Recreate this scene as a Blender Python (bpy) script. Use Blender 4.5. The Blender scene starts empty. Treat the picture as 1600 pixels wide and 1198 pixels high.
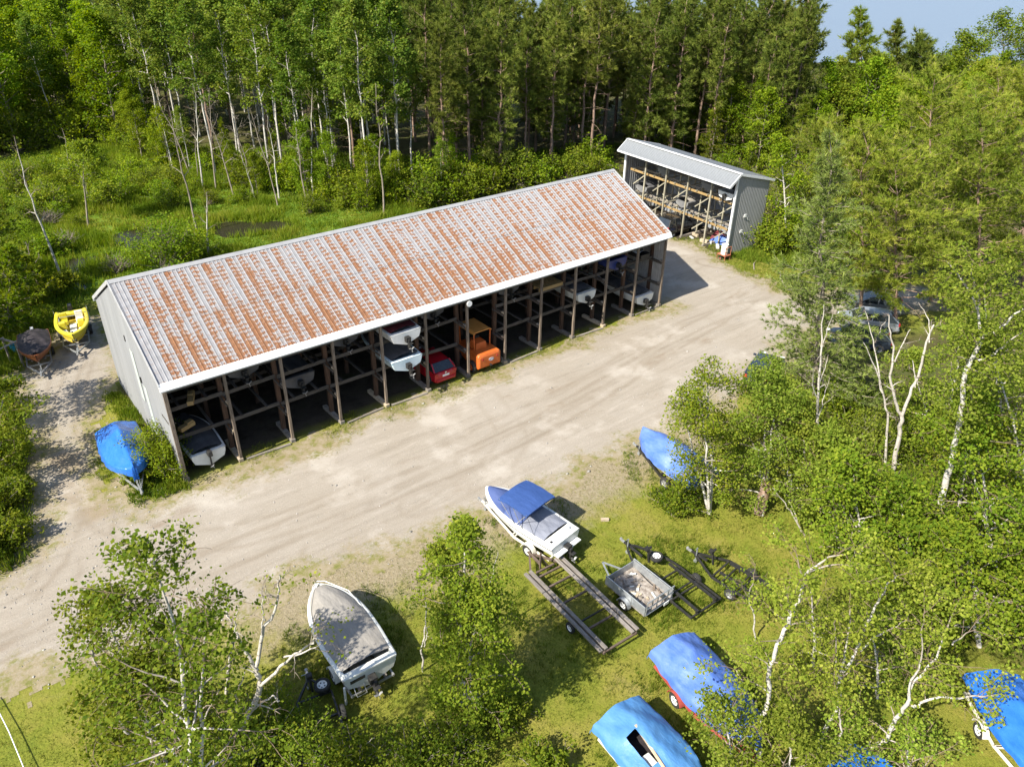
import bpy, math, random
import numpy as np
from mathutils import Vector, Matrix
R = math.radians
PI = math.pi
scene = bpy.context.scene
COL = scene.collection
# ------------------------------------------------------------------ camera
CX, CY, CZ, YAW, PIT, ROL, FPX = -6.38, -35.6965, 25.4964, 0.671717, 0.540149, 0.016214, 1196.04
_fw = np.array([math.sin(YAW)*math.cos(PIT), math.cos(YAW)*math.cos(PIT), -math.sin(PIT)])
_rt = np.array([math.cos(YAW), -math.sin(YAW), 0.0]); _up = np.cross(_rt, _fw)
_r2 = _rt*math.cos(ROL)+_up*math.sin(ROL); _u2 = -_rt*math.sin(ROL)+_up*math.cos(ROL)
cam = bpy.data.cameras.new('camera'); camo = bpy.data.objects.new('camera', cam); COL.objects.link(camo)
cam.sensor_fit = 'HORIZONTAL'; cam.sensor_width = 36.0; cam.lens = FPX/1600*36
cam.clip_start = 0.5; cam.clip_end = 6000
camo.matrix_world = Matrix(((_r2[0], _u2[0], -_fw[0], CX), (_r2[1], _u2[1], -_fw[1], CY), (_r2[2], _u2[2], -_fw[2], CZ), (0, 0, 0, 1)))
scene.camera = camo
# ------------------------------------------------------------------ sky, sun, exposure
SUN_EL, SUN_AZ = 43.6, 5.0          # light travels towards +X, a little towards +Y
w = bpy.data.worlds.new('World'); scene.world = w; w.use_nodes = True
nt = w.node_tree; nt.nodes.clear()
sky = nt.nodes.new('ShaderNodeTexSky'); sky.sky_type = 'NISHITA'; sky.sun_disc = False
sky.sun_elevation = R(SUN_EL); sky.sun_rotation = R(265)
bg = nt.nodes.new('ShaderNodeBackground'); bg.inputs[1].default_value = 0.11
wo = nt.nodes.new('ShaderNodeOutputWorld'); nt.links.new(sky.outputs[0], bg.inputs[0]); nt.links.new(bg.outputs[0], wo.inputs[0])
sun = bpy.data.lights.new('sun', 'SUN'); sun.energy = 5.0; sun.angle = R(0.5); sun.color = (1, 0.94, 0.82)
suno = bpy.data.objects.new('sun', sun); COL.objects.link(suno)
_d = Vector((math.cos(R(SUN_AZ))*math.cos(R(SUN_EL)), math.sin(R(SUN_AZ))*math.cos(R(SUN_EL)), -math.sin(R(SUN_EL))))
suno.rotation_euler = _d.to_track_quat('-Z', 'Y').to_euler(); suno.location = (-40, -5, 60)
scene.view_settings.view_transform = 'Standard'; scene.view_settings.look = 'None'
scene.view_settings.exposure = 1.1; scene.view_settings.gamma = 1.0
scene.render.engine = 'CYCLES'
scene.cycles.max_bounces = 5; scene.cycles.diffuse_bounces = 3; scene.cycles.glossy_bounces = 2
scene.cycles.transmission_bounces = 3; scene.cycles.transparent_max_bounces = 4
scene.cycles.caustics_reflective = False; scene.cycles.caustics_refractive = False
scene.cycles.use_denoising = True

# ------------------------------------------------------------------ geometry of the picture
def gp(x, y, z=0.0):
    """ground point (at height z) seen at photo pixel x, y"""
    d = _fw+_r2*(x-800)/FPX-_u2*(y-599)/FPX
    t = (z-CZ)/d[2]
    return np.array([CX, CY, CZ])+t*d
def pj(p):
    q = np.asarray(p, float)-np.array([CX, CY, CZ]); zz = q@_fw
    return np.stack([800+FPX*(q@_r2)/zz, 599-FPX*(q@_u2)/zz], -1)
def g2(x, y):
    q = gp(x, y); return (float(q[0]), float(q[1]))

# ------------------------------------------------------------------ materials
MATS = {}
def nodes(name):
    m = bpy.data.materials.new(name); m.use_nodes = True
    n = m.node_tree; n.nodes.clear()
    return m, n, (lambda t, **k: _node(n, t, **k)), n.links.new
def _node(n, t, **k):
    o = n.nodes.new(t)
    for a, b in k.items():
        if a.startswith('i_'):
            key = a[2:]; o.inputs[int(key) if key.isdigit() else key.replace('_', ' ')].default_value = b
        else: setattr(o, a, b)
    return o
def c4(c): return (c[0], c[1], c[2], 1.0)
def mat(name, c1, c2=None, scale=4.0, rough=0.7, metal=0.0, bump=0.0, bscale=None, spec=0.4, stretch=None, coat=0.0, lo=0.35, hi=0.65, rnd=0.0):
    """plain procedural surface: two colours mixed by noise (plus object-to-object variation) and a little relief"""
    if name in MATS: return MATS[name]
    m, n, N, L = nodes(name)
    out = N('ShaderNodeOutputMaterial'); b = N('ShaderNodeBsdfPrincipled'); L(b.outputs[0], out.inputs[0])
    b.inputs['Roughness'].default_value = rough; b.inputs['Metallic'].default_value = metal
    b.inputs['Specular IOR Level'].default_value = spec
    b.inputs['Coat Weight'].default_value = coat
    tc = N('ShaderNodeTexCoord'); mp = N('ShaderNodeMapping'); L(tc.outputs['Object'], mp.inputs[0])
    if stretch: mp.inputs['Scale'].default_value = stretch
    nz = N('ShaderNodeTexNoise'); nz.inputs['Scale'].default_value = scale; nz.inputs['Detail'].default_value = 6; nz.inputs['Roughness'].default_value = .65
    L(mp.outputs[0], nz.inputs['Vector'])
    rp = N('ShaderNodeValToRGB'); rp.color_ramp.elements[0].position = lo; rp.color_ramp.elements[1].position = hi
    rp.color_ramp.elements[0].color = c4(c1); rp.color_ramp.elements[1].color = c4(c2 or tuple(min(1, v*1.25) for v in c1))
    L(nz.outputs['Fac'], rp.inputs[0])
    src = rp.outputs[0]
    if rnd:
        oi = N('ShaderNodeObjectInfo'); mr = N('ShaderNodeMapRange'); mr.inputs[3].default_value = 1-rnd; mr.inputs[4].default_value = 1+rnd
        L(oi.outputs['Random'], mr.inputs[0])
        hs = N('ShaderNodeHueSaturation'); L(src, hs.inputs['Color']); L(mr.outputs[0], hs.inputs['Value']); src = hs.outputs[0]
    L(src, b.inputs['Base Color'])
    if bump:
        bn = N('ShaderNodeTexNoise'); bn.inputs['Scale'].default_value = bscale or scale*3; bn.inputs['Detail'].default_value = 5
        L(mp.outputs[0], bn.inputs['Vector'])
        bp = N('ShaderNodeBump'); bp.inputs['Strength'].default_value = bump; bp.inputs['Distance'].default_value = 0.05
        L(bn.outputs['Fac'], bp.inputs['Height']); L(bp.outputs[0], b.inputs['Normal'])
    MATS[name] = m
    return m
def leaf_mat(name, ca, cb, cc, trans=0.35, rough=0.5, hue=0.012, val=0.2):
    """leaves: three leaf colours picked leaf by leaf (attribute v), varied tree by tree, partly translucent"""
    m, n, N, L = nodes(name)
    out = N('ShaderNodeOutputMaterial')
    at = N('ShaderNodeAttribute', attribute_name='v')
    rp = N('ShaderNodeValToRGB'); cr = rp.color_ramp
    cr.elements[0].position = 0.0; cr.elements[0].color = c4(ca); cr.elements[1].position = 1.0; cr.elements[1].color = c4(cc)
    e = cr.elements.new(0.5); e.color = c4(cb)
    L(at.outputs['Fac'], rp.inputs[0])
    oi = N('ShaderNodeObjectInfo'); hs = N('ShaderNodeHueSaturation'); L(rp.outputs[0], hs.inputs['Color'])
    m1 = N('ShaderNodeMapRange'); m1.inputs[3].default_value = .5-hue; m1.inputs[4].default_value = .5+hue; L(oi.outputs['Random'], m1.inputs[0]); L(m1.outputs[0], hs.inputs['Hue'])
    wn = N('ShaderNodeTexWhiteNoise', noise_dimensions='1D'); L(oi.outputs['Random'], wn.inputs['W'])
    m2 = N('ShaderNodeMapRange'); m2.inputs[3].default_value = 1-val; m2.inputs[4].default_value = 1+val; L(wn.outputs['Value'], m2.inputs[0]); L(m2.outputs[0], hs.inputs['Value'])
    b = N('ShaderNodeBsdfPrincipled'); b.inputs['Roughness'].default_value = .65; b.inputs['Specular IOR Level'].default_value = .06
    L(hs.outputs[0], b.inputs['Base Color'])
    t = N('ShaderNodeBsdfTranslucent'); hs2 = N('ShaderNodeHueSaturation'); hs2.inputs['Saturation'].default_value = 1.1; hs2.inputs['Value'].default_value = 1.3; hs2.inputs['Hue'].default_value = .49
    L(hs.outputs[0], hs2.inputs['Color']); L(hs2.outputs[0], t.inputs[0])
    mx = N('ShaderNodeMixShader'); mx.inputs[0].default_value = trans; L(b.outputs[0], mx.inputs[1]); L(t.outputs[0], mx.inputs[2]); L(mx.outputs[0], out.inputs[0])
    MATS[name] = m
    return m

# ------------------------------------------------------------------ mesh helpers
class MB:
    def __init__(s): s.v = []; s.f = []
    def add(s, vs, fs):
        o = len(s.v); s.v += [tuple(map(float, v)) for v in vs]; s.f += [tuple(i+o for i in f) for f in fs]; return s
    def box(s, c, size, rz=0.0, rot=None, taper=1.0):
        x, y, z = size[0]/2, size[1]/2, size[2]/2
        M = rot if rot is not None else Matrix.Rotation(rz, 3, 'Z')
        vs = []
        for k in (-1, 1):
            t = taper if k > 0 else 1.0
            for a, b in ((-1, -1), (1, -1), (1, 1), (-1, 1)):
                vs.append(Vector(c)+M@Vector((a*x*t, b*y*t, k*z)))
        return s.add(vs, [(0, 3, 2, 1), (4, 5, 6, 7), (0, 1, 5, 4), (1, 2, 6, 5), (2, 3, 7, 6), (3, 0, 4, 7)])
    def bar(s, a, b, wd, ht=None, up=(0, 0, 1)):
        a = Vector(a); b = Vector(b); d = (b-a); Ln = d.length; d.normalize(); ht = ht or wd
        u = Vector(up)
        if abs(d.dot(u)) > .98: u = Vector((0, 1, 0))
        sx = d.cross(u).normalized(); uz = sx.cross(d)
        M = Matrix((d, sx, uz)).transposed()
        return s.box((a+b)/2, (Ln, wd, ht), rot=M)
    def tube(s, pts, rad, n=8, cap=True):
        pts = [Vector(p) for p in pts]; m = len(pts); rs = rad if hasattr(rad, '__len__') else [rad]*m
        vs = []; fs = []
        ref = None
        for i, p in enumerate(pts):
            d = (pts[min(i+1, m-1)]-pts[max(i-1, 0)]).normalized()
            if ref is None: ref = Vector((0, 0, 1)) if abs(d.z) < .9 else Vector((1, 0, 0))
            x = d.cross(ref).normalized(); y = x.cross(d)
            ref = y.cross(x)*-1 if False else ref
            for k in range(n):
                a = 2*PI*k/n; vs.append(p+(x*math.cos(a)+y*math.sin(a))*rs[i])
        for i in range(m-1):
            for k in range(n):
                k2 = (k+1) % n; fs.append((i*n+k, i*n+k2, (i+1)*n+k2, (i+1)*n+k))
        if cap: fs += [tuple(range(n-1, -1, -1)), tuple((m-1)*n+k for k in range(n))]
        return s.add(vs, fs)
    def loft(s, rings, close=False, cap=(False, False)):
        n = len(rings[0]); vs = [p for r in rings for p in r]; fs = []
        for i in range(len(rings)-1):
            for k in range(n if close else n-1):
                k2 = (k+1) % n; fs.append((i*n+k, i*n+k2, (i+1)*n+k2, (i+1)*n+k))
        if cap[0]: fs.append(tuple(range(n-1, -1, -1)))
        if cap[1]: fs.append(tuple((len(rings)-1)*n+k for k in range(n)))
        return s.add(vs, fs)
    def lathe(s, prof, axis='Y', n=20, c=(0, 0, 0)):
        rings = []
        for k in range(n):
            a = 2*PI*k/n; ca, sa = math.cos(a), math.sin(a); r_ = []
            for (r, h) in prof:
                if axis == 'Y': r_.append((c[0]+r*ca, c[1]+h, c[2]+r*sa))
                elif axis == 'Z': r_.append((c[0]+r*ca, c[1]+r*sa, c[2]+h))
                else: r_.append((c[0]+h, c[1]+r*ca, c[2]+r*sa))
            rings.append(r_)
        rings.append(rings[0])
        return s.loft(rings)
    def mesh(s, name):
        me = bpy.data.meshes.new(name); me.from_pydata(s.v, [], s.f); me.update(); return me
    def build(s, name, m, parent=None, smooth=False, bevel=0.0, sub=0, label=None):
        me = s.mesh(name); o = link(name, me, m, parent)
        if smooth: shade(me, smooth)
        if bevel:
            b = o.modifiers.new('bevel', 'BEVEL'); b.width = bevel; b.segments = 2; b.limit_method = 'ANGLE'; b.angle_limit = R(35)
        if sub:
            b = o.modifiers.new('sub', 'SUBSURF'); b.levels = sub; b.render_levels = sub
        if label: o['label'] = label
        return o
def shade(me, smooth):
    me.polygons.foreach_set('use_smooth', [True]*len(me.polygons))
    if smooth is not True:
        try: me.set_sharp_from_angle(angle=R(smooth))
        except Exception: pass
def link(name, me, m, parent=None):
    o = bpy.data.objects.new(name, me); COL.objects.link(o)
    if me is not None and m is not None and len(me.materials) == 0: me.materials.append(m)
    if parent is not None: o.parent = parent
    return o
def tag(o, label, cat, group=None):
    o['label'] = label; o['category'] = cat
    if group: o['group'] = group
    return o
def thing(name, label, cat, loc=(0, 0, 0), rz=0.0, group=None, scale=None):
    o = bpy.data.objects.new(name, None); COL.objects.link(o); o.empty_display_size = .3
    o.location = tuple(float(v) for v in loc) if len(loc) == 3 else (float(loc[0]), float(loc[1]), 0); o.rotation_euler = (0, 0, rz)
    if scale: o.scale = (scale,)*3
    return tag(o, label, cat, group)
def structure(o): o['kind'] = 'structure'; return o
def stuff(o): o['kind'] = 'stuff'; return o
def npmesh(name, V, F, k, m, attr=None, smooth=False):
    """fast mesh from arrays; F is (n, k)"""
    me = bpy.data.meshes.new(name); nf = len(F)
    me.vertices.add(len(V)); me.vertices.foreach_set('co', np.ascontiguousarray(V, dtype=np.float32).ravel())
    me.loops.add(nf*k); me.loops.foreach_set('vertex_index', np.ascontiguousarray(F, dtype=np.int32).ravel())
    me.polygons.add(nf); me.polygons.foreach_set('loop_start', np.arange(0, nf*k, k, dtype=np.int32)); me.polygons.foreach_set('loop_total', np.full(nf, k, dtype=np.int32))
    if smooth: me.polygons.foreach_set('use_smooth', np.ones(nf, dtype=bool))
    me.update(calc_edges=True)
    if attr is not None:
        for an, (dom, vals) in attr.items():
            a = me.attributes.new(an, 'FLOAT', dom); a.data.foreach_set('value', np.ascontiguousarray(vals, dtype=np.float32))
    if m is not None: me.materials.append(m)
    return me
def inpoly(px, py, poly):
    ins = np.zeros(px.shape, bool); n = len(poly)
    for i in range(n):
        x1, y1 = poly[i]; x2, y2 = poly[(i+1) % n]
        c = ((y1 > py) != (y2 > py)) & (px < (x2-x1)*(py-y1)/((y2-y1) or 1e-9)+x1)
        ins ^= c
    return ins
def sdist(px, py, poly):
    d = np.full(px.shape, 1e9); n = len(poly)
    for i in range(n):
        x1, y1 = poly[i]; x2, y2 = poly[(i+1) % n]; ex, ey = x2-x1, y2-y1; L2 = ex*ex+ey*ey+1e-9
        t = np.clip(((px-x1)*ex+(py-y1)*ey)/L2, 0, 1); d = np.minimum(d, np.hypot(px-x1-t*ex, py-y1-t*ey))
    return np.where(inpoly(px, py, poly), -d, d)
def vnoise(x, y, seed=0):
    """smooth value noise, numpy"""
    xi = np.floor(x).astype(np.int64); yi = np.floor(y).astype(np.int64); fx = x-xi; fy = y-yi
    def h(a, b):
        q = (a*374761393+b*668265263+seed*974711) & 0xffffffff; q = ((q ^ (q >> 13))*1274126177) & 0xffffffff
        return ((q ^ (q >> 16)) & 0xffff)/65535.0
    sx = fx*fx*(3-2*fx); sy = fy*fy*(3-2*fy)
    return (h(xi, yi)*(1-sx)+h(xi+1, yi)*sx)*(1-sy)+(h(xi, yi+1)*(1-sx)+h(xi+1, yi+1)*sx)*sy
def fbm(x, y, seed=0, o=4):
    r = 0; a = .5
    for i in range(o): r = r+a*vnoise(x*2**i, y*2**i, seed+i*17); a *= .5
    return r

# ================================================================== GROUND, YARD, WATER
def wpoly(pts): return [g2(*p) if len(p) == 2 else (p[1], p[2]) for p in pts]
YARD = wpoly([(-160, 1150), (0, 1088), (95, 1050), (180, 1028), (330, 1000), (420, 955), (480, 905), (560, 882), (650, 858), (740, 805), (850, 772), (960, 712), (1010, 688), (1060, 672), (1120, 640), (1180, 600), (1230, 560), (1290, 520), (1345, 500), (1400, 492), (1470, 484),
              (1470, 452), (1390, 448), (1330, 450), (1262, 455), (1238, 462), (1205, 447), (1160, 427), (1122, 402), (1072, 377), ('w', 49.0, 12.0), ('w', 49.0, 19.5), ('w', 40, 19.0), ('w', 38.0, 13.5), ('w', 36.9, 9), ('w', 36.7, -0.4), ('w', 24, -0.5), ('w', 12, -0.7), ('w', 0.4, -0.9),
              (205, 782), (160, 738), (150, 690), (165, 640), (192, 608), (176, 545), (150, 500), (110, 500), (62, 555), (20, 590), (48, 650), (46, 720), (38, 800), (42, 860), (0, 914), (-160, 985)])
MARSH = wpoly([(-60, 262), (60, 236), (190, 228), (260, 250), (340, 282), (480, 305), (620, 322), (720, 318), (760, 300), ('w', 30, 26), ('w', 16, 19), ('w', 3, 22), (140, 470), (60, 440), (-60, 420)])
LAWN_FRONT = wpoly([(-200, 1150), (0, 1088), (330, 1000), (480, 900), (740, 800), (1000, 690), (1200, 640), (1330, 800), (1500, 1000), (1700, 1100), (1700, 1300), (-200, 1300)])
LAWN_BACK = wpoly([(1040, 372), (1110, 372), (1165, 395), (1260, 400), (1330, 440), (1240, 470), (1160, 430)])
POND_A = wpoly([(98, 412), (118, 402), (140, 402), (165, 396), (178, 402), (160, 408), (138, 414), (126, 424), (124, 438), (136, 448), (132, 456), (110, 450), (98, 436)])
POND_B = wpoly([(330, 352), (360, 346), (400, 347), (440, 345), (470, 350), (455, 358), (420, 362), (385, 370), (350, 372), (332, 364)])
POND_C = wpoly([(165, 372), (200, 360), (255, 356), (300, 364), (318, 376), (290, 388), (240, 392), (190, 386)])
def grid_axis(lo, hi, step, far):
    core = np.arange(lo, hi+step*.5, step)
    neg = lo-np.array([f for f in far])[::-1]; pos = hi+np.array([f for f in far])
    return np.concatenate([neg, core, pos])
far = [2, 5, 10, 20, 40, 80, 160, 320, 640, 1200, 2400]
ax = grid_axis(-30, 110, 1.0, far); ay = grid_axis(-50, 120, 1.0, far)
GX, GY = np.meshgrid(ax, ay, indexing='ij')
nx, ny = GX.shape
def sstep(a, b, x): t = np.clip((x-a)/(b-a), 0, 1); return t*t*(3-2*t)
wob = (fbm(GX*.35, GY*.35, 3)-.5)*3
marsh_w = 1-sstep(-1.5, 1.5, sdist(GX, GY, MARSH)+wob)
lawn_w = np.maximum(1-sstep(-1.5, 1.5, sdist(GX, GY, LAWN_FRONT)+wob), 1-sstep(-1, 1, sdist(GX, GY, LAWN_BACK)+wob*.5))
ysd = sdist(GX, GY, YARD)
lawn_w = np.maximum(lawn_w, 1-sstep(1.5, 4, ysd))
sand_w = (1-sstep(0, 6.5, ysd))*.9*sstep(2, -2, GY)*sstep(-20, -14, GX)*(.35+.65*sstep(-5, 2, GX))*sstep(30, 24, GX)
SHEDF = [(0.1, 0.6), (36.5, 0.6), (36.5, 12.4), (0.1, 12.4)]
shaded_dirt_w = np.maximum(1-sstep(-.2, .6, sdist(GX, GY, SHEDF)), 1-sstep(-.2, .6, sdist(GX, GY, [(49, 3.5), (55, 3.5), (56, 18.5), (49, 18.5)])))
idx = np.arange(nx*ny).reshape(nx, ny)
F = np.stack([idx[:-1, :-1], idx[1:, :-1], idx[1:, 1:], idx[:-1, 1:]], -1).reshape(-1, 4)
V = np.stack([GX, GY, np.zeros_like(GX)], -1).reshape(-1, 3)
def ground_mat():
    m, n, N, L = nodes('ground_soil')
    out = N('ShaderNodeOutputMaterial'); b = N('ShaderNodeBsdfPrincipled'); b.inputs['Roughness'].default_value = .95; b.inputs['Specular IOR Level'].default_value = .1; L(b.outputs[0], out.inputs[0])
    tc = N('ShaderNodeTexCoord'); P = tc.outputs['Object']
    def noise(s, d=5, r=.6):
        q = N('ShaderNodeTexNoise'); q.inputs['Scale'].default_value = s; q.inputs['Detail'].default_value = d; q.inputs['Roughness'].default_value = r; L(P, q.inputs['Vector']); return q.outputs['Fac']
    def ramp(src, *st):
        q = N('ShaderNodeValToRGB'); e = q.color_ramp.elements
        e[0].position, e[0].color = st[0][0], c4(st[0][1]); e[1].position, e[1].color = st[-1][0], c4(st[-1][1])
        for p, c in st[1:-1]: k = e.new(p); k.color = c4(c)
        L(src, q.inputs[0]); return q.outputs[0]
    def mix(f, a, c):
        q = N('ShaderNodeMix', data_type='RGBA'); L(f, q.inputs[0]); L(a, q.inputs[6]); L(c, q.inputs[7]); return q.outputs[2]
    def att(nm): return N('ShaderNodeAttribute', attribute_name=nm).outputs['Fac']
    litter = ramp(noise(.8, 8, .7), (.3, (.045, .04, .018)), (.5, (.075, .07, .026)), (.68, (.06, .09, .018)))
    lawn1 = ramp(noise(.45, 6, .65), (.30, (.095, .135, .016)), (.46, (.165, .18, .024)), (.58, (.235, .205, .045)), (.72, (.26, .2, .085)))
    lawn2 = ramp(noise(9, 5, .7), (.3, (.06, .085, .012)), (.7, (.23, .23, .035)))
    q = N('ShaderNodeMix', data_type='RGBA'); q.inputs[0].default_value = .45; L(lawn1, q.inputs[6]); L(lawn2, q.inputs[7]); lawn = q.outputs[2]
    marsh = ramp(noise(.35, 7, .65), (.32, (.05, .045, .015)), (.45, (.07, .13, .012)), (.58, (.12, .18, .02)), (.7, (.2, .19, .06)))
    dirt = ramp(noise(.7, 7, .65), (.35, (.032, .026, .019)), (.55, (.062, .05, .037)), (.7, (.038, .042, .015)))  # shed floor soil, its colour blackened to carry the shade inside the bays
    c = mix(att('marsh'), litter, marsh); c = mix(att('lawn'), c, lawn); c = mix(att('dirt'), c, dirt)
    sm = N('ShaderNodeMath', operation='ADD'); L(att('sand'), sm.inputs[0]); L(noise(1.1, 7, .75), sm.inputs[1])
    sr = N('ShaderNodeMapRange', interpolation_type='SMOOTHSTEP'); sr.inputs[1].default_value = .8; sr.inputs[2].default_value = 1.35; sr.inputs[4].default_value = .9; L(sm.outputs[0], sr.inputs[0])
    c = mix(sr.outputs[0], c, ramp(noise(6, 5, .7), (.3, (.19, .15, .095)), (.7, (.31, .26, .19))))
    L(c, b.inputs['Base Color'])
    bp = N('ShaderNodeBump'); bp.inputs['Strength'].default_value = .7; bp.inputs['Distance'].default_value = .12; L(noise(7, 6, .7), bp.inputs['Height']); L(bp.outputs[0], b.inputs['Normal'])
    return m
me = npmesh('ground', V, F, 4, ground_mat(), {'marsh': ('POINT', marsh_w.ravel()), 'lawn': ('POINT', lawn_w.ravel()), 'dirt': ('POINT', shaded_dirt_w.ravel()), 'sand': ('POINT', sand_w.ravel())})
structure(link('ground', me, None))

# gravel yard: a fine sheet with a ragged edge, 6 mm above the soil
st = .15
xs = np.arange(-28, 66, st); ys = np.arange(-20, 30, st)
YX, YY = np.meshgrid(xs, ys, indexing='ij')
yd = sdist(YX, YY, YARD)
rag = (fbm(YX*.55, YY*.55, 9)-.47)*3.2+(fbm(YX*2.3, YY*2.3, 5)-.47)*1.3
front = sstep(-3.5, -1.2, YY)*sstep(.5, -.2, YY)*sstep(-2, 1, YX)*sstep(37.5, 36, YX)      # weeds along the posts
edge = yd+rag
n1, n2 = YX.shape
vi = np.arange(n1*n2).reshape(n1, n2)
keep = (edge < .55)
kf = keep[:-1, :-1] & keep[1:, :-1] & keep[1:, 1:] & keep[:-1, 1:]
F = np.stack([vi[:-1, :-1], vi[1:, :-1], vi[1:, 1:], vi[:-1, 1:]], -1)[kf]
rut = (fbm(YX*.8, YY*.8, 21)-.5)*.03
V = np.stack([YX, YY, np.full_like(YX, .012)+np.abs(rut)*sstep(.5, -1, edge)], -1).reshape(-1, 3)
used = np.zeros(n1*n2, bool); used[F.ravel()] = True; remap = np.cumsum(used)-1
def gravel_mat():
    m, n, N, L = nodes('yard_gravel')
    out = N('ShaderNodeOutputMaterial'); b = N('ShaderNodeBsdfPrincipled'); b.inputs['Roughness'].default_value = .93; b.inputs['Specular IOR Level'].default_value = .15; L(b.outputs[0], out.inputs[0])
    tc = N('ShaderNodeTexCoord'); P = tc.outputs['Object']
    def noise(s, d=5, r=.6, vec=None, dist=0):
        q = N('ShaderNodeTexNoise'); q.inputs['Scale'].default_value = s; q.inputs['Detail'].default_value = d; q.inputs['Roughness'].default_value = r; q.inputs['Distortion'].default_value = dist; L(vec or P, q.inputs['Vector']); return q.outputs['Fac']
    def ramp(src, *st):
        q = N('ShaderNodeValToRGB'); e = q.color_ramp.elements
        e[0].position, e[0].color = st[0][0], c4(st[0][1]); e[1].position, e[1].color = st[-1][0], c4(st[-1][1])
        for p, c in st[1:-1]: k = e.new(p); k.color = c4(c)
        L(src, q.inputs[0]); return q.outputs[0]
    def mixn(f, a, c, mode='MIX'):
        q = N('ShaderNodeMix', data_type='RGBA', blend_type=mode)
        if isinstance(f, float): q.inputs[0].default_value = f
        else: L(f, q.inputs[0])
        L(a, q.inputs[6]); L(c, q.inputs[7]); return q.outputs[2]
    mp = N('ShaderNodeMapping'); mp.inputs['Rotation'].default_value = (0, 0, R(3)); mp.inputs['Scale'].default_value = (.16, 1.5, 1); L(P, mp.inputs[0])
    streak = noise(1.3, 7, .7, mp.outputs[0], .6)
    base = ramp(noise(.16, 5, .55), (.33, (.25, .205, .155)), (.5, (.295, .255, .205)), (.66, (.35, .315, .275)))
    st_ = ramp(streak, (.28, (.15, .125, .09)), (.46, (.28, .245, .195)), (.56, (.305, .27, .22)), (.74, (.43, .385, .33)))
    c = mixn(.6, base, st_)
    grit = ramp(noise(26, 4, .8), (.3, (.12, .105, .09)), (.55, (.29, .26, .225)), (.78, (.52, .48, .43)))
    c = mixn(.36, c, grit)
    vo = N('ShaderNodeTexVoronoi'); vo.inputs['Scale'].default_value = 4.5; vo.inputs['Randomness'].default_value = 1; L(P, vo.inputs['Vector'])
    peb = N('ShaderNodeMapRange'); peb.inputs[1].default_value = .09; peb.inputs[2].default_value = .05; peb.inputs[3].default_value = 0; peb.inputs[4].default_value = .5; L(vo.outputs['Distance'], peb.inputs[0])
    wh = N('ShaderNodeRGB'); wh.outputs[0].default_value = c4((.6, .58, .55)); c = mixn(peb.outputs[0], c, wh.outputs[0])
    mud = N('ShaderNodeRGB'); mud.outputs[0].default_value = c4((.215, .165, .105))
    c = mixn(N('ShaderNodeAttribute', attribute_name='mud').outputs['Fac'], c, mud.outputs[0])
    tk = N('ShaderNodeRGB'); tk.outputs[0].default_value = c4((.185, .15, .11)); tf = N('ShaderNodeMath', operation='MULTIPLY'); tf.inputs[1].default_value = .52; L(N('ShaderNodeAttribute', attribute_name='track').outputs['Fac'], tf.inputs[0]); c = mixn(tf.outputs[0], c, tk.outputs[0])
    pl = N('ShaderNodeRGB'); pl.outputs[0].default_value = c4((.40, .365, .32)); pr = N('ShaderNodeMapRange', interpolation_type='SMOOTHSTEP'); pr.inputs[1].default_value = .52; pr.inputs[2].default_value = .68; pr.inputs[4].default_value = .7; L(noise(.2, 6, .6), pr.inputs[0]); c = mixn(pr.outputs[0], c, pl.outputs[0])
    dk = N('ShaderNodeRGB'); dk.outputs[0].default_value = c4((.2, .155, .11)); pr = N('ShaderNodeMapRange', interpolation_type='SMOOTHSTEP'); pr.inputs[1].default_value = .56; pr.inputs[2].default_value = .75; pr.inputs[4].default_value = .75; mp3 = N('ShaderNodeMapping'); mp3.inputs['Location'].default_value = (31, 7, 0); mp3.inputs['Scale'].default_value = (.6, 1.4, 1); L(P, mp3.inputs[0]); L(noise(.42, 7, .65, mp3.outputs[0]), pr.inputs[0]); c = mixn(pr.outputs[0], c, dk.outputs[0])
    # grass creeping in from the edges
    e = N('ShaderNodeAttribute', attribute_name='edge').outputs['Fac']
    mr = N('ShaderNodeMapRange'); mr.inputs[1].default_value = -2.4; mr.inputs[2].default_value = .35; L(e, mr.inputs[0])
    ad = N('ShaderNodeMath', operation='ADD'); L(mr.outputs[0], ad.inputs[0]); nn = noise(5, 6, .75)
    sb = N('ShaderNodeMath', operation='MULTIPLY_ADD'); sb.inputs[1].default_value = 1.4; sb.inputs[2].default_value = -.7; L(nn, sb.inputs[0]); L(sb.outputs[0], ad.inputs[1])
    cl = N('ShaderNodeMapRange', interpolation_type='SMOOTHSTEP'); cl.inputs[1].default_value = .3; cl.inputs[2].default_value = .8; L(ad.outputs[0], cl.inputs[0])
    gr = ramp(noise(1.6, 6, .7), (.3, (.11, .125, .03)), (.42, (.17, .16, .055)), (.52, (.235, .195, .12)), (.7, (.29, .245, .18)))
    c = mixn(cl.outputs[0], c, gr)
    L(c, b.inputs['Base Color'])
    bp = N('ShaderNodeBump'); bp.inputs['Strength'].default_value = .5; bp.inputs['Distance'].default_value = .05; L(noise(14, 6, .75), bp.inputs['Height'])
    b2 = N('ShaderNodeBump'); b2.inputs['Strength'].default_value = .5; b2.inputs['Distance'].default_value = .12; L(streak, b2.inputs['Height']); L(bp.outputs[0], b2.inputs['Normal']); L(b2.outputs[0], b.inputs['Normal'])
    return m
MUD = wpoly([(128, 700), (150, 715), (165, 760), (180, 790), (150, 805), (120, 800), (75, 790), (70, 740), (95, 715)])
mud = (1-sstep(-.8, .8, sdist(YX, YY, MUD)+(fbm(YX*.9, YY*.9, 2)-.5)*3))*.75
edge_a = np.maximum(edge, -2.4+front*(fbm(YX*.9, YY*.9, 31)*3.6-1.35))
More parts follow.
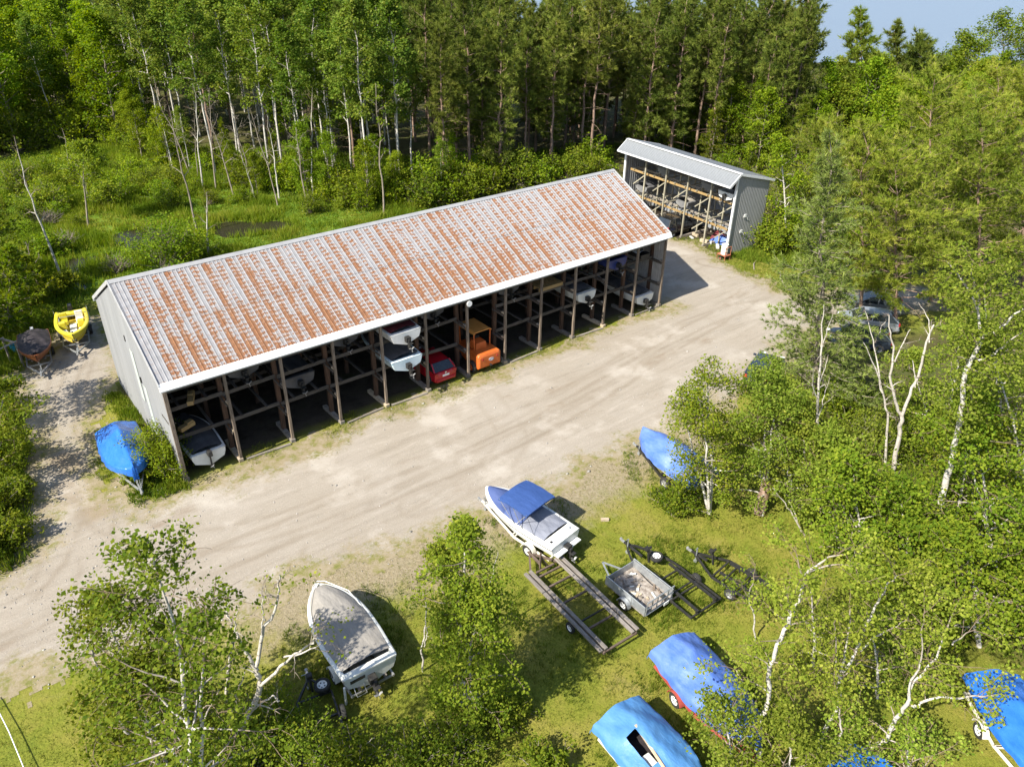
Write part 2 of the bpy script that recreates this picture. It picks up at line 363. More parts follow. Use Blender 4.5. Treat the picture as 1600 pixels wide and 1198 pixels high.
def pathd(pts):
    d = np.full(YX.shape, 1e9)
    for (x1, y1), (x2, y2) in zip(pts[:-1], pts[1:]):
        ex, ey = x2-x1, y2-y1; t = np.clip(((YX-x1)*ex+(YY-y1)*ey)/(ex*ex+ey*ey+1e-9), 0, 1); d = np.minimum(d, np.hypot(YX-x1-t*ex, YY-y1-t*ey))
    return d
def smooth_path(px, n=10):
    p = np.array([g2(*q) for q in px]); o = []
    for i in range(len(p)-1):
        p0, p1, p2, p3 = p[max(i-1, 0)], p[i], p[i+1], p[min(i+2, len(p)-1)]
        for t in np.linspace(0, 1, n, endpoint=False): o.append(.5*((2*p1)+(-p0+p2)*t+(2*p0-5*p1+4*p2-p3)*t*t+(-p0+3*p1-3*p2+p3)*t**3))
    return o+[p[-1]]
trk = np.zeros(YX.shape)
for pth, wgt in (([(-60, 1040), (150, 950), (350, 870), (600, 770), (850, 660), (1080, 520), (1200, 440), (1100, 410)], 1.), ([(-60, 1010), (60, 960), (140, 860), (150, 780), (95, 680), (100, 600), (130, 540)], .9),
                 ([(130, 540), (110, 640), (120, 740), (200, 830), (400, 830), (650, 730), (900, 610), (1100, 500), (1240, 470), (1400, 470)], .8), ([(0, 990), (90, 900), (90, 800), (70, 700)], .7), ([(500, 860), (700, 740), (860, 640), (1000, 560), (1150, 480)], .6), ([(760, 620), (800, 680), (760, 740), (650, 790)], .6)):
    d = pathd(smooth_path(pth))+(fbm(YX*.5, YY*.5, 70)-.5)*.5
    trk = np.maximum(trk, wgt*np.exp(-((d-.78)/.16)**2)*sstep(.2, .6, fbm(YX*.6, YY*.6, 71)*1.25))
pat = fbm(YX*.22, YY*.3, 75)
me = npmesh('gravel_yard', V[used], remap[F], 4, gravel_mat(), {'edge': ('POINT', edge_a.reshape(-1)[used]), 'mud': ('POINT', mud.reshape(-1)[used]), 'track': ('POINT', trk.reshape(-1)[used])}, smooth=True)
structure(link('gravel_yard', me, None))

# water: lake beyond the trees, pools in the marsh
def water_mat(name, c, rough, bs, bump):
    m, n, N, L = nodes(name)
    out = N('ShaderNodeOutputMaterial'); b = N('ShaderNodeBsdfPrincipled'); b.inputs['Base Color'].default_value = c4(c); b.inputs['Roughness'].default_value = rough; b.inputs['IOR'].default_value = 1.33; L(b.outputs[0], out.inputs[0])
    tc = N('ShaderNodeTexCoord'); q = N('ShaderNodeTexNoise'); q.inputs['Scale'].default_value = bs; q.inputs['Detail'].default_value = 6; q.inputs['Roughness'].default_value = .7; L(tc.outputs['Object'], q.inputs['Vector'])
    bp = N('ShaderNodeBump'); bp.inputs['Strength'].default_value = bump; bp.inputs['Distance'].default_value = .3; L(q.outputs['Fac'], bp.inputs['Height']); L(bp.outputs[0], b.inputs['Normal'])
    return m
lk = MB(); shore = [g2(700, 120), g2(1100, 105), g2(1290, 98), g2(1400, 100), g2(1500, 96), g2(1800, 92)]
pts = [(x, y, .05) for x, y in shore]
far_pts = [(x+(x+6)*18, y+(y+36)*18, .05) for x, y in [shore[-1], shore[0]]]
lk.add(pts+far_pts, [tuple(range(len(pts)+2))])
structure(lk.build('lake', water_mat('lake_water', (.13, .165, .22), .35, .5, .6)))
pm = water_mat('pond_water', (.022, .02, .012), .05, 2.5, .1)
for pg in (POND_A, POND_B, POND_C):
    a = MB(); a.add([(x, y, .02) for x, y in pg], [tuple(range(len(pg)))]); structure(a.build('marsh_pool', pm))

# ================================================================== SHEDS
wood = mat('weathered_timber', (.10, .075, .055), (.24, .19, .145), 3, .85, bump=.5, bscale=20, stretch=(6, 6, .7), rnd=.2)
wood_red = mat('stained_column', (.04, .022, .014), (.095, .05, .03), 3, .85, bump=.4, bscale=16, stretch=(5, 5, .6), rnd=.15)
wood_pale = mat('pale_lumber', (0.315, 0.247, 0.165), (0.45, 0.375, 0.277), 4, .8, bump=.3, bscale=18, rnd=.2)
wood_grey = mat('grey_beam', (.12, .105, .09), (.27, .24, .205), 3, .85, bump=.4, bscale=16, stretch=(.7, 5, 5), rnd=.2)
white_paint = mat('white_fascia', (.72, .72, .70), (.82, .82, .8), 2, .5)
siding_grey = mat('grey_siding', (0.2, 0.204, 0.212), (0.255, 0.259, 0.264), 2.2, .55, rnd=.08, stretch=(2.5, 2.5, .12), lo=.28, hi=.72)
siding_dark = mat('inside_sheet', (.09, .08, .07), (.16, .14, .12), 1.2, .8)
galv = mat('galvanised', (.3, .315, .33), (.42, .44, .45), 5, .45, metal=.55)
def rust_roof_mat():
    m, n, N, L = nodes('rusted_roof_sheet')
    out = N('ShaderNodeOutputMaterial'); b = N('ShaderNodeBsdfPrincipled'); L(b.outputs[0], out.inputs[0])
    uv = N('ShaderNodeUVMap'); oi = N('ShaderNodeObjectInfo'); sep = N('ShaderNodeSeparateXYZ'); L(uv.outputs[0], sep.inputs[0])
    off = N('ShaderNodeMath', operation='MULTIPLY'); off.inputs[1].default_value = 97.0; L(oi.outputs['Random'], off.inputs[0])
    def comb(su, sv):
        a = N('ShaderNodeMath', operation='MULTIPLY'); a.inputs[1].default_value = su; L(sep.outputs[0], a.inputs[0])
        c = N('ShaderNodeMath', operation='MULTIPLY'); c.inputs[1].default_value = sv; L(sep.outputs[1], c.inputs[0])
        q = N('ShaderNodeCombineXYZ'); L(a.outputs[0], q.inputs[0]); L(c.outputs[0], q.inputs[1]); L(off.outputs[0], q.inputs[2]); return q.outputs[0]
    def noise(vec, s, d=4, r=.6):
        q = N('ShaderNodeTexNoise'); q.inputs['Scale'].default_value = s; q.inputs['Detail'].default_value = d; q.inputs['Roughness'].default_value = r; L(vec, q.inputs['Vector']); return q.outputs['Fac']
    def math_(op, a, c=None, d=None):
        q = N('ShaderNodeMath', operation=op)
        for i, x in enumerate((a, c, d)):
            if x is None: continue
            if isinstance(x, (int, float)): q.inputs[i].default_value = x
            else: L(x, q.inputs[i])
        return q.outputs[0]
    def mr(src, a, c, d=0., e=1., sm=True):
        q = N('ShaderNodeMapRange', interpolation_type='SMOOTHSTEP' if sm else 'LINEAR'); q.inputs[1].default_value = a; q.inputs[2].default_value = c; q.inputs[3].default_value = d; q.inputs[4].default_value = e; L(src, q.inputs[0]); return q.outputs[0]
    warp = math_('MULTIPLY_ADD', noise(comb(1, .9), 2.2), .5, math_('SUBTRACT', sep.outputs[0], .25))
    band = mr(warp, .45, .72, 1., 0.)                                 # rust keeps to the left half of every sheet
    blotch = noise(comb(.8, .8), 1.0, 3)
    dash = noise(comb(2.4, 9.), 1.0, 3, .7)
    fine = noise(comb(9, 16), 1.0, 3, .7)
    # nail rows every 0.3 m bleed short rust dashes
    row = math_('SINE', math_('MULTIPLY_ADD', noise(comb(1.2, .5), 2.0, 2), 9., math_('MULTIPLY', sep.outputs[1], 2*PI/.3))); row = mr(row, -.5, .7)
    s = math_('MULTIPLY', band, .30)
    s = math_('MULTIPLY_ADD', mr(sep.outputs[0], .02, .12, 1., 0.), -.5, s)
    s = math_('MULTIPLY_ADD', blotch, .62, s)
    s = math_('MULTIPLY_ADD', dash, .85, s)
    s = math_('MULTIPLY_ADD', fine, .26, s)
    s = math_('MULTIPLY_ADD', row, .27, s)
    s = math_('MULTIPLY_ADD', mr(sep.outputs[1], 0., 6.5, .14, -.06, False), 1.0, s)
    s = math_('MULTIPLY_ADD', N('ShaderNodeAttribute', attribute_name='clean').outputs['Fac'], -.8, s)
    s = math_('MULTIPLY_ADD', math_('SUBTRACT', oi.outputs['Random'], .5), .2, s)
    wp = N('ShaderNodeTexCoord'); big = N('ShaderNodeTexNoise'); big.inputs['Scale'].default_value = .45; big.inputs['Detail'].default_value = 3; gm = N('ShaderNodeNewGeometry'); L(gm.outputs['Position'], big.inputs['Vector'])
    s = math_('MULTIPLY_ADD', math_('SUBTRACT', big.outputs['Fac'], .5), .45, s)
    f = mr(s, 1.125, 1.3)
    rp = N('ShaderNodeValToRGB'); e = rp.color_ramp.elements; e[0].position = .3; e[0].color = c4((.12, .05, .024)); e[1].position = .72; e[1].color = c4((.27, .14, .072)); k = e.new(.5); k.color = c4((.2, .087, .038)); L(noise(comb(3, 5), 1.3, 5, .7), rp.inputs[0])
    gp_ = N('ShaderNodeValToRGB'); e = gp_.color_ramp.elements; e[0].position = .3; e[0].color = c4((.235, .23, .235)); e[1].position = .7; e[1].color = c4((.33, .325, .33)); L(noise(comb(1.3, 2.2), 1.5, 5, .65), gp_.inputs[0])
    pale = N('ShaderNodeMix', data_type='RGBA'); pale.inputs[7].default_value = c4((.3, .225, .185)); L(mr(s, .95, 1.2, 0, .5), pale.inputs[0]); L(gp_.outputs[0], pale.inputs[6])
    mx = N('ShaderNodeMix', data_type='RGBA'); L(f, mx.inputs[0]); L(pale.outputs[2], mx.inputs[6]); L(rp.outputs[0], mx.inputs[7]); L(mx.outputs[2], b.inputs['Base Color'])
    L(mr(f, 0, 1, .45, .85), b.inputs['Roughness']); L(mr(f, 0, 1, .12, 0.), b.inputs['Metallic'])
    return m
rust_roof = rust_roof_mat()
def panel_mesh(name, wid, length, ribs, rib_h, m, uvv0=0.0, clean=0.0, rib_w=.05):
    """ribbed sheet: local x across, y up the slope, z outward"""
    xs = []
    p = wid/ribs
    for k in range(ribs):
        x = k*p; xs += [(x, 0), (x+rib_w*.3, rib_h), (x+rib_w*.9, rib_h), (x+rib_w*1.2, 0)]
    xs.append((wid, 0))
    V = []; UV = []
    for y in (0.0, length):
        for x, z in xs: V.append((x, y, z)); UV.append((x/wid, uvv0+y))
    n = len(xs); Fc = [(i, i+1, n+i+1, n+i) for i in range(n-1)]
    me = bpy.data.meshes.new(name); me.from_pydata(V, [], Fc); me.update()
    u = me.uv_layers.new(name='UVMap')
    for lp in me.loops: u.data[lp.index].uv = UV[lp.vertex_index]
    a = me.attributes.new('clean', 'FLOAT', 'POINT'); a.data.foreach_set('value', [clean]*len(V))
    me.materials.append(m)
    return me
def basis(o, origin, xd, yd):
    xd = Vector(xd).normalized(); yd = Vector(yd).normalized(); zd = xd.cross(yd)
    o.matrix_local = Matrix(((xd.x, yd.x, zd.x, origin[0]), (xd.y, yd.y, zd.y, origin[1]), (xd.z, yd.z, zd.z, origin[2]), (0, 0, 0, 1)))
def siding(parent, name, a, b, ztop, wid, m, out, pitch=.22, z0=.05, ribh=.025):
    """vertical ribbed wall sheets from a to b (xy); ztop(s) gives the height at distance s; ribs face 'out' (+1/-1)"""
    a = Vector((a[0], a[1], 0)); b = Vector((b[0], b[1], 0)); d = (b-a); Ln = d.length; d.normalize(); nrm = Vector((d.y, -d.x, 0))*out
    n = max(1, round(Ln/wid)); wd = Ln/n; res = []
    for i in range(n):
        s0 = i*wd; nr = max(1, round(wd/pitch)); pts = []
        for k in range(nr):
            s = s0+k*wd/nr; q = wd/nr; pts += [(s, 0), (s+q*.25, ribh), (s+q*.5, ribh), (s+q*.75, 0)]
        pts.append((s0+wd-.002, 0))
        mb = MB(); V = []
        for s, h in pts: V.append(a+d*s+nrm*h+Vector((0, 0, z0)))
        for s, h in pts: V.append(a+d*s+nrm*h+Vector((0, 0, ztop(s))))
        k = len(pts); mb.add(V, [(j, j+1, k+j+1, k+j) if out > 0 else (j+1, j, k+j, k+j+1) for j in range(k-1)])
        res.append(mb.build(name, m, parent))
    return res
BAY = 3.05; LEN = 12*BAY; WID = 12.54; HE = 5.94; RIDGE = HE+3.28
shed = thing('boat_shed', 'long open-fronted boat storage shed with rust-streaked metal roof and white fascia', 'shed', (0, 0, 0))
random.seed(4)
slope = Vector((0, WID/2+.16, 3.28)); SL = slope.length; sd = slope.normalized()
# roof part: purlin deck just under the sheets
rf = MB()
for sgn in (0, 1):
    for k in range(9):
        t = .02+k*.122; y = -.14+(WID/2+.14)*t; z = HE-.13+3.28*t
        if sgn: y = WID-y
        rf.bar((0.0, y, z), (LEN, y, z), .05, .12)
for i in range(25):
    x = i*LEN/24*.998+.03
    for sgn in (0, 1):
        y0 = -.12 if not sgn else WID+.12
        rf.bar((x, y0, HE-.27), (x, WID/2, RIDGE-.29), .045, .16)
    if i % 2 == 0: rf.bar((x, .05, HE-.36), (x, WID-.05, HE-.36), .05, .16)
roof = rf.build('roof', mat('roof_framing', (.08, .06, .045), (.16, .125, .09), 4, .9), shed)
NC = 55; PW = (LEN+.12)/NC
low_len = SL*.52; up_len = SL-low_len+.12
pm_low = panel_mesh('roof_sheet', PW, low_len, 3, .03, rust_roof, 0.0)
pm_up = panel_mesh('roof_sheet', PW, up_len, 3, .03, rust_roof, low_len-.12)
pm_lowc = panel_mesh('roof_sheet', PW, low_len, 3, .03, rust_roof, 0.0, .55)
pm_upc = panel_mesh('roof_sheet', PW, up_len, 3, .03, rust_roof, low_len, .28)
pm_back = panel_mesh('roof_sheet', PW, SL, 3, .03, rust_roof, 0.0, .1)
for i in range(NC):
    x = -.06+i*PW
    o = link('roof_sheet', pm_lowc if i == 0 else pm_low, None, roof); basis(o, (x, -.16, HE+.02), (1, 0, random.uniform(-.002, .002)), sd)
    p2 = Vector((x, -.16, HE+.02))+sd*(low_len-.12)+Vector((0, 0, .022))
    o = link('roof_sheet', pm_upc if i in (0,) else pm_up, None, roof); basis(o, p2, (1, 0, random.uniform(-.002, .002)), sd)
    o = link('roof_sheet', pm_back, None, roof); basis(o, (x+PW, WID+.16, HE+.02), (-1, 0, 0), (0, -sd.y, sd.z))
a = MB(); a.add([(-.1, WID/2-.24, RIDGE-.04), (-.1, WID/2, RIDGE+.095), (-.1, WID/2+.24, RIDGE-.04), (LEN+.1, WID/2-.24, RIDGE-.04), (LEN+.1, WID/2, RIDGE+.095), (LEN+.1, WID/2+.24, RIDGE-.04)], [(0, 3, 4, 1), (1, 4, 5, 2)])
a.build('ridge_cap', mat('ridge_zinc', (.27, .27, .275), (.34, .34, .34), 1.5, .5, metal=.1), roof)
a = MB(); x0_, x1_ = -.12, LEN+.12; pr_ = [(-.06, HE+.085), (-.2, HE+.06), (-.36, HE-.2), (-.35, HE-.27), (-.3, HE-.27), (-.16, HE-.02)]; a.loft([[(x, y, z) for y, z in pr_] for x in np.linspace(x0_, x1_, 13)], close=True, cap=(True, True)); a.build('fascia', white_paint, roof)
a = MB(); a.box((LEN/2, WID+.2, HE-.09), (LEN+.24, .05, .24)); a.build('fascia', white_paint, roof)
for x in (-.1, LEN+.1):
    a = MB()
    a.bar((x, -.2, HE-.02), (x, WID/2, RIDGE+.0), .05, .2); a.bar((x, WID+.2, HE-.02), (x, WID/2, RIDGE+.0), .05, .2)
    a.build('rake_trim', mat('rake_trim', (.3, .3, .3), (.4, .4, .4), 2, .5), roof)
def gable(s, W_=WID, h=HE, r=3.28): return h-.08+r*(1-abs(s-W_/2)/(W_/2))*.97
sid = siding(shed, 'wall_sheet', (0, 0), (0, WID), gable, .9, siding_grey, -1)
sidR = siding(shed, 'wall_sheet', (LEN, WID), (LEN, 0), gable, .9, mat('aged_siding', (.24, .235, .225), (.36, .35, .34), .8, .6, rnd=.06), -1)
bk = siding(shed, 'wall_sheet', (LEN, WID), (0, WID), lambda s: HE-.1, 1.83, mat('back_siding', (.2, .195, .19), (.3, .29, .28), .8, .6, rnd=.05), 1, pitch=.3)
# two pale unpainted strips where the wall sheets were patched
pale = mat('pale_patch', (.36, .4, .37), (.43, .47, .43), 2, .5)
for (y, z0, z1) in ((5.2, 2.5, 5.6), (4.0, .2, 3.9)):
    a = MB(); a.box((-.036, y, (z0+z1)/2), (.012, .62, z1-z0)); a.build('patch_panel', pale, shed)
for (y, z) in ((6.0, 6.0), (4.5, 4.1)):
    a = MB(); a.box((-.045, y, z), (.04, .1, .35)); a.build('hinge', mat('dark_iron', (.03, .03, .03), (.06, .055, .05), 6, .6, metal=.4), shed)
random.seed(11)
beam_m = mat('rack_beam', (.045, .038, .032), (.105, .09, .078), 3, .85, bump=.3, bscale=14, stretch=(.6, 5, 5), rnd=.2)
for i in range(13):
    x = i*BAY; dx = random.uniform(-.05, .05)
    if i in (0, 12): x += (.1 if i == 0 else -.1)
    a = MB(); a.bar((x+dx, random.uniform(-.04, .04), 0), (x, 0, HE-.3), .15 if i else .2, .15); a.build('front_post', wood, shed, bevel=.012)
    for y in (1.25, 5.2, 9.2):
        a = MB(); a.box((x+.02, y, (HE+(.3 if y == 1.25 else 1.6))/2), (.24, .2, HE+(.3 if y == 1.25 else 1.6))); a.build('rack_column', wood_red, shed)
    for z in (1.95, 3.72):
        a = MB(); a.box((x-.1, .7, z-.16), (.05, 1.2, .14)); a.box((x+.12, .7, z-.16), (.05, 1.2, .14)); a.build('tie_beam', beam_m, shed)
        a = MB(); a.box((x-.01, .2, z-.02), (.14, .28, .1)); a.build('bracket_block', wood_pale if i % 2 else wood_grey, shed)
    a = MB(); a.box((x, 1.0, .11), (.26, 2.3, .22), rz=random.uniform(-.03, .03)); a.build('sill_block', wood_pale if i % 3 == 1 else wood_grey, shed, bevel=.015)
    if i < 12:
        for z in (2.0, 3.77):
            if (i, z) in ((6, 2.0), (6, 3.77)): continue
            for y in (1.25, 5.2, 9.2):
                tl = random.uniform(-.05, .05)
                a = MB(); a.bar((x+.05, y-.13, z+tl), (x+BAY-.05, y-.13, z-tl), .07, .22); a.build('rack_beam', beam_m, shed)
            for q in (.8, 2.25):
                a = MB(); a.bar((i*BAY+q, .9, z+.16), (i*BAY+q, 10, z+.16), .13, .09); a.build('rack_rail', beam_m, shed)
# a board sill lying in front of the posts, in lengths
for i in range(12):
    if i in (6, 0, 2, 5, 8, 10): continue
    a = MB(); a.bar((i*BAY+.3, -.18+random.uniform(-.1, .1), .05), (i*BAY+BAY-.25, -.15+random.uniform(-.12, .12), .05), .14, .09); a.build('ground_board', wood_grey, shed)
# header under the eave and drip strands
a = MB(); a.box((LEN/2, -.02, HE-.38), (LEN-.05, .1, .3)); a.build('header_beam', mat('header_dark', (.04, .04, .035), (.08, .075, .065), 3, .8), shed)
# flood lamp on the seventh post
lamp = thing('flood_lamp', 'white floodlight bolted under the eave on the post beside the orange machine', 'lamp', (6*BAY-.05, -.2, HE-.55))
a = MB(); a.lathe([(.001, 0), (.09, 0), (.19, -.16), (.19, -.2), (.001, -.2)], 'Y', 16); a.build('lamp_head', mat('lamp_white', (.75, .75, .72), (.85, .85, .82), 3, .4), lamp, smooth=30)
a = MB(); a.bar((0, .02, 0), (0, .14, -.06), .05); a.build('bracket', galv, lamp)

# ---- the tall grey rack shed by the trees
B2 = Matrix.Translation((49.4, 3.65, 0))@Matrix.Rotation(-1.64, 4, 'Z')      # local x runs along the front towards the corner near the camera, y into the shed
S2 = thing('rack_shed', 'tall grey steel-clad open shed with exposed timber boat racks at the forest edge', 'shed', (49.4, 3.65, 0), -1.64)
b2 = 2.86; L2 = 5*b2; W2 = 4.3; HR = 7.45; HB = 6.35; HF = 6.5; OV = 1.2
steel = mat('grey_steel_roof', (0.19, 0.201, 0.211), (0.243, 0.254, 0.264), .8, .45, metal=.25)
a = MB(); a.box((-L2/2, W2/2, HB-.2), (L2-.1, .1, .16)); a.box((-L2/2, .3, HF+.35), (L2-.1, .1, .2))
for k in range(6): a.bar((-L2+.06+k*(L2-.12)/5, .2, HR-.25), (-L2+.06+k*(L2-.12)/5, W2-.05, HB-.25), .08, .2)
rf2 = a.build('roof', mat('truss_timber', (.2, .16, .11), (.33, .27, .19), 3, .8), S2)
npan = 17; pw = (L2+.3)/npan
fl = math.hypot(OV, HR-HF); pmf = panel_mesh('roof_sheet', pw, fl, 3, .022, steel); bl = math.hypot(W2+.3, HR-HB); pmb = panel_mesh('roof_sheet', pw, bl, 3, .022, steel)
for i in range(npan):
    x = -L2-.15+i*pw
    o = link('roof_sheet', pmf, None, rf2); basis(o, (x, -OV+.1, HF), (1, 0, 0), (0, OV, HR-HF))
    o = link('roof_sheet', pmb, None, rf2); basis(o, (x+pw, W2+.4, HB), (-1, 0, 0), (0, -(W2+.3), HR-HB))
trim = mat('pale_trim', (.6, .61, .62), (.7, .71, .72), 2, .45)
a = MB(); a.bar((-L2-.18, .1, HR+.03), (L2*0+.18, .1, HR+.03), .34, .03); a.build('ridge_cap', trim, rf2)
for x in (-L2-.17, .17):
    a = MB(); a.bar((x, -OV+.1, HF-.07), (x, .1, HR-.05), .05, .2); a.bar((x, W2+.4, HB-.07), (x, .1, HR-.05), .05, .2); a.build('rake_trim', trim, rf2)
a = MB(); a.box((-L2/2, -OV+.08, HF-.04), (L2+.36, .05, .14)); a.build('fascia', trim, rf2)
def g2top(s): return (HR-.1)-(HR-HB)*s/W2
siding(S2, 'wall_sheet', (0, 0), (0, W2), g2top, .9, siding_grey, 1, pitch=.24, ribh=.018)
siding(S2, 'wall_sheet', (-L2, 0), (-L2, W2), g2top, .9, siding_grey, -1, pitch=.3, ribh=.03)
siding(S2, 'wall_sheet', (-L2, W2), (0, W2), lambda s: HB-.1, .95, mat('inner_steel', (.2, .22, .25), (.27, .29, .32), .8, .5), -1, pitch=.3)
for x in (.0, -L2):
    a = MB(); a.box((x, -.07, HR/2-.2), (.2, .14, HR-.55)); a.build('corner_trim', trim, S2)
random.seed(8)
pole_m = mat('treated_pole', (0.225, 0.203, 0.143), (0.338, 0.315, 0.247), 3, .8, stretch=(5, 5, .5), rnd=.15); yel = mat('yellow_beam', (0.252, 0.162, 0.06), (0.348, 0.24, 0.108), 3, .7, stretch=(.5, 5, 5), rnd=.12)
for k in range(1, 5):
    x = -k*b2
    a = MB(); a.box((x, .05, (HF+.6)/2), (.13, .13, HF+.6)); a.build('front_post', pole_m, S2)
    a = MB(); a.bar((x, -.1, .1), (x+.0, W2-.3, .1), .18, .2); a.build('sill_beam', wood_grey, S2)
    for y in (1.5, 3.6):
        a = MB(); a.box((x+.5, y, 2.6), (.11, .11, 5.2)); a.build('rack_post', pole_m, S2)
for k in range(0, 5):
    x0 = -k*b2
    for z in (1.75, 3.9):
        a = MB(); a.bar((x0-b2+.55, .75, z-.85), (x0-.3, .75, z+.75), .05, .1); a.build('brace', pole_m, S2)
        if k % 2: a = MB(); a.bar((x0-b2+.4, 2.3, z+.75), (x0-.3, 2.3, z-.75), .05, .1); a.build('brace', pole_m, S2)
for z in (2.1, 4.5):
    for y, m_ in ((.6, yel), (1.65, wood_grey), (3.6, wood_grey)):
        a = MB(); a.bar((-L2+.15, y, z), (-.15, y, z+.04), .08, .2); a.build('rack_beam', m_, S2)
    for k in range(5):
        for q in (.75, 2.1):
            a = MB(); a.bar((-k*b2-q, .4, z+.15), (-k*b2-q, W2-.4, z+.15), .1, .08); a.build('rack_rail', pole_m, S2)
for (y, z) in ((1.6, 3.5), (1.4, 2.1)):
    a = MB(); a.box((.07, y, z), (.05, .3, .26)); a.bar((.06, y+.25, z-.15), (.06, y+.5, z-.45), .06); a.build('outlet_box', white_paint, S2)

# ================================================================== VEGETATION
def bark_mat(name, c1, c2, mark=None, scale=6.0, thin=None):
    """bark; 'mark' draws the dark bands of birch bark"""
    m, n, N, L = nodes(name)
    out = N('ShaderNodeOutputMaterial'); b = N('ShaderNodeBsdfPrincipled'); b.inputs['Roughness'].default_value = .85; b.inputs['Specular IOR Level'].default_value = .2; L(b.outputs[0], out.inputs[0])
    tc = N('ShaderNodeTexCoord'); mp = N('ShaderNodeMapping'); L(tc.outputs['Object'], mp.inputs[0]); mp.inputs['Scale'].default_value = (1, 1, .35)
    q = N('ShaderNodeTexNoise'); q.inputs['Scale'].default_value = scale; q.inputs['Detail'].default_value = 5; L(mp.outputs[0], q.inputs['Vector'])
    rp = N('ShaderNodeValToRGB'); e = rp.color_ramp.elements; e[0].position = .3; e[0].color = c4(c1); e[1].position = .7; e[1].color = c4(c2); L(q.outputs['Fac'], rp.inputs[0])
    src = rp.outputs[0]
    if mark:
        m2 = N('ShaderNodeMapping'); L(tc.outputs['Object'], m2.inputs[0]); m2.inputs['Scale'].default_value = (1.6, 1.6, 7)
        q2 = N('ShaderNodeTexNoise'); q2.inputs['Scale'].default_value = 1.6; q2.inputs['Detail'].default_value = 4; q2.inputs['Roughness'].default_value = .7; L(m2.outputs[0], q2.inputs['Vector'])
        mr = N('ShaderNodeMapRange'); mr.inputs[1].default_value = .56; mr.inputs[2].default_value = .64; L(q2.outputs['Fac'], mr.inputs[0])
        mx = N('ShaderNodeMix', data_type='RGBA'); mx.inputs[7].default_value = c4(mark); L(mr.outputs[0], mx.inputs[0]); L(src, mx.inputs[6]); src = mx.outputs[2]
    if mark:      # young wood of birches is brown, only the thicker limbs are white
        th = N('ShaderNodeAttribute', attribute_name='thick'); mr = N('ShaderNodeMapRange'); mr.inputs[1].default_value = .034 if not thin else .016; mr.inputs[2].default_value = .012 if not thin else .004; L(th.outputs['Fac'], mr.inputs[0])
        mx = N('ShaderNodeMix', data_type='RGBA'); mx.inputs[7].default_value = c4((.17, .125, .085)); L(mr.outputs[0], mx.inputs[0]); L(src, mx.inputs[6]); src = mx.outputs[2]
    L(src, b.inputs['Base Color'])
    bp = N('ShaderNodeBump'); bp.inputs['Strength'].default_value = .6; bp.inputs['Distance'].default_value = .03; L(q.outputs['Fac'], bp.inputs['Height']); L(bp.outputs[0], b.inputs['Normal'])
    return m
bark_birch = bark_mat('birch_bark', (.36, .335, .3), (.55, .52, .475), (.05, .042, .036))
bark_dead = bark_mat('dead_birch_bark', (.34, .31, .27), (.52, .485, .435), (.14, .115, .09), thin=True)
bark_grey = bark_mat('grey_bark', (.16, .13, .1), (.3, .26, .21))
bark_pine = bark_mat('red_pine_bark', (.15, .095, .07), (.31, .22, .17))
bark_pale = bark_mat('pale_aspen_bark', (.36, .34, .29), (.55, .52, .45), (.1, .09, .075))
leaf_birch = leaf_mat('birch_leaf', (0.106, 0.163, 0.0176), (0.206, 0.264, 0.0308), (0.342, 0.38, 0.066), .5)
leaf_front = leaf_mat('front_birch_leaf', (0.0732, 0.121, 0.011), (0.147, 0.196, 0.0165), (0.26, 0.281, 0.033), .44)
leaf_mid = leaf_mat('alder_leaf', (0.0684, 0.119, 0.0099), (0.144, 0.193, 0.0143), (0.25, 0.264, 0.0275), .44)
leaf_bright = leaf_mat('maple_leaf', (.085, .155, .008), (.16, .23, .012), (.28, .32, .023), .48)
leaf_aspen = leaf_mat('aspen_leaf', (0.0649, 0.127, 0.0154), (0.136, 0.198, 0.0242), (0.242, 0.27, 0.0462), .44)
needle_red = leaf_mat('red_pine_needles', (0.072, 0.106, 0.0176), (0.138, 0.171, 0.0275), (0.24, 0.26, 0.0495), .3)
needle_white = leaf_mat('white_pine_needles', (0.112, 0.165, 0.0198), (0.206, 0.253, 0.0308), (0.336, 0.352, 0.0605), .38)
needle_spruce = leaf_mat('spruce_needles', (0.112, 0.16, 0.0346), (0.194, 0.242, 0.0576), (0.296, 0.341, 0.09), .32)

class Wood:
    """collects tapered limbs into vertex/quad arrays"""
    def __init__(s): s.V = []; s.F = []; s.n = 0; s.R = []
    def limb(s, pts, rad, k=5):
        pts = np.asarray(pts, float); m = len(pts); s.R.append(np.repeat(np.asarray(rad, float), k))
        d = np.gradient(pts, axis=0); d /= np.linalg.norm(d, axis=1, keepdims=True)+1e-9
        ref = np.array([0, 0, 1.]) if abs(d[0, 2]) < .9 else np.array([1., 0, 0])
        x = np.cross(d, ref); x /= np.linalg.norm(x, axis=1, keepdims=True)+1e-9; y = np.cross(d, x)
        a = np.arange(k)*2*PI/k
        ring = x[:, None]*np.cos(a)[None, :, None]+y[:, None]*np.sin(a)[None, :, None]
        V = pts[:, None]+ring*np.asarray(rad)[:, None, None]
        s.V.append(V.reshape(-1, 3))
        i = np.arange(m-1)[:, None]*k; j = np.arange(k)[None]; j2 = (j+1) % k
        F = np.stack([i+j, i+j2, i+k+j2, i+k+j], -1).reshape(-1, 4)+s.n
        s.F.append(F); s.n += m*k
    def mesh(s, name, m): return npmesh(name, np.concatenate(s.V), np.concatenate(s.F), 4, m, {'thick': ('POINT', np.concatenate(s.R))}, smooth=True)
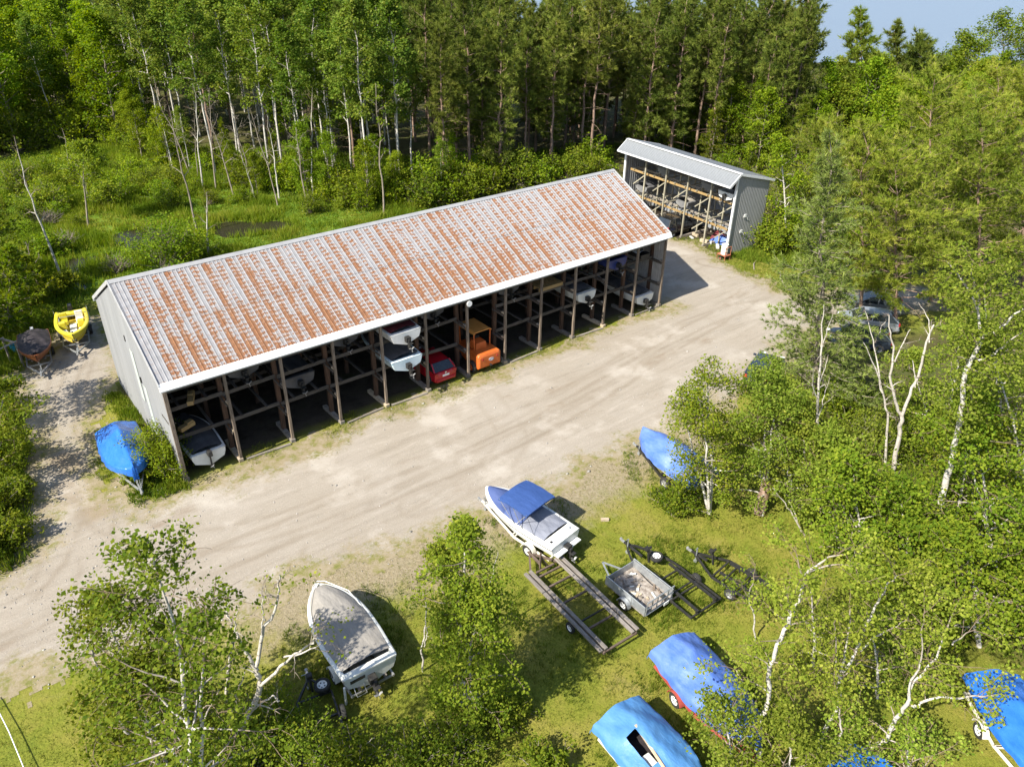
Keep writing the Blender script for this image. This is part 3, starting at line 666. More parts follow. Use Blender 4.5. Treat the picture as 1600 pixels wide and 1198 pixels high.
def leaf_mesh(name, P, size, m, rng, up=.8, asp=.7, vmul=None):
    """one folded rhombic leaf (two triangles) at every point"""
    n = len(P); sz = size*rng.uniform(.65, 1.35, n)
    nrm = rng.normal(size=(n, 3)); nrm[:, 2] = np.abs(nrm[:, 2])*.8+up; nrm[:, 0] -= up*.35; nrm /= np.linalg.norm(nrm, axis=1, keepdims=True)
    t = np.cross(nrm, rng.normal(size=(n, 3))); t /= np.linalg.norm(t, axis=1, keepdims=True)+1e-9; bt = np.cross(nrm, t)
    h = sz[:, None]
    V = np.stack([P-t*h*.5, P+bt*h*.5*asp-nrm*h*.08, P+t*h*.5-nrm*h*.1, P-bt*h*.5*asp-nrm*h*.08], 1).reshape(-1, 3)
    b = np.arange(n)[:, None]*4
    F = np.concatenate([b+np.array([[0, 1, 2]]), b+np.array([[0, 2, 3]])], 1).reshape(-1, 3)
    v = np.clip(rng.beta(2.2, 2.6, n)+(vmul if vmul is not None else 0), 0, 1)
    return npmesh(name, V, F, 3, m, {'v': ('FACE', np.repeat(v, 2))})
def tuft_mesh(name, P, D, ln, wd, k, m, rng, spread=.8, vmul=None):
    """needle tufts: k thin blades fanning out from every point around direction D"""
    n = len(P); P = np.repeat(P, k, 0); D = np.repeat(D, k, 0)
    d = D+rng.normal(size=(n*k, 3))*spread; d /= np.linalg.norm(d, axis=1, keepdims=True)
    s = np.cross(d, rng.normal(size=(n*k, 3))); s /= np.linalg.norm(s, axis=1, keepdims=True)+1e-9
    l = (ln*rng.uniform(.6, 1.25, n*k))[:, None]; ww = (wd*rng.uniform(.7, 1.2, n*k))[:, None]
    V = np.stack([P-d*l*.1-s*ww, P-d*l*.1+s*ww, P+d*l], 1).reshape(-1, 3)
    F = np.arange(n*k*3).reshape(-1, 3)
    v = np.clip(rng.beta(2, 2.6, n), 0, 1)
    if vmul is not None: v = np.clip(v+vmul, 0, 1)
    return npmesh(name, V, F, 3, m, {'v': ('FACE', np.repeat(v, k))})
def curve(rng, p, d, ln, n, bend, wander):
    """polyline of n+1 points from p along d, turning towards 'bend' and wandering"""
    pts = [np.array(p, float)]; d = np.array(d, float); st_ = ln/n
    for i in range(n):
        d = d+np.array(bend)/n+rng.normal(size=3)*wander; d /= np.linalg.norm(d)+1e-9
        pts.append(pts[-1]+d*st_)
    return np.array(pts)
def perp_dir(rng, axis, ang, az=None):
    axis = axis/np.linalg.norm(axis); r = np.array([0, 0, 1.]) if abs(axis[2]) < .9 else np.array([1., 0, 0])
    x = np.cross(axis, r); x /= np.linalg.norm(x); y = np.cross(axis, x)
    az = rng.uniform(0, 2*PI) if az is None else az
    return axis*math.cos(ang)+(x*math.cos(az)+y*math.sin(az))*math.sin(ang)
def broad(seed, H, rad, base=.25, nprim=16, leaf=.13, per=26, r0=None, lean=(0, 0), stems=1, bark=None, lm=None, droop=0.15, dead=False, dens=1.0, clump=.38, up_ang=(35, 62), sidek=5, twig=True, top=1.0, wander=.05, stem_spread=.16):
    """broad-leaved tree -> (trunk mesh, crown mesh or None); base at the origin"""
    rng = np.random.default_rng(seed); W = Wood(); C = []; CW = []
    for s in range(stems):
        h = H*(1 if s == 0 else rng.uniform(.7, .95)); rr = (r0 or H*.012)*(1 if s == 0 else .8)
        az0 = rng.uniform(0, 2*PI); sp = stem_spread if stems > 1 else 0.0
        nseg = 10; t = np.linspace(0, 1, nseg+1)
        wob = np.cumsum(rng.normal(size=(nseg+1, 2))*H*wander*.25, 0)*t[:, None]**.7; wob -= wob[-1]*t[:, None]*.9
        tr = np.stack([lean[0]*t**1.15+wob[:, 0]+math.cos(az0)*sp*h*t**.8, lean[1]*t**1.15+wob[:, 1]+math.sin(az0)*sp*h*t**.8, h*t], -1)
        W.limb(tr, rr*(1-.93*t**.85)+.012, 7)
        npr = nprim if s == 0 else max(4, int(nprim*.65))
        for i in range(npr):
            tt = base+(1-base)*((i+rng.uniform(0, .9))/npr)**.9; tt = min(tt, .985)
            k = tt*nseg; a = int(k); p = tr[a]*(1-(k-a))+tr[min(a+1, nseg)]*(k-a)
            q = (tt-base)/(1-base)
            prof = (.55+.9*q-1.15*q*q)*1.25 if q < .8 else max(.18, (1-q)*2.2)*1.0
            ln = rad*max(.22, prof)*rng.uniform(.75, 1.2)*(1 if s == 0 else .8)
            el = R(rng.uniform(*up_ang))*(1-.0*q)+q*.25
            az = i*2.39996+rng.uniform(-.5, .5)+s
            d = np.array([math.cos(az)*math.cos(el), math.sin(az)*math.cos(el), math.sin(el)])
            br = curve(rng, p, d, ln, 5, (0, 0, -droop*2), .13)
            r1 = max(.014, min(rr*.5, rr*(1-.9*tt)*.65))
            W.limb(br, np.linspace(r1, .008, 6), 5)
            C += [br[-1], br[4]]; CW += [1, .7]
            for j in range(sidek):
                u = rng.uniform(.3, 1)*5; a = min(int(u), 4); pp = br[a]*(1-(u-a))+br[a+1]*(u-a)
                ax = br[a+1]-br[a]
                dd = perp_dir(rng, ax, R(rng.uniform(35, 70))); dd[2] = dd[2]*.7+.1
                l2 = ln*rng.uniform(.22, .5)
                tw = curve(rng, pp, dd, l2, 3, (0, 0, -droop*2.5), .2)
                if twig: W.limb(tw, np.linspace(max(.009, r1*.35), .005, 4), 4)
                C += [tw[-1], tw[2]]; CW += [1, .7]
                if dead:
                    for _ in range(2):
                        t3 = curve(rng, tw[rng.integers(1, 4)], perp_dir(rng, tw[-1]-tw[0], R(45)), l2*.5, 2, (0, 0, .1), .25); W.limb(t3, np.linspace(.007, .004, 3), 3)
    tm = W.mesh('trunk', bark or bark_birch)
    if dead and dens <= 0: return tm, None
    C = np.array(C); CW = np.array(CW)
    keep = rng.uniform(size=len(C)) < min(1, dens); C, CW = C[keep], CW[keep]
    cl = clump*rng.uniform(.7, 1.35, len(C)); cnt = np.maximum(3, (per*CW*rng.uniform(.6, 1.4, len(C))).astype(int))
    I = np.repeat(np.arange(len(C)), cnt)
    off = rng.normal(size=(len(I), 3)); off *= (rng.uniform(size=(len(I), 1))**.35)/(np.linalg.norm(off, axis=1, keepdims=True)+1e-9)
    off[:, 2] *= .75; off[:, 2] -= droop*.5*rng.uniform(size=len(I))
    P = C[I]+off*cl[I][:, None]
    P[:, 2] = np.maximum(P[:, 2], .06)
    cv = rng.normal(size=len(C))*.1
    return tm, leaf_mesh('crown', P, leaf, lm or leaf_birch, rng, vmul=cv[I])
def bush(seed, H, rad, lm, leaf=.12, per=24, n=40, bark=None):
    rng = np.random.default_rng(seed); W = Wood(); C = []
    for i in range(n):
        az = rng.uniform(0, 2*PI); el = R(rng.uniform(25, 88)); d = np.array([math.cos(az)*math.cos(el), math.sin(az)*math.cos(el), math.sin(el)])
        ln = rng.uniform(.55, 1.05)*(rad*math.cos(el)+H*math.sin(el))
        br = curve(rng, (rng.normal()*.12*rad, rng.normal()*.12*rad, 0), d, ln, 4, (0, 0, -.15), .14)
        W.limb(br, np.linspace(.03, .007, 5), 4); C += [br[4], br[3], br[2]+rng.normal(size=3)*.15]
        for j in range(2):
            tw = curve(rng, br[rng.integers(2, 4)], perp_dir(rng, d, R(50)), ln*.35, 2, (0, 0, 0), .2); W.limb(tw, np.linspace(.01, .005, 3), 3); C.append(tw[-1])
    C = np.array(C); I = np.repeat(np.arange(len(C)), per)
    off = rng.normal(size=(len(I), 3)); off *= (rng.uniform(size=(len(I), 1))**.4)/(np.linalg.norm(off, axis=1, keepdims=True)+1e-9)
    P = C[I]+off*(.16*(rad+H)*.7*rng.uniform(.7, 1.3, len(C)))[I][:, None]; P[:, 2] = np.maximum(P[:, 2], .04)
    cv = rng.normal(size=len(C))*.12
    return W.mesh('stems', bark or bark_grey), leaf_mesh('crown', P, leaf, lm, rng, vmul=cv[I])
def conifer(seed, H, rad, base=.45, whorls=16, per_w=5, kind='red', lm=None, bark=None, dead_low=True, r0=None, tl=.34, tw=.045, k=7, plate=.0, prof='oval', side=4, tstep=.34, droop=.1, lean=(0, 0)):
    rng = np.random.default_rng(seed); W = Wood(); T = []; D = []; TV = []
    rr = r0 or H*.0095; nseg = 10; t = np.linspace(0, 1, nseg+1)
    tr = np.stack([lean[0]*t+rng.normal(size=nseg+1)*.05*t*4, lean[1]*t+rng.normal(size=nseg+1)*.05*t*4, H*t], -1); tr[0, :2] = 0
    W.limb(tr, rr*(1-.92*t)+.012, 7)
    def at(tt):
        u = tt*nseg; a = min(int(u), nseg-1); return tr[a]*(1-(u-a))+tr[a+1]*(u-a)
    if dead_low:
        for i in range(int(22*base/.45)):
            tt = rng.uniform(.12, base+.1); az = rng.uniform(0, 2*PI); ln = rad*rng.uniform(.25, .85)
            d = np.array([math.cos(az), math.sin(az), rng.uniform(-.25, .3)]); br = curve(rng, at(tt), d, ln, 3, (0, 0, -.1), .12); W.limb(br, np.linspace(.022, .006, 4), 3)
    for w_ in range(whorls):
        q = (w_+.5)/whorls; tt = base+(1-base)*q
        if prof == 'cone': L_ = rad*(1-q)**.85+.25
        elif prof == 'oval': L_ = rad*(.55+1.5*q-1.9*q*q) if q < .9 else rad*.3
        else: L_ = rad*(.75+.5*math.sin(q*PI))*(1-.55*q**2)
        L_ = max(.35, L_)*(rng.uniform(.6, 1.25) if prof == 'oval' else rng.uniform(.85, 1.15)); lop = rng.uniform(0, 2*PI)
        nn = per_w if q < .92 else 3
        for b_ in range(nn):
            az = w_*1.3+b_*2*PI/nn+rng.uniform(-.35, .35); ln = L_*rng.uniform(.65, 1.2)*(1+.3*math.cos(az-lop))
            if prof == 'cone': el = R(rng.uniform(-18, 8)+q*35)
            elif prof == 'oval': el = R(rng.uniform(-5, 30)+q*25)
            else: el = R(rng.uniform(-4, 18)+q*30)
            d = np.array([math.cos(az)*math.cos(el), math.sin(az)*math.cos(el), math.sin(el)])
            p = at(min(.985, tt+rng.uniform(-.4, .4)*(1-base)/whorls)); br = curve(rng, p, d, ln, 4, (0, 0, droop if prof != 'cone' else .22), .08)
            W.limb(br, np.linspace(max(.014, rr*.32*(1-tt)+.012), .007, 5), 4)
            bv = rng.normal()*.1
            segs = [(br, .35 if prof != 'cone' else .18)]
            for s_ in range(side):
                u = rng.uniform(.3, .95)*4; a = min(int(u), 3); pp = br[a]*(1-(u-a))+br[a+1]*(u-a)
                ax = br[a+1]-br[a]; dd = perp_dir(rng, ax, R(rng.uniform(35, 65))); dd[2] *= (.25 if plate else .6)
                l2 = ln*rng.uniform(.25, .5)*(1.15-u/6); t2 = curve(rng, pp, dd, l2, 2, (0, 0, .12), .12); W.limb(t2, np.linspace(.011, .005, 3), 3); segs.append((t2, .15))
            for sg, s0 in segs:
                lens = np.linalg.norm(np.diff(sg, axis=0), axis=1).sum(); m = max(1, int(lens*(1-s0)/tstep)+1)
                for u in np.linspace(s0, 1, m):
                    v = u*(len(sg)-1); a = min(int(v), len(sg)-2); T.append(sg[a]*(1-(v-a))+sg[a+1]*(v-a)+rng.normal(size=3)*.05)
                    dr = sg[a+1]-sg[a]; dr = dr/(np.linalg.norm(dr)+1e-9); dr[2] += .35 if plate else .15; D.append(dr); TV.append(bv)
    T.append(tr[-1]); D.append(np.array([0, 0, 1.])); TV.append(0)
    return W.mesh('trunk', bark or bark_pine), tuft_mesh('crown', np.array(T), np.array(D), tl, tw, k, lm or needle_red, rng, .55, np.array(TV))
def put(name, label, cat, meshes, loc, rz=0.0, sc=1.0, group=None, parts=('trunk', 'crown'), scz=None):
    o = thing(name, label, cat, (loc[0], loc[1], 0), rz, group); o.scale = (sc, sc, sc*(scz or 1))
    for pn, me in zip(parts, meshes):
        if me is not None: link(pn, me, None, o)
    return o
def span(base_px, top_px):
    """base point, height and lean of an upright thing whose foot and tip are seen at these pixels"""
    b = gp(*base_px); best = None
    for h in np.arange(1.0, 30, .1):
        t = gp(top_px[0], top_px[1], h); d = math.hypot(t[0]-b[0], t[1]-b[1])
        if best is None or d < best[0]: best = (d, h, t[0]-b[0], t[1]-b[1])
    return b, float(best[1]), (float(best[2]), float(best[3]))
NT = [0]
def tree_px(fn, name, label, cat, base_px, top_px, group=None, parts=('trunk', 'crown'), lean=True, **k):
    b, h, ln = span(base_px, top_px); NT[0] += 1
    ms = fn(1000+NT[0], h, lean=ln if lean else (0, 0), **k)
    return put(name, label, cat, ms, b, group=group, parts=parts)

def on_plane(base, px):
    """point seen at pixel px on the upright plane through base that faces the camera"""
    d = _fw+_r2*(px[0]-800)/FPX-_u2*(px[1]-599)/FPX
    n = np.array([math.sin(YAW), math.cos(YAW), 0.0]); o = np.array([CX, CY, CZ]); t = ((base-o)@n)/(d@n)
    return o+t*d
def traced(name, label, cat, base_px, limbs, dead=True, lm=None, bark=None, side=.9, slen=1.1, leaf=.11, per=20, dens=.8, clump=.4, seed=0, depth=.22, group=None, start=.25, sidek=4, droop=.12, extra=()):
    """tree whose main limbs follow those in the photograph: limbs = [(pixels from thick to thin end, r0, r1), ...]; side branches go all round"""
    rng = np.random.default_rng(seed+900); b = gp(*base_px); W = Wood(); C = []; n = np.array([math.sin(YAW), math.cos(YAW), 0.0])
    for li, (pts, r0, r1) in enumerate(limbs):
        P = np.array([on_plane(b, p) for p in pts])-b
        if li == 0: P[0, 2] = min(P[0, 2], -.05)
        else:
            q = np.linspace(0, 1, len(P)); P += n[None]*(q[:, None]*rng.normal()*depth*np.linalg.norm(P[-1]-P[0]))
        # smooth
        o = []
        for i in range(len(P)-1):
            p0, p1, p2, p3 = P[max(i-1, 0)], P[i], P[i+1], P[min(i+2, len(P)-1)]
            for t in np.linspace(0, 1, 4, endpoint=False): o.append(.5*((2*p1)+(-p0+p2)*t+(2*p0-5*p1+4*p2-p3)*t*t+(-p0+3*p1-3*p2+p3)*t**3))
        o.append(P[-1]); o = np.array(o); o[1:-1] += rng.normal(size=(len(o)-2, 3))*.025
        rad = np.linspace(r0, r1, len(o))*.68; W.limb(o, rad, 8)
        L_ = np.linalg.norm(np.diff(o, axis=0), axis=1).sum(); ns = int(L_*side/(.55 if not dead else 1.0))+1
        C.append(o[-1])
        for k in range(ns):
            u = rng.uniform(start if li == 0 else .25, 1)*(len(o)-1); a = min(int(u), len(o)-2); p = o[a]*(1-(u-a))+o[a+1]*(u-a)
            d = perp_dir(rng, o[a+1]-o[a], R(rng.uniform(35, 80))); d[2] = d[2]*.6+.25
            l = slen*rng.uniform(.45, 1.2)*(1.1-.5*u/len(o)); br = curve(rng, p, d, l, 4, (0, 0, -droop*2), .15); rr = max(.012, min(.03, rad[a]*.4)); W.limb(br, np.linspace(rr, .006, 5), 5)
            C += [br[-1], br[3]]
            for j in range(sidek+(3 if dead else 0)):
                tw = curve(rng, br[rng.integers(1, 5)], perp_dir(rng, d, R(rng.uniform(30, 65))), l*rng.uniform(.3, .55), 2, (0, 0, -droop*2), .2); W.limb(tw, np.linspace(.009, .004, 3), 3); C.append(tw[-1])
    for e in extra:   # leafy sprays away from the drawn limbs
        C.append(on_plane(b, e)-b+n*rng.normal()*.4)
    tm = W.mesh('trunk', bark or bark_dead); cm = None
    if lm is not None:
        C = np.array(C); keep = rng.uniform(size=len(C)) < dens
        if extra: keep[-len(extra):] = True
        C = C[keep]; cl = clump*rng.uniform(.7, 1.35, len(C)); I = np.repeat(np.arange(len(C)), np.maximum(3, (per*rng.uniform(.6, 1.4, len(C))).astype(int)))
        off = rng.normal(size=(len(I), 3)); off *= (rng.uniform(size=(len(I), 1))**.35)/(np.linalg.norm(off, axis=1, keepdims=True)+1e-9); off[:, 2] = off[:, 2]*.75-droop*.5
        P = C[I]+off*cl[I][:, None]; P[:, 2] = np.maximum(P[:, 2], .05); cm = leaf_mesh('crown', P, leaf, lm, rng, vmul=(rng.normal(size=len(C))*.1)[I])
    return put(name, label, cat, (tm, cm), b, group=group)

# ---- single trees near the camera
TP = tree_px
TP(broad, 'birch_tree', 'leafy multi-stemmed birch overhanging the gravel road in the lower left corner', 'tree', (335, 1345), (278, 782), rad=2.6, base=.36, nprim=24, leaf=.115, per=24, stems=2, lm=leaf_front, clump=.4, dens=.62, up_ang=(15, 50), sidek=6, r0=.11, stem_spread=.09)
TP(broad, 'birch_tree', 'dense leafy birch bush low under the overhanging birch at the lower left', 'tree', (280, 1235), (235, 930), rad=2.4, base=.05, nprim=32, leaf=.115, per=28, stems=3, lm=leaf_front, clump=.42, dens=.85, up_ang=(5, 45), sidek=6, r0=.07)
traced('birch_tree', 'slim birch with crooked white trunk leaning left at the lower left lawn edge', 'tree', (262, 1222), [([(262, 1222), (237, 1187), (210, 1160), (183, 1118), (164, 1084), (157, 1053), (147, 1030), (145, 1006)], .1, .035)], lm=leaf_front, bark=bark_birch, dead=False, side=1.0, slen=1.0, start=.35, seed=1, dens=.75)
traced('bare_birch', 'mostly bare white birch with forked limbs left of the grey covered boat', 'tree', (348, 1176), [([(348, 1176), (388, 1115), (405, 1076), (401, 1046)], .17, .12), ([(401, 1046), (373, 1000), (360, 970), (346, 938)], .1, .03), ([(401, 1040), (409, 992), (424, 965), (432, 935), (434, 905)], .1, .03), ([(409, 992), (411, 950), (411, 915)], .045, .015), ([(405, 1072), (440, 1034), (459, 1012), (491, 981), (505, 965)], .09, .025), ([(443, 1026), (478, 1022), (500, 1012)], .05, .02), ([(373, 1000), (367, 975), (374, 948)], .05, .02), ([(363, 1103), (372, 1075), (386, 1040)], .045, .03), ([(388, 1115), (420, 1090), (436, 1096)], .05, .03), ([(370, 1145), (360, 1120), (372, 1100)], .05, .02)], lm=leaf_front, per=9, dens=.13, side=1.1, slen=1.0, seed=2, extra=[(470, 900), (478, 915), (488, 925), (455, 1050), (440, 1075), (520, 960), (505, 975), (535, 985)])
traced('birch_stub', 'short broken white birch stub beside the bare birch near the gravel', 'tree stub', (353, 1082), [([(353, 1082), (358, 1040), (364, 1004)], .1, .085)], side=0, seed=3)
TP(broad, 'young_birch', 'dense young birch clump between the grey boat and the bimini boat', 'tree', (735, 1125), (738, 830), rad=1.8, base=.04, nprim=34, leaf=.11, per=28, stems=3, lm=leaf_front, clump=.4, dens=.9, up_ang=(10, 45), stem_spread=.06)
traced('dead_sapling', 'thin dead white birch sapling right of the grey boat shadow', 'dead tree', (661, 1048), [([(661, 1048), (660, 1005), (666, 965), (664, 924)], .065, .02), ([(663, 1010), (668, 990), (667, 975)], .035, .02)], side=.8, slen=.5, seed=4)
traced('dead_sapling', 'bare leaning white stem at the left edge of the young birch clump', 'dead tree', (688, 1010), [([(688, 1010), (695, 965), (702, 922)], .05, .025)], side=.3, slen=.4, seed=5)
traced('dead_sapling', 'bare white stem rising through the young birch clump toward the boat trailer wheel', 'dead tree', (752, 1000), [([(752, 1000), (760, 940), (770, 895), (778, 862)], .06, .02)], side=.5, slen=.4, seed=6)
traced('fallen_limb', 'pale forked branch sticking out of the shrubs at the bottom centre', 'branch', (540, 1192), [([(540, 1192), (552, 1180), (566, 1165), (585, 1152)], .05, .015), ([(545, 1187), (575, 1188), (605, 1180), (612, 1172)], .045, .015)], side=.6, slen=.5, seed=7)
# right: birches round the tarped boat by the yard
TP(broad, 'birch_tree', 'birch clump with white stems growing in front of the tarped boat by the yard', 'tree', (1108, 802), (1092, 578), rad=2.3, base=.2, nprim=22, leaf=.12, per=24, stems=3, lm=leaf_mid, clump=.42, dens=.82, up_ang=(5, 50), stem_spread=.1)
TP(broad, 'birch_tree', 'rounded leafy tree right of the tarped boat over the dark trunk', 'tree', (1190, 805), (1192, 592), rad=2.6, base=.1, nprim=30, leaf=.12, per=30, stems=2, lm=leaf_birch, clump=.48, dens=.95, up_ang=(5, 50))
put('leafy_shrub', 'leafy shrub at the lawn edge left of the birch clump by the tarped boat', 'shrub', bush(335, 1.5, 1.1, leaf_mid, leaf=.11, per=24, n=34), gp(1050, 800), parts=('stems', 'crown'))
traced('bare_birch', 'dead white birch with upright forked tips in front of the grey-green spruce', 'dead tree', (1278, 775), [([(1278, 775), (1278, 714), (1278, 630), (1282, 567), (1285, 517), (1287, 476)], .14, .02), ([(1278, 645), (1272, 622), (1263, 587), (1257, 552)], .06, .018), ([(1283, 545), (1291, 510), (1298, 476)], .04, .012), ([(1280, 600), (1291, 578), (1299, 560)], .035, .012), ([(1279, 650), (1290, 620), (1299, 596)], .04, .012)], side=.8, slen=.7, seed=8)
traced('bare_birch', 'dead white birch with thick spreading fork in the right grove', 'dead tree', (1396, 740), [([(1396, 740), (1397, 720), (1404, 684), (1409, 650)], .2, .15), ([(1409, 650), (1399, 627), (1392, 587), (1397, 550), (1391, 520), (1390, 493)], .13, .03), ([(1409, 650), (1424, 617), (1440, 580), (1450, 540), (1464, 512)], .13, .06), ([(1452, 535), (1456, 505), (1445, 482)], .05, .015), ([(1398, 565), (1412, 535), (1424, 516)], .06, .02), ([(1430, 605), (1432, 585), (1430, 568)], .05, .025)], side=.7, slen=.7, seed=9)
traced('bare_birch', 'slender dead white birch just left of the thick forked dead birch', 'dead tree', (1381, 735), [([(1381, 735), (1387, 660), (1379, 614), (1367, 574), (1349, 535)], .11, .025), ([(1379, 614), (1377, 580), (1374, 543), (1367, 503)], .07, .02), ([(1374, 520), (1380, 505), (1384, 495)], .03, .012)], side=.8, slen=.7, seed=10)
traced('birch_tree', 'tall birch with thick white trunk standing clear at the right grove', 'tree', (1455, 897), [([(1455, 897), (1460, 846), (1469, 790), (1485, 730), (1494, 687), (1504, 630), (1509, 580), (1524, 550), (1537, 523)], .24, .1), ([(1537, 523), (1551, 513), (1574, 480), (1600, 458)], .09, .03), ([(1533, 528), (1531, 483), (1514, 447), (1494, 420)], .08, .025), ([(1530, 483), (1524, 440), (1522, 402)], .05, .02), ([(1524, 565), (1545, 555), (1567, 533), (1600, 507)], .08, .03), ([(1463, 815), (1439, 820), (1404, 829), (1387, 840)], .09, .05)], lm=leaf_birch, bark=bark_birch, dead=False, side=1.1, slen=1.5, start=.5, leaf=.13, per=26, dens=.8, clump=.5, seed=11)
traced('birch_tree', 'second white trunk close behind the thick birch trunk', 'tree', (1476, 880), [([(1476, 880), (1488, 832), (1497, 795), (1512, 710), (1520, 640)], .15, .06)], lm=leaf_mid, bark=bark_birch, dead=False, side=1.2, slen=1.5, start=.45, leaf=.13, per=26, seed=12, clump=.5)
traced('fallen_limb', 'bare white broken limb leaning out of the grove toward the lawn corner', 'branch', (1258, 835), [([(1258, 835), (1240, 805), (1222, 780), (1207, 762)], .07, .02), ([(1246, 815), (1240, 795), (1236, 790)], .04, .02)], side=.3, slen=.4, seed=13)
RG = [((1252, 800), (1225, 625), 2.1, leaf_birch, 'leafy tree at the grove edge behind the lawn corner'),
      ((1310, 845), (1300, 690), 2.3, leaf_birch, 'dense leafy tree below the slender dead birches'),
      ((1345, 900), (1350, 735), 2.4, leaf_mid, 'leafy tree in front of the thick forked dead birch'),
      ((1405, 930), (1405, 775), 2.2, leaf_mid, 'leafy tree just left of the thick white birch trunk'),
      ((1530, 880), (1535, 640), 2.6, leaf_mid, 'leafy birch right behind the thick white birch trunk'),
      ((1570, 940), (1578, 620), 2.9, leaf_mid, 'tall leafy birch at the right edge above the blue tarp'),
      ((1625, 900), (1615, 500), 3.2, leaf_birch, 'leafy birch cut by the right edge of the view'),
      ((1462, 700), (1465, 500), 2.6, leaf_birch, 'leafy birch behind the forked dead birch under the pines'),
      ((1580, 760), (1590, 420), 3.0, leaf_birch, 'tall yellow-green birch below the right-hand pines'),
      ((1530, 1010), (1535, 830), 2.5, leaf_mid, 'dark leafy tree above the blue tarp at the right edge'),
      ((1420, 1010), (1425, 900), 2.0, leaf_mid, 'leafy tree filling the grove below the thick white trunk'),
      ((1610, 1010), (1605, 840), 2.2, leaf_mid, 'leafy tree at the right edge directly above the blue tarp'),
      ((1230, 690), (1228, 590), 1.9, leaf_birch, 'leafy tree between the yard corner car and the dead birches')]
for b_, t_, r_, lm_, lb in RG:
    TP(broad, 'birch_tree', lb, 'tree', b_, t_, rad=r_, base=.12, nprim=26, leaf=.14, per=21, stems=2, lm=lm_, clump=.5, dens=.92, up_ang=(5, 50), group='trees of the right grove', r0=.09)
K = dict(lm=leaf_birch, bark=bark_birch, dead=False, leaf=.105, group='birches of the lower right')
traced('birch_tree', 'airy birch with curved white trunk over the tarped boat on red trailer', 'tree', (1185, 1190), [([(1185, 1190), (1190, 1129), (1202, 1094), (1200, 1052), (1216, 1007), (1235, 965), (1252, 927), (1261, 895)], .13, .07), ([(1261, 895), (1282, 867), (1313, 850)], .06, .02), ([(1266, 892), (1296, 874), (1330, 868)], .045, .015), ([(1190, 1129), (1170, 1092), (1158, 1070)], .07, .03), ([(1256, 905), (1248, 880), (1246, 860)], .035, .012)], side=1.35, slen=1.5, dens=.6, per=26, seed=14, start=.3, **K)
traced('birch_tree', 'airy birch in the middle of the lower right grove', 'tree', (1280, 1175), [([(1280, 1175), (1289, 1139), (1310, 1101), (1312, 1059), (1320, 1024), (1324, 989), (1329, 951)], .12, .03), ([(1312, 1059), (1305, 1038), (1298, 982), (1294, 944)], .05, .02), ([(1316, 1050), (1345, 1017), (1366, 979), (1387, 951), (1411, 930), (1429, 928)], .08, .025), ([(1345, 1017), (1372, 1000), (1400, 995), (1430, 985)], .05, .02)], side=1.35, slen=1.5, dens=.58, per=26, seed=15, start=.3, **K)
traced('birch_tree', 'airy birch with several white limbs at the lower right', 'tree', (1308, 1205), [([(1308, 1205), (1330, 1182), (1348, 1171), (1383, 1157), (1401, 1122), (1420, 1094)], .15, .09), ([(1420, 1094), (1425, 1080), (1450, 1059), (1474, 1035), (1488, 1007), (1509, 975)], .08, .025), ([(1420, 1090), (1422, 1070), (1439, 1038), (1443, 989), (1448, 958)], .06, .02), ([(1425, 1102), (1436, 1101), (1460, 1087), (1509, 1087), (1551, 1084)], .08, .03), ([(1488, 1007), (1510, 1000), (1535, 998)], .04, .015)], side=1.3, slen=1.5, dens=.58, per=26, seed=16, start=.3, **K)
traced('birch_tree', 'thin white stem beside the airy birch in the lower right grove', 'tree', (1312, 1215), [([(1312, 1215), (1312, 1160), (1314, 1125), (1309, 1100)], .07, .03)], side=1.2, slen=1.0, dens=.6, per=22, seed=17, **K)
traced('fallen_limb', 'long white limb lying low along the bottom right edge', 'branch', (1422, 1165), [([(1422, 1165), (1450, 1170), (1474, 1178), (1510, 1190), (1560, 1205)], .09, .03)], side=.5, slen=.6, seed=18)
traced('birch_tree', 'small bare-stemmed birch beside the dark boat trailer', 'tree', (1180, 1000), [([(1180, 1000), (1178, 960), (1170, 935), (1178, 905), (1180, 880)], .06, .015), ([(1170, 935), (1160, 915), (1154, 900)], .03, .012)], side=1.3, slen=.8, dens=.35, per=16, seed=19, **K)
TP(broad, 'birch_tree', 'small airy birch covering the bow of the tarped boat on red trailer', 'tree', (1150, 1235), (1120, 1090), rad=1.5, base=.2, nprim=18, leaf=.105, per=24, lm=leaf_birch, clump=.42, dens=.7, up_ang=(10, 55), sidek=5, group='birches of the lower right', r0=.06)
TP(broad, 'birch_tree', 'low leafy birch at the bottom edge left of the low white limb', 'tree', (1235, 1250), (1230, 1130), rad=1.8, base=.1, nprim=22, leaf=.105, per=26, lm=leaf_birch, clump=.45, dens=.85, up_ang=(5, 50), group='birches of the lower right', r0=.06)
TP(broad, 'birch_tree', 'low leafy birch at the bottom edge below the horizontal white limb', 'tree', (1420, 1260), (1420, 1140), rad=1.7, base=.1, nprim=22, leaf=.105, per=24, lm=leaf_birch, clump=.4, dens=.42, up_ang=(5, 50), group='birches of the lower right', r0=.06)
TP(broad, 'birch_tree', 'leafy birch filling the gap behind the airy birches of the lower right', 'tree', (1370, 1090), (1365, 960), rad=1.9, base=.08, nprim=24, leaf=.11, per=24, lm=leaf_birch, clump=.4, dens=.42, up_ang=(5, 50), group='birches of the lower right', r0=.06)
TP(broad, 'birch_tree', 'leafy birch under the curved trunk near the dark trailer', 'tree', (1270, 1040), (1265, 900), rad=1.7, base=.08, nprim=22, leaf=.11, per=22, lm=leaf_birch, clump=.4, dens=.38, up_ang=(5, 50), group='birches of the lower right', r0=.06)
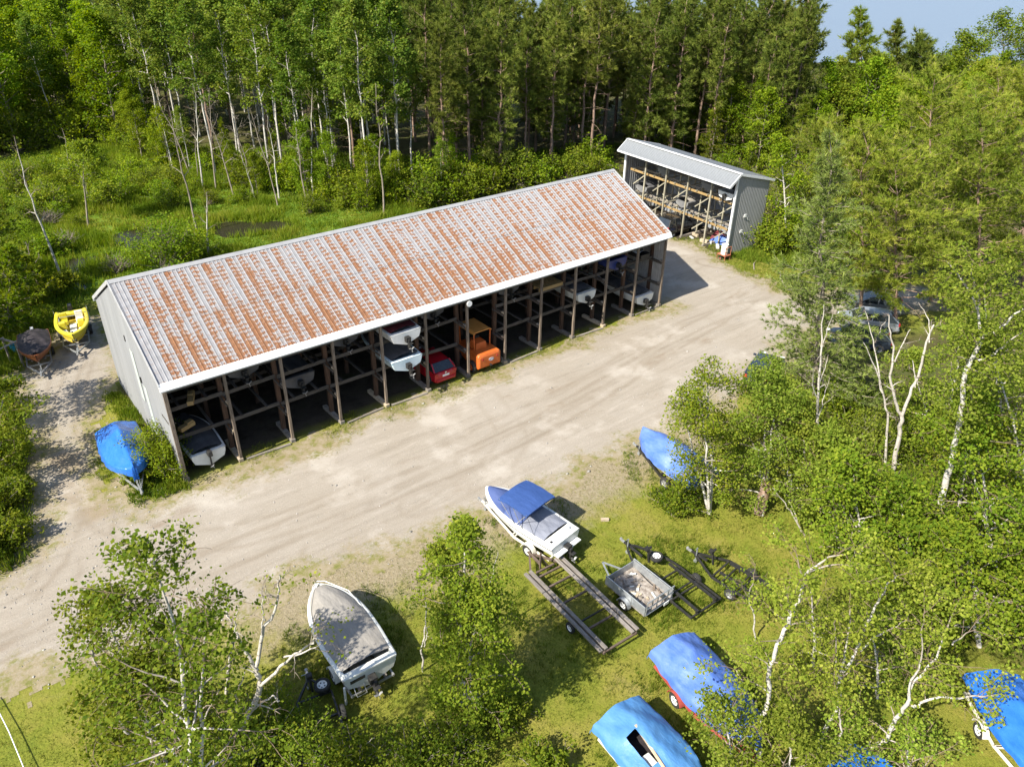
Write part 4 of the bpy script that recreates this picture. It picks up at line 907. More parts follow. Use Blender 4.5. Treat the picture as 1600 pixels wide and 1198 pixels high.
# conifers and others at the right
TP(conifer, 'spruce_tree', 'tall grey-green spruce standing beside the yard at the right', 'tree', (1272, 625), (1298, 205), rad=3.3, base=.06, whorls=32, per_w=7, lm=needle_spruce, bark=bark_grey, dead_low=False, prof='cone', side=6, tl=.3, tw=.024, k=13, tstep=.27)
WP = [((1345, 500), (1352, 205), 3.6, 'white pine right of the spruce'), ((1400, 520), (1400, 245), 3.8, 'broad white pine behind the parked cars'),
      ((1455, 470), (1455, 122), 4.6, 'big white pine with layered boughs at the right'), ((1530, 500), (1530, 165), 4.4, 'broad white pine second from the right edge'),
      ((1600, 480), (1600, 115), 4.4, 'tall white pine on the right edge'), ((1560, 330), (1560, 105), 4.2, 'white pine behind the big layered pine'),
      ((1490, 330), (1480, 140), 3.8, 'shorter white pine behind the layered pine'), ((1300, 330), (1292, 190), 3.2, 'white pine at the back of the rack shed corner')]
for b_, t_, r_, lb in WP:
    TP(conifer, 'white_pine', lb, 'tree', b_, t_, rad=r_, base=.18, whorls=13, per_w=6, lm=needle_white, bark=bark_pine, dead_low=True, prof='plate', plate=1, side=9, tl=.38, tw=.026, k=16, tstep=.31, droop=.05, group='white pines at the right')
FR = [((1345, 240), (1345, 14), 4.6, 'cone', needle_white, 'lone pointed white pine against the lake'), ((1402, 235), (1402, 34), 3.0, 'cone', needle_red, 'dark spire-topped spruce against the lake'),
      ((1437, 238), (1437, 58), 4.2, 'oval', needle_red, 'dark open pine against the lake right of the spire')]
for b_, t_, r_, pf, lm_, lb in FR:
    TP(conifer, 'lakeside_conifer', lb, 'tree', b_, t_, rad=r_, base=.25, whorls=16, per_w=6, lm=lm_, dead_low=False, prof=pf, side=6, tl=.6, tw=.055, k=14, tstep=.42, group='conifers by the lake')
LD = [((1520, 215), (1510, 60), 5.5), ((1570, 195), (1560, 28), 6.5), ((1625, 190), (1610, 30), 6.5), ((1490, 200), (1478, 95), 4.4), ((1375, 235), (1370, 125), 3.8), ((1440, 250), (1440, 130), 4.4), ((1300, 250), (1312, 140), 3.0), ((1540, 260), (1535, 105), 4.5)]
LDL = ['round green tree on the lake shore left of the tallest crown', 'tallest round crown on the lake shore at the right', 'round lakeside tree cut by the right edge', 'small round tree at the waterline below the open lake', 'bright green tree below the lone pointed pine', 'leafy tree below the dark open pine by the lake', 'leafy tree at the dark stand corner by the lake', 'leafy tree below the tallest lakeside crown']
for (b_, t_, r_), lb in zip(LD, LDL):
    TP(broad, 'lakeside_tree', lb, 'tree', b_, t_, rad=r_, base=.12, nprim=34, leaf=.3, per=20, lm=leaf_mid, bark=bark_grey, clump=.95, up_ang=(10, 55), twig=False, group='round trees by the lake')
# by the rack shed
TP(broad, 'birch_tree', 'slender birch growing at the gable end of the grey rack shed', 'tree', (1228, 385), (1220, 212), rad=1.9, base=.2, nprim=20, leaf=.2, per=18, lm=leaf_bright, clump=.5, up_ang=(15, 55))
for i_, (p_, h_, r_, lb) in enumerate((((1335, 705), 2.2, 1.5, 'leafy shrub at the foot of the slender dead birches'), ((1440, 715), 2.4, 1.6, 'leafy shrub between the forked dead birch and the thick white trunk'), ((1365, 800), 2.0, 1.5, 'leafy shrub below the forked dead birch'), ((1310, 640), 1.8, 1.4, 'shrub under the spruce beside the parked cars'))):
    put('shrub', lb, 'shrub', bush(640+i_, h_, r_, leaf_mid if i_ % 2 else leaf_birch, leaf=.13, per=26, n=40), gp(*p_), parts=('stems', 'crown'))
SHR = [((1200, 392), 2.6, 1.9, leaf_mid, 'dark green shrub against the gable wall of the rack shed'), ((1240, 385), 3.4, 2.4, leaf_bright, 'bright shrub right of the rack shed gable'), ((1285, 395), 3.6, 2.6, leaf_birch, 'yellow-green shrub between the rack shed and the spruce'), ((1225, 340), 5.5, 2.8, leaf_mid, 'tall shrub behind the rack shed gable'), ((1265, 330), 6.5, 3.0, leaf_mid, 'high shrub behind the rack shed toward the pines'),
       ((1320, 420), 3.0, 2.2, leaf_bright, 'shrub at the foot of the pines beside the gravel')]
for i, (p_, h_, r_, lm_, lb) in enumerate(SHR):
    put('shrub', lb, 'shrub', bush(300+i, h_, r_, lm_, leaf=.2, per=22, n=42), gp(*p_), parts=('stems', 'crown'))
put('corner_shrub', 'bright green leafy shrub growing at the open front corner of the long shed', 'shrub', bush(320, 2.6, 1.05, leaf_bright, leaf=.11, per=34, n=50), (-.7, 1.5, 0), parts=('stems', 'crown'))
# lower edge shrubs
for i_, (p_, r_, lb) in enumerate((((75, 350), 1.6, 'grey brush pile in the marsh left of the small round tree'), ((105, 385), 1.5, 'brown brush pile above the marsh pool'), ((185, 425), 1.2, 'bare grey bush at the pool behind the roof corner'))):
    put('brush_pile', lb, 'brush', (bush(430+i_, 1.3, r_, leaf_mid, n=60)[0],), gp(*p_), parts=('stems',))
LS = [((470, 1185), 1.6, 1.3), ((555, 1205), 1.4, 1.3), ((640, 1215), 1.6, 1.2), ((700, 1190), 1.5, 1.2), ((420, 1150), 1.8, 1.1), ((390, 1215), 2.0, 1.6), ((790, 1120), .9, .9), ((850, 1210), 1.0, 1.0), ((230, 1150), 1.6, 1.5), ((690, 880), .9, .8)]
LSL = ['low shrub left of the black trailer wheel', 'low shrub below the black trailer wheel', 'shrub with pale twigs at the bottom centre', 'shrub below the young birch clump', 'shrub at the foot of the bare birch', 'large shrub at the bottom left under the birches', 'small shrub right of the young birch clump', 'small shrub at the bottom edge left of the tarped boat', 'shrub under the leaning birch at the lower left', 'small shrub at the gravel edge above the young birch clump']
for i, ((p_, h_, r_), lb) in enumerate(zip(LS, LSL)):
    put('shrub', lb, 'shrub', bush(340+i, h_, r_, leaf_mid if i % 3 else leaf_front, leaf=.1, per=24, n=34), gp(*p_), parts=('stems', 'crown'))
# left edge
TP(broad, 'edge_tree', 'leafy tree cut by the left edge beside the side track', 'tree', (-10, 760), (5, 600), rad=2.2, base=.2, nprim=22, leaf=.15, per=22, lm=leaf_mid, clump=.45, up_ang=(0, 45))
LE = [((-5, 800), 1.4, 1.4), ((15, 850), 1.0, 1.1), ((-30, 880), 1.4, 1.5), ((8, 720), 1.6, 1.4), ((20, 780), 1.0, 1.0)]
LEL = ['weedy shrub on the left verge halfway down the track', 'low weedy shrub at the lower end of the left verge', 'weedy shrub cut by the left edge near the road', 'shrub at the foot of the leafy left edge tree', 'low shrub on the left verge next to the muddy patch']
for i, ((p_, h_, r_), lb) in enumerate(zip(LE, LEL)):
    put('shrub', lb, 'shrub', bush(360+i, h_, r_, leaf_mid, leaf=.13, per=22, n=34), gp(*p_), parts=('stems', 'crown'))
for i_, (x_, y_, h_) in enumerate(((-9.5, 17.5, 6.5), (-8.5, 23, 6), (-8.0, 11.5, 7.5), (-12.5, 20, 9.5))):
    put('edge_tree', ['leafy tree standing left of the black covered boat', 'leafy tree at the left edge behind the storage rack', 'leafy tree at the left edge by the side track', 'leafy tree far left behind the storage rack'][i_], 'tree', broad(470+i_, h_, 2.6, base=.12, nprim=26, leaf=.17, per=22, lm=leaf_mid, bark=bark_grey, clump=.6, up_ang=(5, 50)), (x_, y_), group='leafy trees along the left edge')
LC = [((15, 520), (12, 385), 2.6, 'dark spruce shading the wooden frame at the left edge'), ((-25, 470), (-30, 300), 2.8, 'dark spruce cut by the left edge above the wooden frame'), ((50, 480), (40, 400), 1.6, 'small dark spruce behind the black covered boat')]
for b_, t_, r_, lb in LC:
    TP(conifer, 'dark_spruce', lb, 'tree', b_, t_, rad=r_, base=.05, whorls=18, per_w=6, lm=leaf_mid, bark=bark_grey, dead_low=False, prof='cone', side=4, tl=.32, tw=.045, k=11, tstep=.3, group='dark spruces at the left edge')
TP(broad, 'small_tree', 'small round-crowned tree with thin trunk standing in the marsh at the left', 'tree', (138, 352), (132, 228), rad=2.2, base=.55, nprim=18, leaf=.19, per=24, lm=leaf_mid, bark=bark_grey, clump=.6, r0=.1, up_ang=(10, 50))
DT = [((97, 436), (22, 215), 'long dead trunk leaning left over the marsh pool'), ((65, 466), (40, 378), 'short dead sapling leaning at the left marsh edge'), ((112, 285), (97, 200), 'broken grey trunk standing behind the small round marsh tree'), ((326, 398), (322, 300), 'dead grey trunk standing in the pool behind the rusty roof'), ((140, 320), (133, 288), 'short broken stump beside the small round marsh tree'), ((310, 365), (262, 165), 'dead bare tree leaning left at the far marsh edge'), ((318, 300), (300, 130), 'tall dead bare tree at the marsh edge left of the birches'), ((365, 305), (330, 190), 'bare grey tree at the marsh edge right of the tall dead tree'), ((480, 322), (462, 200), 'bare leaning trunk in front of the birch stand'), ((436, 310), (418, 185), 'straight dead trunk between the birches and the marsh'), ((600, 338), (588, 130), 'dead-topped ragged tree near the ridge of the rusty roof'), ((295, 268), (245, 150), 'dead tree with fanned bare branches at the forest edge')]
for i, (b_, t_, lb) in enumerate(DT):
    TP(broad, 'dead_tree', lb, 'dead tree', b_, t_, rad=1.5, base=.4, nprim=9 if i not in (1, 2, 4) else 3, dead=True, dens=0 if i != 10 else .35, leaf=.2, per=10, lm=leaf_mid, bark=bark_pale if i % 3 == 0 else bark_grey, r0=.1, up_ang=(20, 60), sidek=3, group='dead trees round the marsh')
MS = [((258, 418), 4.4, 2.2, leaf_bright, 'bright yellow-green shrub behind the ridge end of the rusty roof'), ((300, 405), 2.2, 1.8, leaf_bright, 'yellow-green shrub beside the marsh pool'), ((30, 440), 2.4, 2.2, leaf_mid, 'leafy shrub at the left edge by the marsh'), ((75, 330), 2.6, 2.2, leaf_mid, 'dark shrub left of the small round marsh tree'), ((30, 300), 3.4, 2.8, leaf_mid, 'tall dark shrub at the upper left marsh edge'), ((100, 455), 1.2, 1.3, leaf_mid, 'low shrub between the pool and the yellow boat'), ((80, 400), 1.6, 1.5, leaf_bright, 'bright shrub left of the marsh pool')]
for i, (p_, h_, r_, lm_, lb) in enumerate(MS):
    put('shrub', lb, 'shrub', bush(380+i, h_, r_, lm_, leaf=.19, per=20, n=36), gp(*p_), parts=('stems', 'crown'))

# ---- the forest behind: a few tree shapes, each tree its own object
rng = np.random.default_rng(77)
PINES = [conifer(500+i, 18.5, 2.5, base=.36+.06*(i % 3), whorls=15, per_w=5, prof='oval', side=6, tl=.5, tw=.04, k=15, tstep=.38) for i in range(6)]
PINES2 = [conifer(520+i, 17.5, 2.8, base=.14, whorls=19, per_w=5, prof='oval', side=6, tl=.5, tw=.04, k=15, tstep=.38) for i in range(3)]
ASPEN = [broad(540+i, 17.5, 2.4, base=.42, nprim=24, leaf=.26, per=20, lm=leaf_aspen, bark=bark_birch, clump=.62, up_ang=(20, 60), twig=False, r0=.13, droop=.2) for i in range(5)]
MAPLE = [broad(560+i, 13.5, 3.3, base=.12, nprim=30, leaf=.29, per=20, lm=leaf_bright, bark=bark_grey, clump=.8, up_ang=(5, 55), twig=False) for i in range(3)]
FIRS = [conifer(580+i, 13, 2.4, base=.04, whorls=20, per_w=6, lm=leaf_mid, bark=bark_grey, dead_low=False, prof='cone', side=4, tl=.45, tw=.06, k=12, tstep=.45) for i in range(2)]
UNDER = [bush(590+i, 3.4, 2.2, [leaf_mid, leaf_bright, leaf_bright][i % 3], leaf=.26, per=16, n=34) for i in range(4)]
PINE_Z = [(655, 292), (700, 308), (760, 300), (840, 282), (960, 262), (1060, 250), (1130, 262), (1200, 262), (1235, 268), (1240, 240), (1235, 172), (1000, 172), (640, 172)]
ASP_Z = [(190, 225), (260, 245), (340, 275), (480, 298), (600, 318), (700, 312), (655, 292), (640, 172), (200, 165)]
LEFT_Z = [(-120, 262), (30, 240), (120, 228), (190, 228), (200, 165), (200, 120), (-120, 120)]
FAR_Z = [(-120, 120), (200, 120), (200, 165), (640, 172), (640, 70), (-120, 50)]
placed = []
def scatter(zone, spacing, seed, mn):
    q = np.array(zone, float); corners = [gp(*p) for p in zone]; cx = [c[0] for c in corners]; cy = [c[1] for c in corners]
    r = np.random.default_rng(seed); out = []
    for x in np.arange(min(cx), max(cx), spacing):
        for y in np.arange(min(cy), max(cy), spacing):
            p = np.array([x+r.uniform(-.5, .5)*spacing*.95, y+r.uniform(-.5, .5)*spacing*.95, 0])
            if 45 < p[0] < 58.5 and 0 < p[1] < 21.5: continue
            s = pj(p); 
            if inpoly(np.array([s[0]]), np.array([s[1]]), zone)[0] and all((p[0]-a)**2+(p[1]-b)**2 > mn*mn for a, b in placed): out.append((p, s)); placed.append((p[0], p[1]))
    return sorted(out, key=lambda o: -o[1][1])
ORD = ['first', 'second', 'third', 'fourth', 'fifth', 'sixth', 'seventh', 'eighth', 'ninth', 'tenth', 'eleventh', 'twelfth', 'thirteenth', 'fourteenth', 'fifteenth', 'sixteenth', 'seventeenth', 'eighteenth', 'nineteenth', 'twentieth']
pp = scatter(PINE_Z, 3.45, 5, 2.1)
def front_rows(lst, n, x0, x1):
    best = {}
    for i, (p, s) in enumerate(lst):
        k = int((s[0]-x0)/(x1-x0)*n)
        if 0 <= k < n and (k not in best or s[1] > lst[best[k]][1][1]): best[k] = i
    return {best[k]: j for j, k in enumerate(sorted(best))}
fr_ = front_rows(pp, 20, 645, 1290)
for i, (p, s) in enumerate(pp):
    if s[0] > 1130 or rng.uniform() < (.15 if s[0] < 820 else .5): ms = PINES2[rng.integers(3)]
    else: ms = PINES[rng.integers(6)]
    put('red_pine', 'front-row pine of the dark stand, %s from its left end' % ORD[fr_[i]] if i in fr_ else 'tall pine inside the dense dark stand behind its front row', 'tree', ms, p, rng.uniform(0, 2*PI), rng.uniform(.78, 1.14), 'pines of the dark stand')
ap = scatter(ASP_Z, 4.0, 6, 2.4)
fa_ = front_rows(ap, 18, 190, 700)
for i, (p, s) in enumerate(ap):
    u = rng.uniform() if i not in fa_ else .3
    if u < .58: put('aspen_tree', 'pale-trunked tree facing the marsh, %s in the front row from the left' % ORD[fa_[i]] if i in fa_ else 'slender pale-trunked tree inside the mixed wood behind the marsh', 'tree', ASPEN[rng.integers(5)], p, rng.uniform(0, 2*PI), rng.uniform(.85, 1.15), 'pale-trunked trees behind the marsh')
    elif u < .72: put('fir_tree', 'dark pointed fir in the mixed wood behind the marsh', 'tree', FIRS[rng.integers(2)], p, rng.uniform(0, 2*PI), rng.uniform(.6, 1.1), 'firs behind the marsh')
    elif u < .86: put('red_pine', 'dark pine among the pale-trunked trees behind the marsh', 'tree', PINES[rng.integers(6)], p, rng.uniform(0, 2*PI), rng.uniform(.85, 1.02), 'pines behind the marsh')
    else: put('maple_tree', 'bright green leafy tree in the mixed wood behind the marsh', 'tree', MAPLE[rng.integers(3)], p, rng.uniform(0, 2*PI), rng.uniform(.6, 1.0), 'leafy trees behind the marsh')
lp = scatter(LEFT_Z, 4.6, 7, 3.0)
fl_ = front_rows(lp, 12, -20, 200)
for i, (p, s) in enumerate(lp):
    if rng.uniform() < .75: put('maple_tree', 'leafy tree facing the marsh in the upper left wood, %s from the left edge' % ORD[fl_[i]] if i in fl_ else 'bright green leafy tree deeper in the upper left wood', 'tree', MAPLE[rng.integers(3)], p, rng.uniform(0, 2*PI), rng.uniform(.8, 1.2), 'leafy trees of the upper left wood')
    else: put('aspen_tree', 'pale-trunked tree in the upper left wood', 'tree', ASPEN[rng.integers(5)], p, rng.uniform(0, 2*PI), rng.uniform(.85, 1.1), 'pale-trunked trees of the upper left wood')
fp = scatter(FAR_Z, 9.0, 17, 5.5)
for i, (p, s) in enumerate(fp):
    put('far_tree', 'far leafy tree closing the top of the wood above the marsh', 'tree', MAPLE[rng.integers(3)] if rng.uniform() < .6 else ASPEN[rng.integers(5)], p, rng.uniform(0, 2*PI), rng.uniform(1.1, 1.5), 'far trees at the top of the wood')
UZ = [(180, 232), (250, 250), (340, 282), (480, 308), (560, 325), (690, 322), (760, 305), (860, 288), (960, 270), (960, 255), (840, 270), (700, 290), (600, 300), (480, 285), (340, 262), (200, 215)]
placed = []
up_ = scatter(UZ, 2.5, 8, 1.5)
fu_ = front_rows(up_, 20, 180, 960)
for i, (p, s) in enumerate(up_):
    put('understorey_shrub', 'shrub along the forest edge behind the long shed, %s from the left' % ORD[fu_[i]] if i in fu_ else 'leafy shrub of the understorey behind the front row of the forest edge', 'shrub', UNDER[rng.integers(4)], p, rng.uniform(0, 2*PI), rng.uniform(.55, 1.15), 'understorey shrubs along the forest edge', parts=('stems', 'crown'))
placed = []
for i, (p, s) in enumerate(scatter([(-100, 258), (30, 238), (120, 226), (195, 226), (200, 195), (-100, 190)], 3.6, 28, 2.2)):
    put('understorey_shrub', 'leafy shrub under the bright trees of the upper left wood', 'shrub', UNDER[rng.integers(4)], p, rng.uniform(0, 2*PI), rng.uniform(.7, 1.3), 'shrubs of the upper left wood', parts=('stems', 'crown'))
placed = []
for i, (p, s) in enumerate(scatter([(975, 232), (1060, 246), (1130, 262), (1240, 275), (1250, 248), (1100, 212), (975, 205)], 3.0, 29, 1.8)):
    u_ = rng.uniform(); put('understorey_tree', 'low dense tree filling the shade right behind the grey rack shed', 'tree', FIRS[rng.integers(2)] if u_ < .45 else (UNDER[rng.integers(4)] if u_ < .7 else MAPLE[rng.integers(3)]), p, rng.uniform(0, 2*PI), rng.uniform(.45, .75), 'low trees behind the rack shed')
placed = []
for i, (p, s) in enumerate(scatter([(-40, 330), (60, 275), (180, 250), (300, 290), (470, 318), (600, 335), (560, 345), (420, 335), (300, 335), (200, 330), (120, 370), (20, 420)], 3.7, 30, 2.3)):
    put('marsh_shrub', 'low leafy shrub scattered in the marsh grass', 'shrub', UNDER[rng.integers(4)], p, rng.uniform(0, 2*PI), rng.uniform(.3, .72), 'low shrubs in the marsh', parts=('stems', 'crown'))
BARE = [broad(660+i, 9.5, 1.6, base=.35, nprim=10, dead=True, dens=0, bark=bark_pale if i % 2 else bark_grey, r0=.075, up_ang=(35, 70), sidek=4, lean=(-1.2*(i-1), .4)) for i in range(4)]
placed = []
bt = sorted(scatter([(225, 268), (300, 296), (400, 318), (500, 328), (520, 310), (400, 292), (300, 268), (230, 246)], 3.6, 31, 2.2), key=lambda o: o[1][0])
for i, (p, s) in enumerate(bt):
    put('dead_tree', 'bare thin trunk at the marsh fringe, %s of the bare row from the left' % ORD[min(i, 19)], 'dead tree', (BARE[rng.integers(4)][0],), p, rng.uniform(0, 2*PI), rng.uniform(.7, 1.15), 'bare thin trunks at the marsh fringe', parts=('trunk',))
placed = []
FZ = [(190, 236), (250, 262), (330, 292), (430, 312), (520, 326), (640, 330), (720, 312), (720, 292), (600, 296), (430, 276), (300, 248), (200, 218)]
yt = scatter(FZ, 3.4, 18, 2.2)
yt = sorted(yt, key=lambda o: o[1][0])
for i, (p, s) in enumerate(yt):
    put('young_tree', 'young tree on the marsh fringe below the pale trunks, %s from the left' % ORD[min(i, 19)], 'tree', MAPLE[rng.integers(3)] if rng.uniform() < .55 else (ASPEN[rng.integers(5)] if rng.uniform() < .6 else FIRS[rng.integers(2)]), p, rng.uniform(0, 2*PI), rng.uniform(.3, .58), 'young trees on the marsh fringe')
placed = []
EZ = [(1130, 285), (1200, 280), (1285, 300), (1340, 330), (1500, 330), (1640, 320), (1640, 200), (1480, 200), (1290, 215), (1200, 258)]
ep = scatter(EZ, 5.0, 9, 3.4)
fe_ = front_rows(ep, 14, 1130, 1620)
for i, (p, s) in enumerate(ep):
    put('background_tree', 'tree behind the rack shed and white pines, %s from the left in its front row' % ORD[fe_[i]] if i in fe_ else 'tree deeper in the wood between the rack shed and the lake', 'tree', MAPLE[rng.integers(3)] if rng.uniform() < .8 else FIRS[rng.integers(2)], p, rng.uniform(0, 2*PI), rng.uniform(.6, .9), 'leafy trees between the rack shed and the lake')

# ================================================================== BOATS, TRAILERS, VEHICLES
rubber = mat('rubber', (.018, .018, .018), (.035, .034, .032), 8, .8)
black_m = mat('black_paint', (.014, .014, .015), (.035, .033, .03), 6, .5, rnd=.1)
rim_white = mat('white_rim', (.65, .65, .63), (.78, .78, .76), 6, .45)
rim_grey = mat('grey_rim', (.3, .3, .3), (.42, .42, .42), 6, .4, metal=.5)
gel = mat('white_gelcoat', (0.612, 0.612, 0.586), (0.697, 0.697, 0.68), 2.5, .28, coat=.2)
gel_old = mat('aged_gelcoat', (0.492, 0.5, 0.467), (0.607, 0.615, 0.582), 2.5, .4)
chrome = mat('steel_tube', (.5, .5, .5), (.62, .62, .62), 5, .3, metal=.8)
black_fab = mat('black_cover', (.016, .013, .014), (.04, .032, .035), 3, .75, bump=.3, bscale=9)
alum = mat('weathered_bunk', (0.135, 0.117, 0.104), (0.243, 0.216, 0.189), 4, .7, stretch=(.5, 4, 4), rnd=.15)
def tarp_mat(name, c1, c2, rough=.45):
    return mat(name, c1, c2, 1.1, rough, bump=.6, bscale=3.2, lo=.3, hi=.7, stretch=(1, 2.2, 1))
blue_tarp = tarp_mat('blue_tarp', (.04, .105, .38), (.12, .2, .48)); blue_wrap = tarp_mat('blue_shrink_wrap', (0.0144, 0.101, 0.418), (0.0324, 0.151, 0.49), .25); blue_pale = tarp_mat('pale_blue_tarp', (0.0468, 0.156, 0.367), (0.0858, 0.218, 0.437))
def wheel(parent, c, r=.33, wd=.2, rim=None, axis='Y', name='wheel'):
    a = MB(); h = wd/2; ri = r*.6
    a.lathe([(ri, -h*.8), (r*.8, -h), (r*.95, -h*.85), (r, -h*.5), (r, h*.5), (r*.95, h*.85), (r*.8, h), (ri, h*.8), (ri, -h*.8)], axis, 22, c)
    o = a.build(name, rubber, parent, smooth=40)
    b = MB(); b.lathe([(.001, -h*.35), (ri*.3, -h*.4), (ri*.8, -h*.15), (ri, -h*.75), (ri, h*.75), (ri*.8, h*.15), (ri*.3, h*.4), (.001, h*.35)], axis, 16, c)
    b.build('rim', rim or rim_white, o, smooth=40)
    k = MB()
    for s in (-1, 1):
        for j in range(5):
            q = j*2*PI/5+.3; u, v = math.cos(q)*ri*.55, math.sin(q)*ri*.55; e = s*h*.3
            k.box((c[0]+u, c[1]+e, c[2]+v) if axis == 'Y' else ((c[0]+u, c[1]+v, c[2]+e) if axis == 'Z' else (c[0]+e, c[1]+u, c[2]+v)), (ri*.22, ri*.22, ri*.22))
    k.build('lug_holes', rubber, o)
    return o
def fender(parent, c, r, wd, m):
    a = MB(); ro = r+.09; rings = []
    for i in range(11):
        q = R(8+i*16.4); rings.append([(c[0]+ro*math.cos(q), c[1]+s*wd/2, c[2]+ro*math.sin(q)-.0) for s in (-1, 1)]+[(c[0]+(ro-.03)*math.cos(q), c[1]+s*wd/2, c[2]+(ro-.03)*math.sin(q)) for s in (1, -1)])
    a.loft(rings, close=True, cap=(True, True)); return a.build('fender', m, parent, smooth=40)
def trailer(label, loc, rz, Ln=5.6, wd=1.5, m=None, rim=None, axles=(2.0,), fend=None, bunks=True, winch=True, r=.3, z=.42, bunk_m=None, group=None, guides=False, tongue=1.8, spare=False, curved=False, name='boat_trailer'):
    """local +X is the hitch end, origin on the ground below the rear end of the frame"""
    m = m or galv
    t = thing(name, label, 'trailer', loc, rz, group); h = wd/2
    f = MB()
    for s in (-1, 1):
        if curved:
            pts = []
            for q in np.linspace(0, 1, 9): pts.append((Ln-tongue-.6+q*(tongue+.4), s*h*math.cos(q*PI/2)**.8, z))
            f.bar((0, s*h, z), pts[0], .07, .1)
            for a_, b_ in zip(pts[:-1], pts[1:]): f.bar(a_, b_, .07, .1)
        else:
            f.bar((0, s*h, z), (Ln-tongue, s*h, z), .07, .1); f.bar((Ln-tongue-.03, s*h, z), (Ln-.25, s*.06, z), .07, .1)
    f.build('side_rails', m, t)
    for x in [0.05]+[Ln*.24, Ln*.46]+([Ln-tongue] if not curved else []):
        a = MB(); a.bar((x, -h, z-.012), (x, h, z-.012), .07, .08); a.build('cross_member', m, t)
    a = MB(); a.bar((Ln-tongue*.55, 0, z+.012), (Ln, 0, z+.012), .08, .1); a.build('tongue', m, t)
    a = MB(); a.box((Ln+.1, 0, z+.02), (.26, .09, .09)); a.lathe([(.001, .1), (.06, .09), (.075, .03), (.06, -.04), (.001, -.05)], 'Z', 10, (Ln+.2, 0, z+.02)); a.build('coupler', rim_grey, t)
    a = MB(); a.tube([(Ln-.35, .1, .1), (Ln-.35, .1, z+.5)], .03, 8); a.tube([(Ln-.35, .1, z+.5), (Ln-.35, .26, z+.5)], .015, 6); a.lathe([(.001, -.03), (.09, -.03), (.09, .03), (.001, .03)], 'Y', 12, (Ln-.35, .1, .09)); a.build('jack', galv, t)
    for ax in axles:
        a = MB(); a.bar((ax, -h-.16, r+.02), (ax, h+.16, r+.02), .06); a.build('axle', black_m, t)
        for s in (-1, 1):
            wheel(t, (ax, s*(h+.17), r), r, .18, rim)
            if fend: fender(t, (ax, s*(h+.17), r), r, .24, fend)
    if bunks:
        for s in (-1, 1):
            a = MB(); a.bar((.0, s*h*.62, z+.2), (Ln-tongue-.2, s*h*.55, z+.22), .12, .07); 
            for x in (.1, Ln*.4): a.bar((x, s*h*.6, z), (x, s*h*.6, z+.18), .06)
            a.build('bunk', bunk_m or wood_grey, t)
    if winch:
        a = MB(); a.bar((Ln-tongue*.75, 0, z), (Ln-tongue*.75+.15, 0, z+.75), .08); a.box((Ln-tongue*.75+.2, 0, z+.66), (.2, .2, .16)); a.tube([(Ln-tongue*.75+.05, -.08, z+.85), (Ln-tongue*.75+.05, .08, z+.85)], .06, 8); a.build('winch_post', m, t)
    if guides:
        for s in (-1, 1):
            a = MB(); a.tube([(.15, s*h, z), (.15, s*(h+.25), z+.05), (.15, s*(h+.25), z+1.25)], .04, 8); a.build('guide_post', rim_white, t)
    if spare: wheel(t, (Ln-tongue*.78, -.38, z+.18), .32, .18, rim_white, 'Z', 'spare_wheel')
    return t
def hull_section(s, Ln, B, D):
    """half section at s (0 stern .. 1 bow): keel, chine, mid, sheer as (y, z)"""
    q = max(0, (s-.42)/.58); b = B/2*(.93+.07*min(1, s/.3))*(max(0, 1-q**2.3))**.75
    kz = D*.62*max(0, (s-.6)/.4)**2.2; cz = D*(.34+.42*max(0, (s-.3)/.7)**2); sz = D*(.88+.2*s**1.6)
    cb = b*(.86-.25*q)
    return [(0.0, kz), (cb, max(kz+.01, cz)), (b*.97, cz*.45+sz*.55), (b, sz)]
def hull(parent, Ln, B, D, z0, m, stripe=None, ns=15):
    a = MB(); rings = []
    for i in range(ns):
        s = i/(ns-1); x = s*Ln+ (.0); h = hull_section(min(s, .998), Ln, B, D); x = Ln*s
        ring = [(x-.06*(1-0)*0, -y, z+z0) for y, z in h[::-1]]+[(x, y, z+z0) for y, z in h[1:]]
        rings.append(ring)
    a.loft(rings, cap=(True, False)); o = a.build('hull', m, parent, smooth=35)
    if stripe:
        b = MB()
        for sg in (-1, 1):
            rr = []
            for i in range(ns-1):
                s = i/(ns-1); h = hull_section(s, Ln, B, D); (y1, zz1), (y2, zz2) = h[2], h[3]
                rr.append([(Ln*s, sg*(y1*.55+y2*.45+.012), zz1*.55+zz2*.45+z0), (Ln*s, sg*(y1*.25+y2*.75+.012), zz1*.25+zz2*.75+z0)])
            b.loft(rr)
        b.build('stripe', stripe, o)
    return o
def sheer(s, Ln, B, D): return hull_section(s, Ln, B, D)[3]
def gunwale(parent, Ln, B, D, z0, m, inset=.16, h=.05, s0=0.0):
    a = MB(); left = []; right = []
    for sg, dst in ((-1, left), (1, right)):
        for i in range(17):
            s = s0+(1-s0)*i/16; y, z = sheer(min(s, .998), Ln, B, D); yi = max(0.0, y-inset*(1 if s < .9 else (1-s)/.1*.9+.1)); xi = Ln*s-(inset*.8 if s > .93 else 0)
            dst.append([(Ln*s+.02*(s > .95), sg*(y+.03), z+z0-.05), (Ln*s+.02*(s > .95), sg*(y+.03), z+z0+h*.4), (Ln*s, sg*(y-.03), z+z0+h), (xi, sg*yi, z+z0+h), (xi, sg*yi, z+z0-.12)])
    a.loft(left); a.loft([r_[::-1] for r_ in right])
    return a.build('gunwale', m, parent, smooth=35)
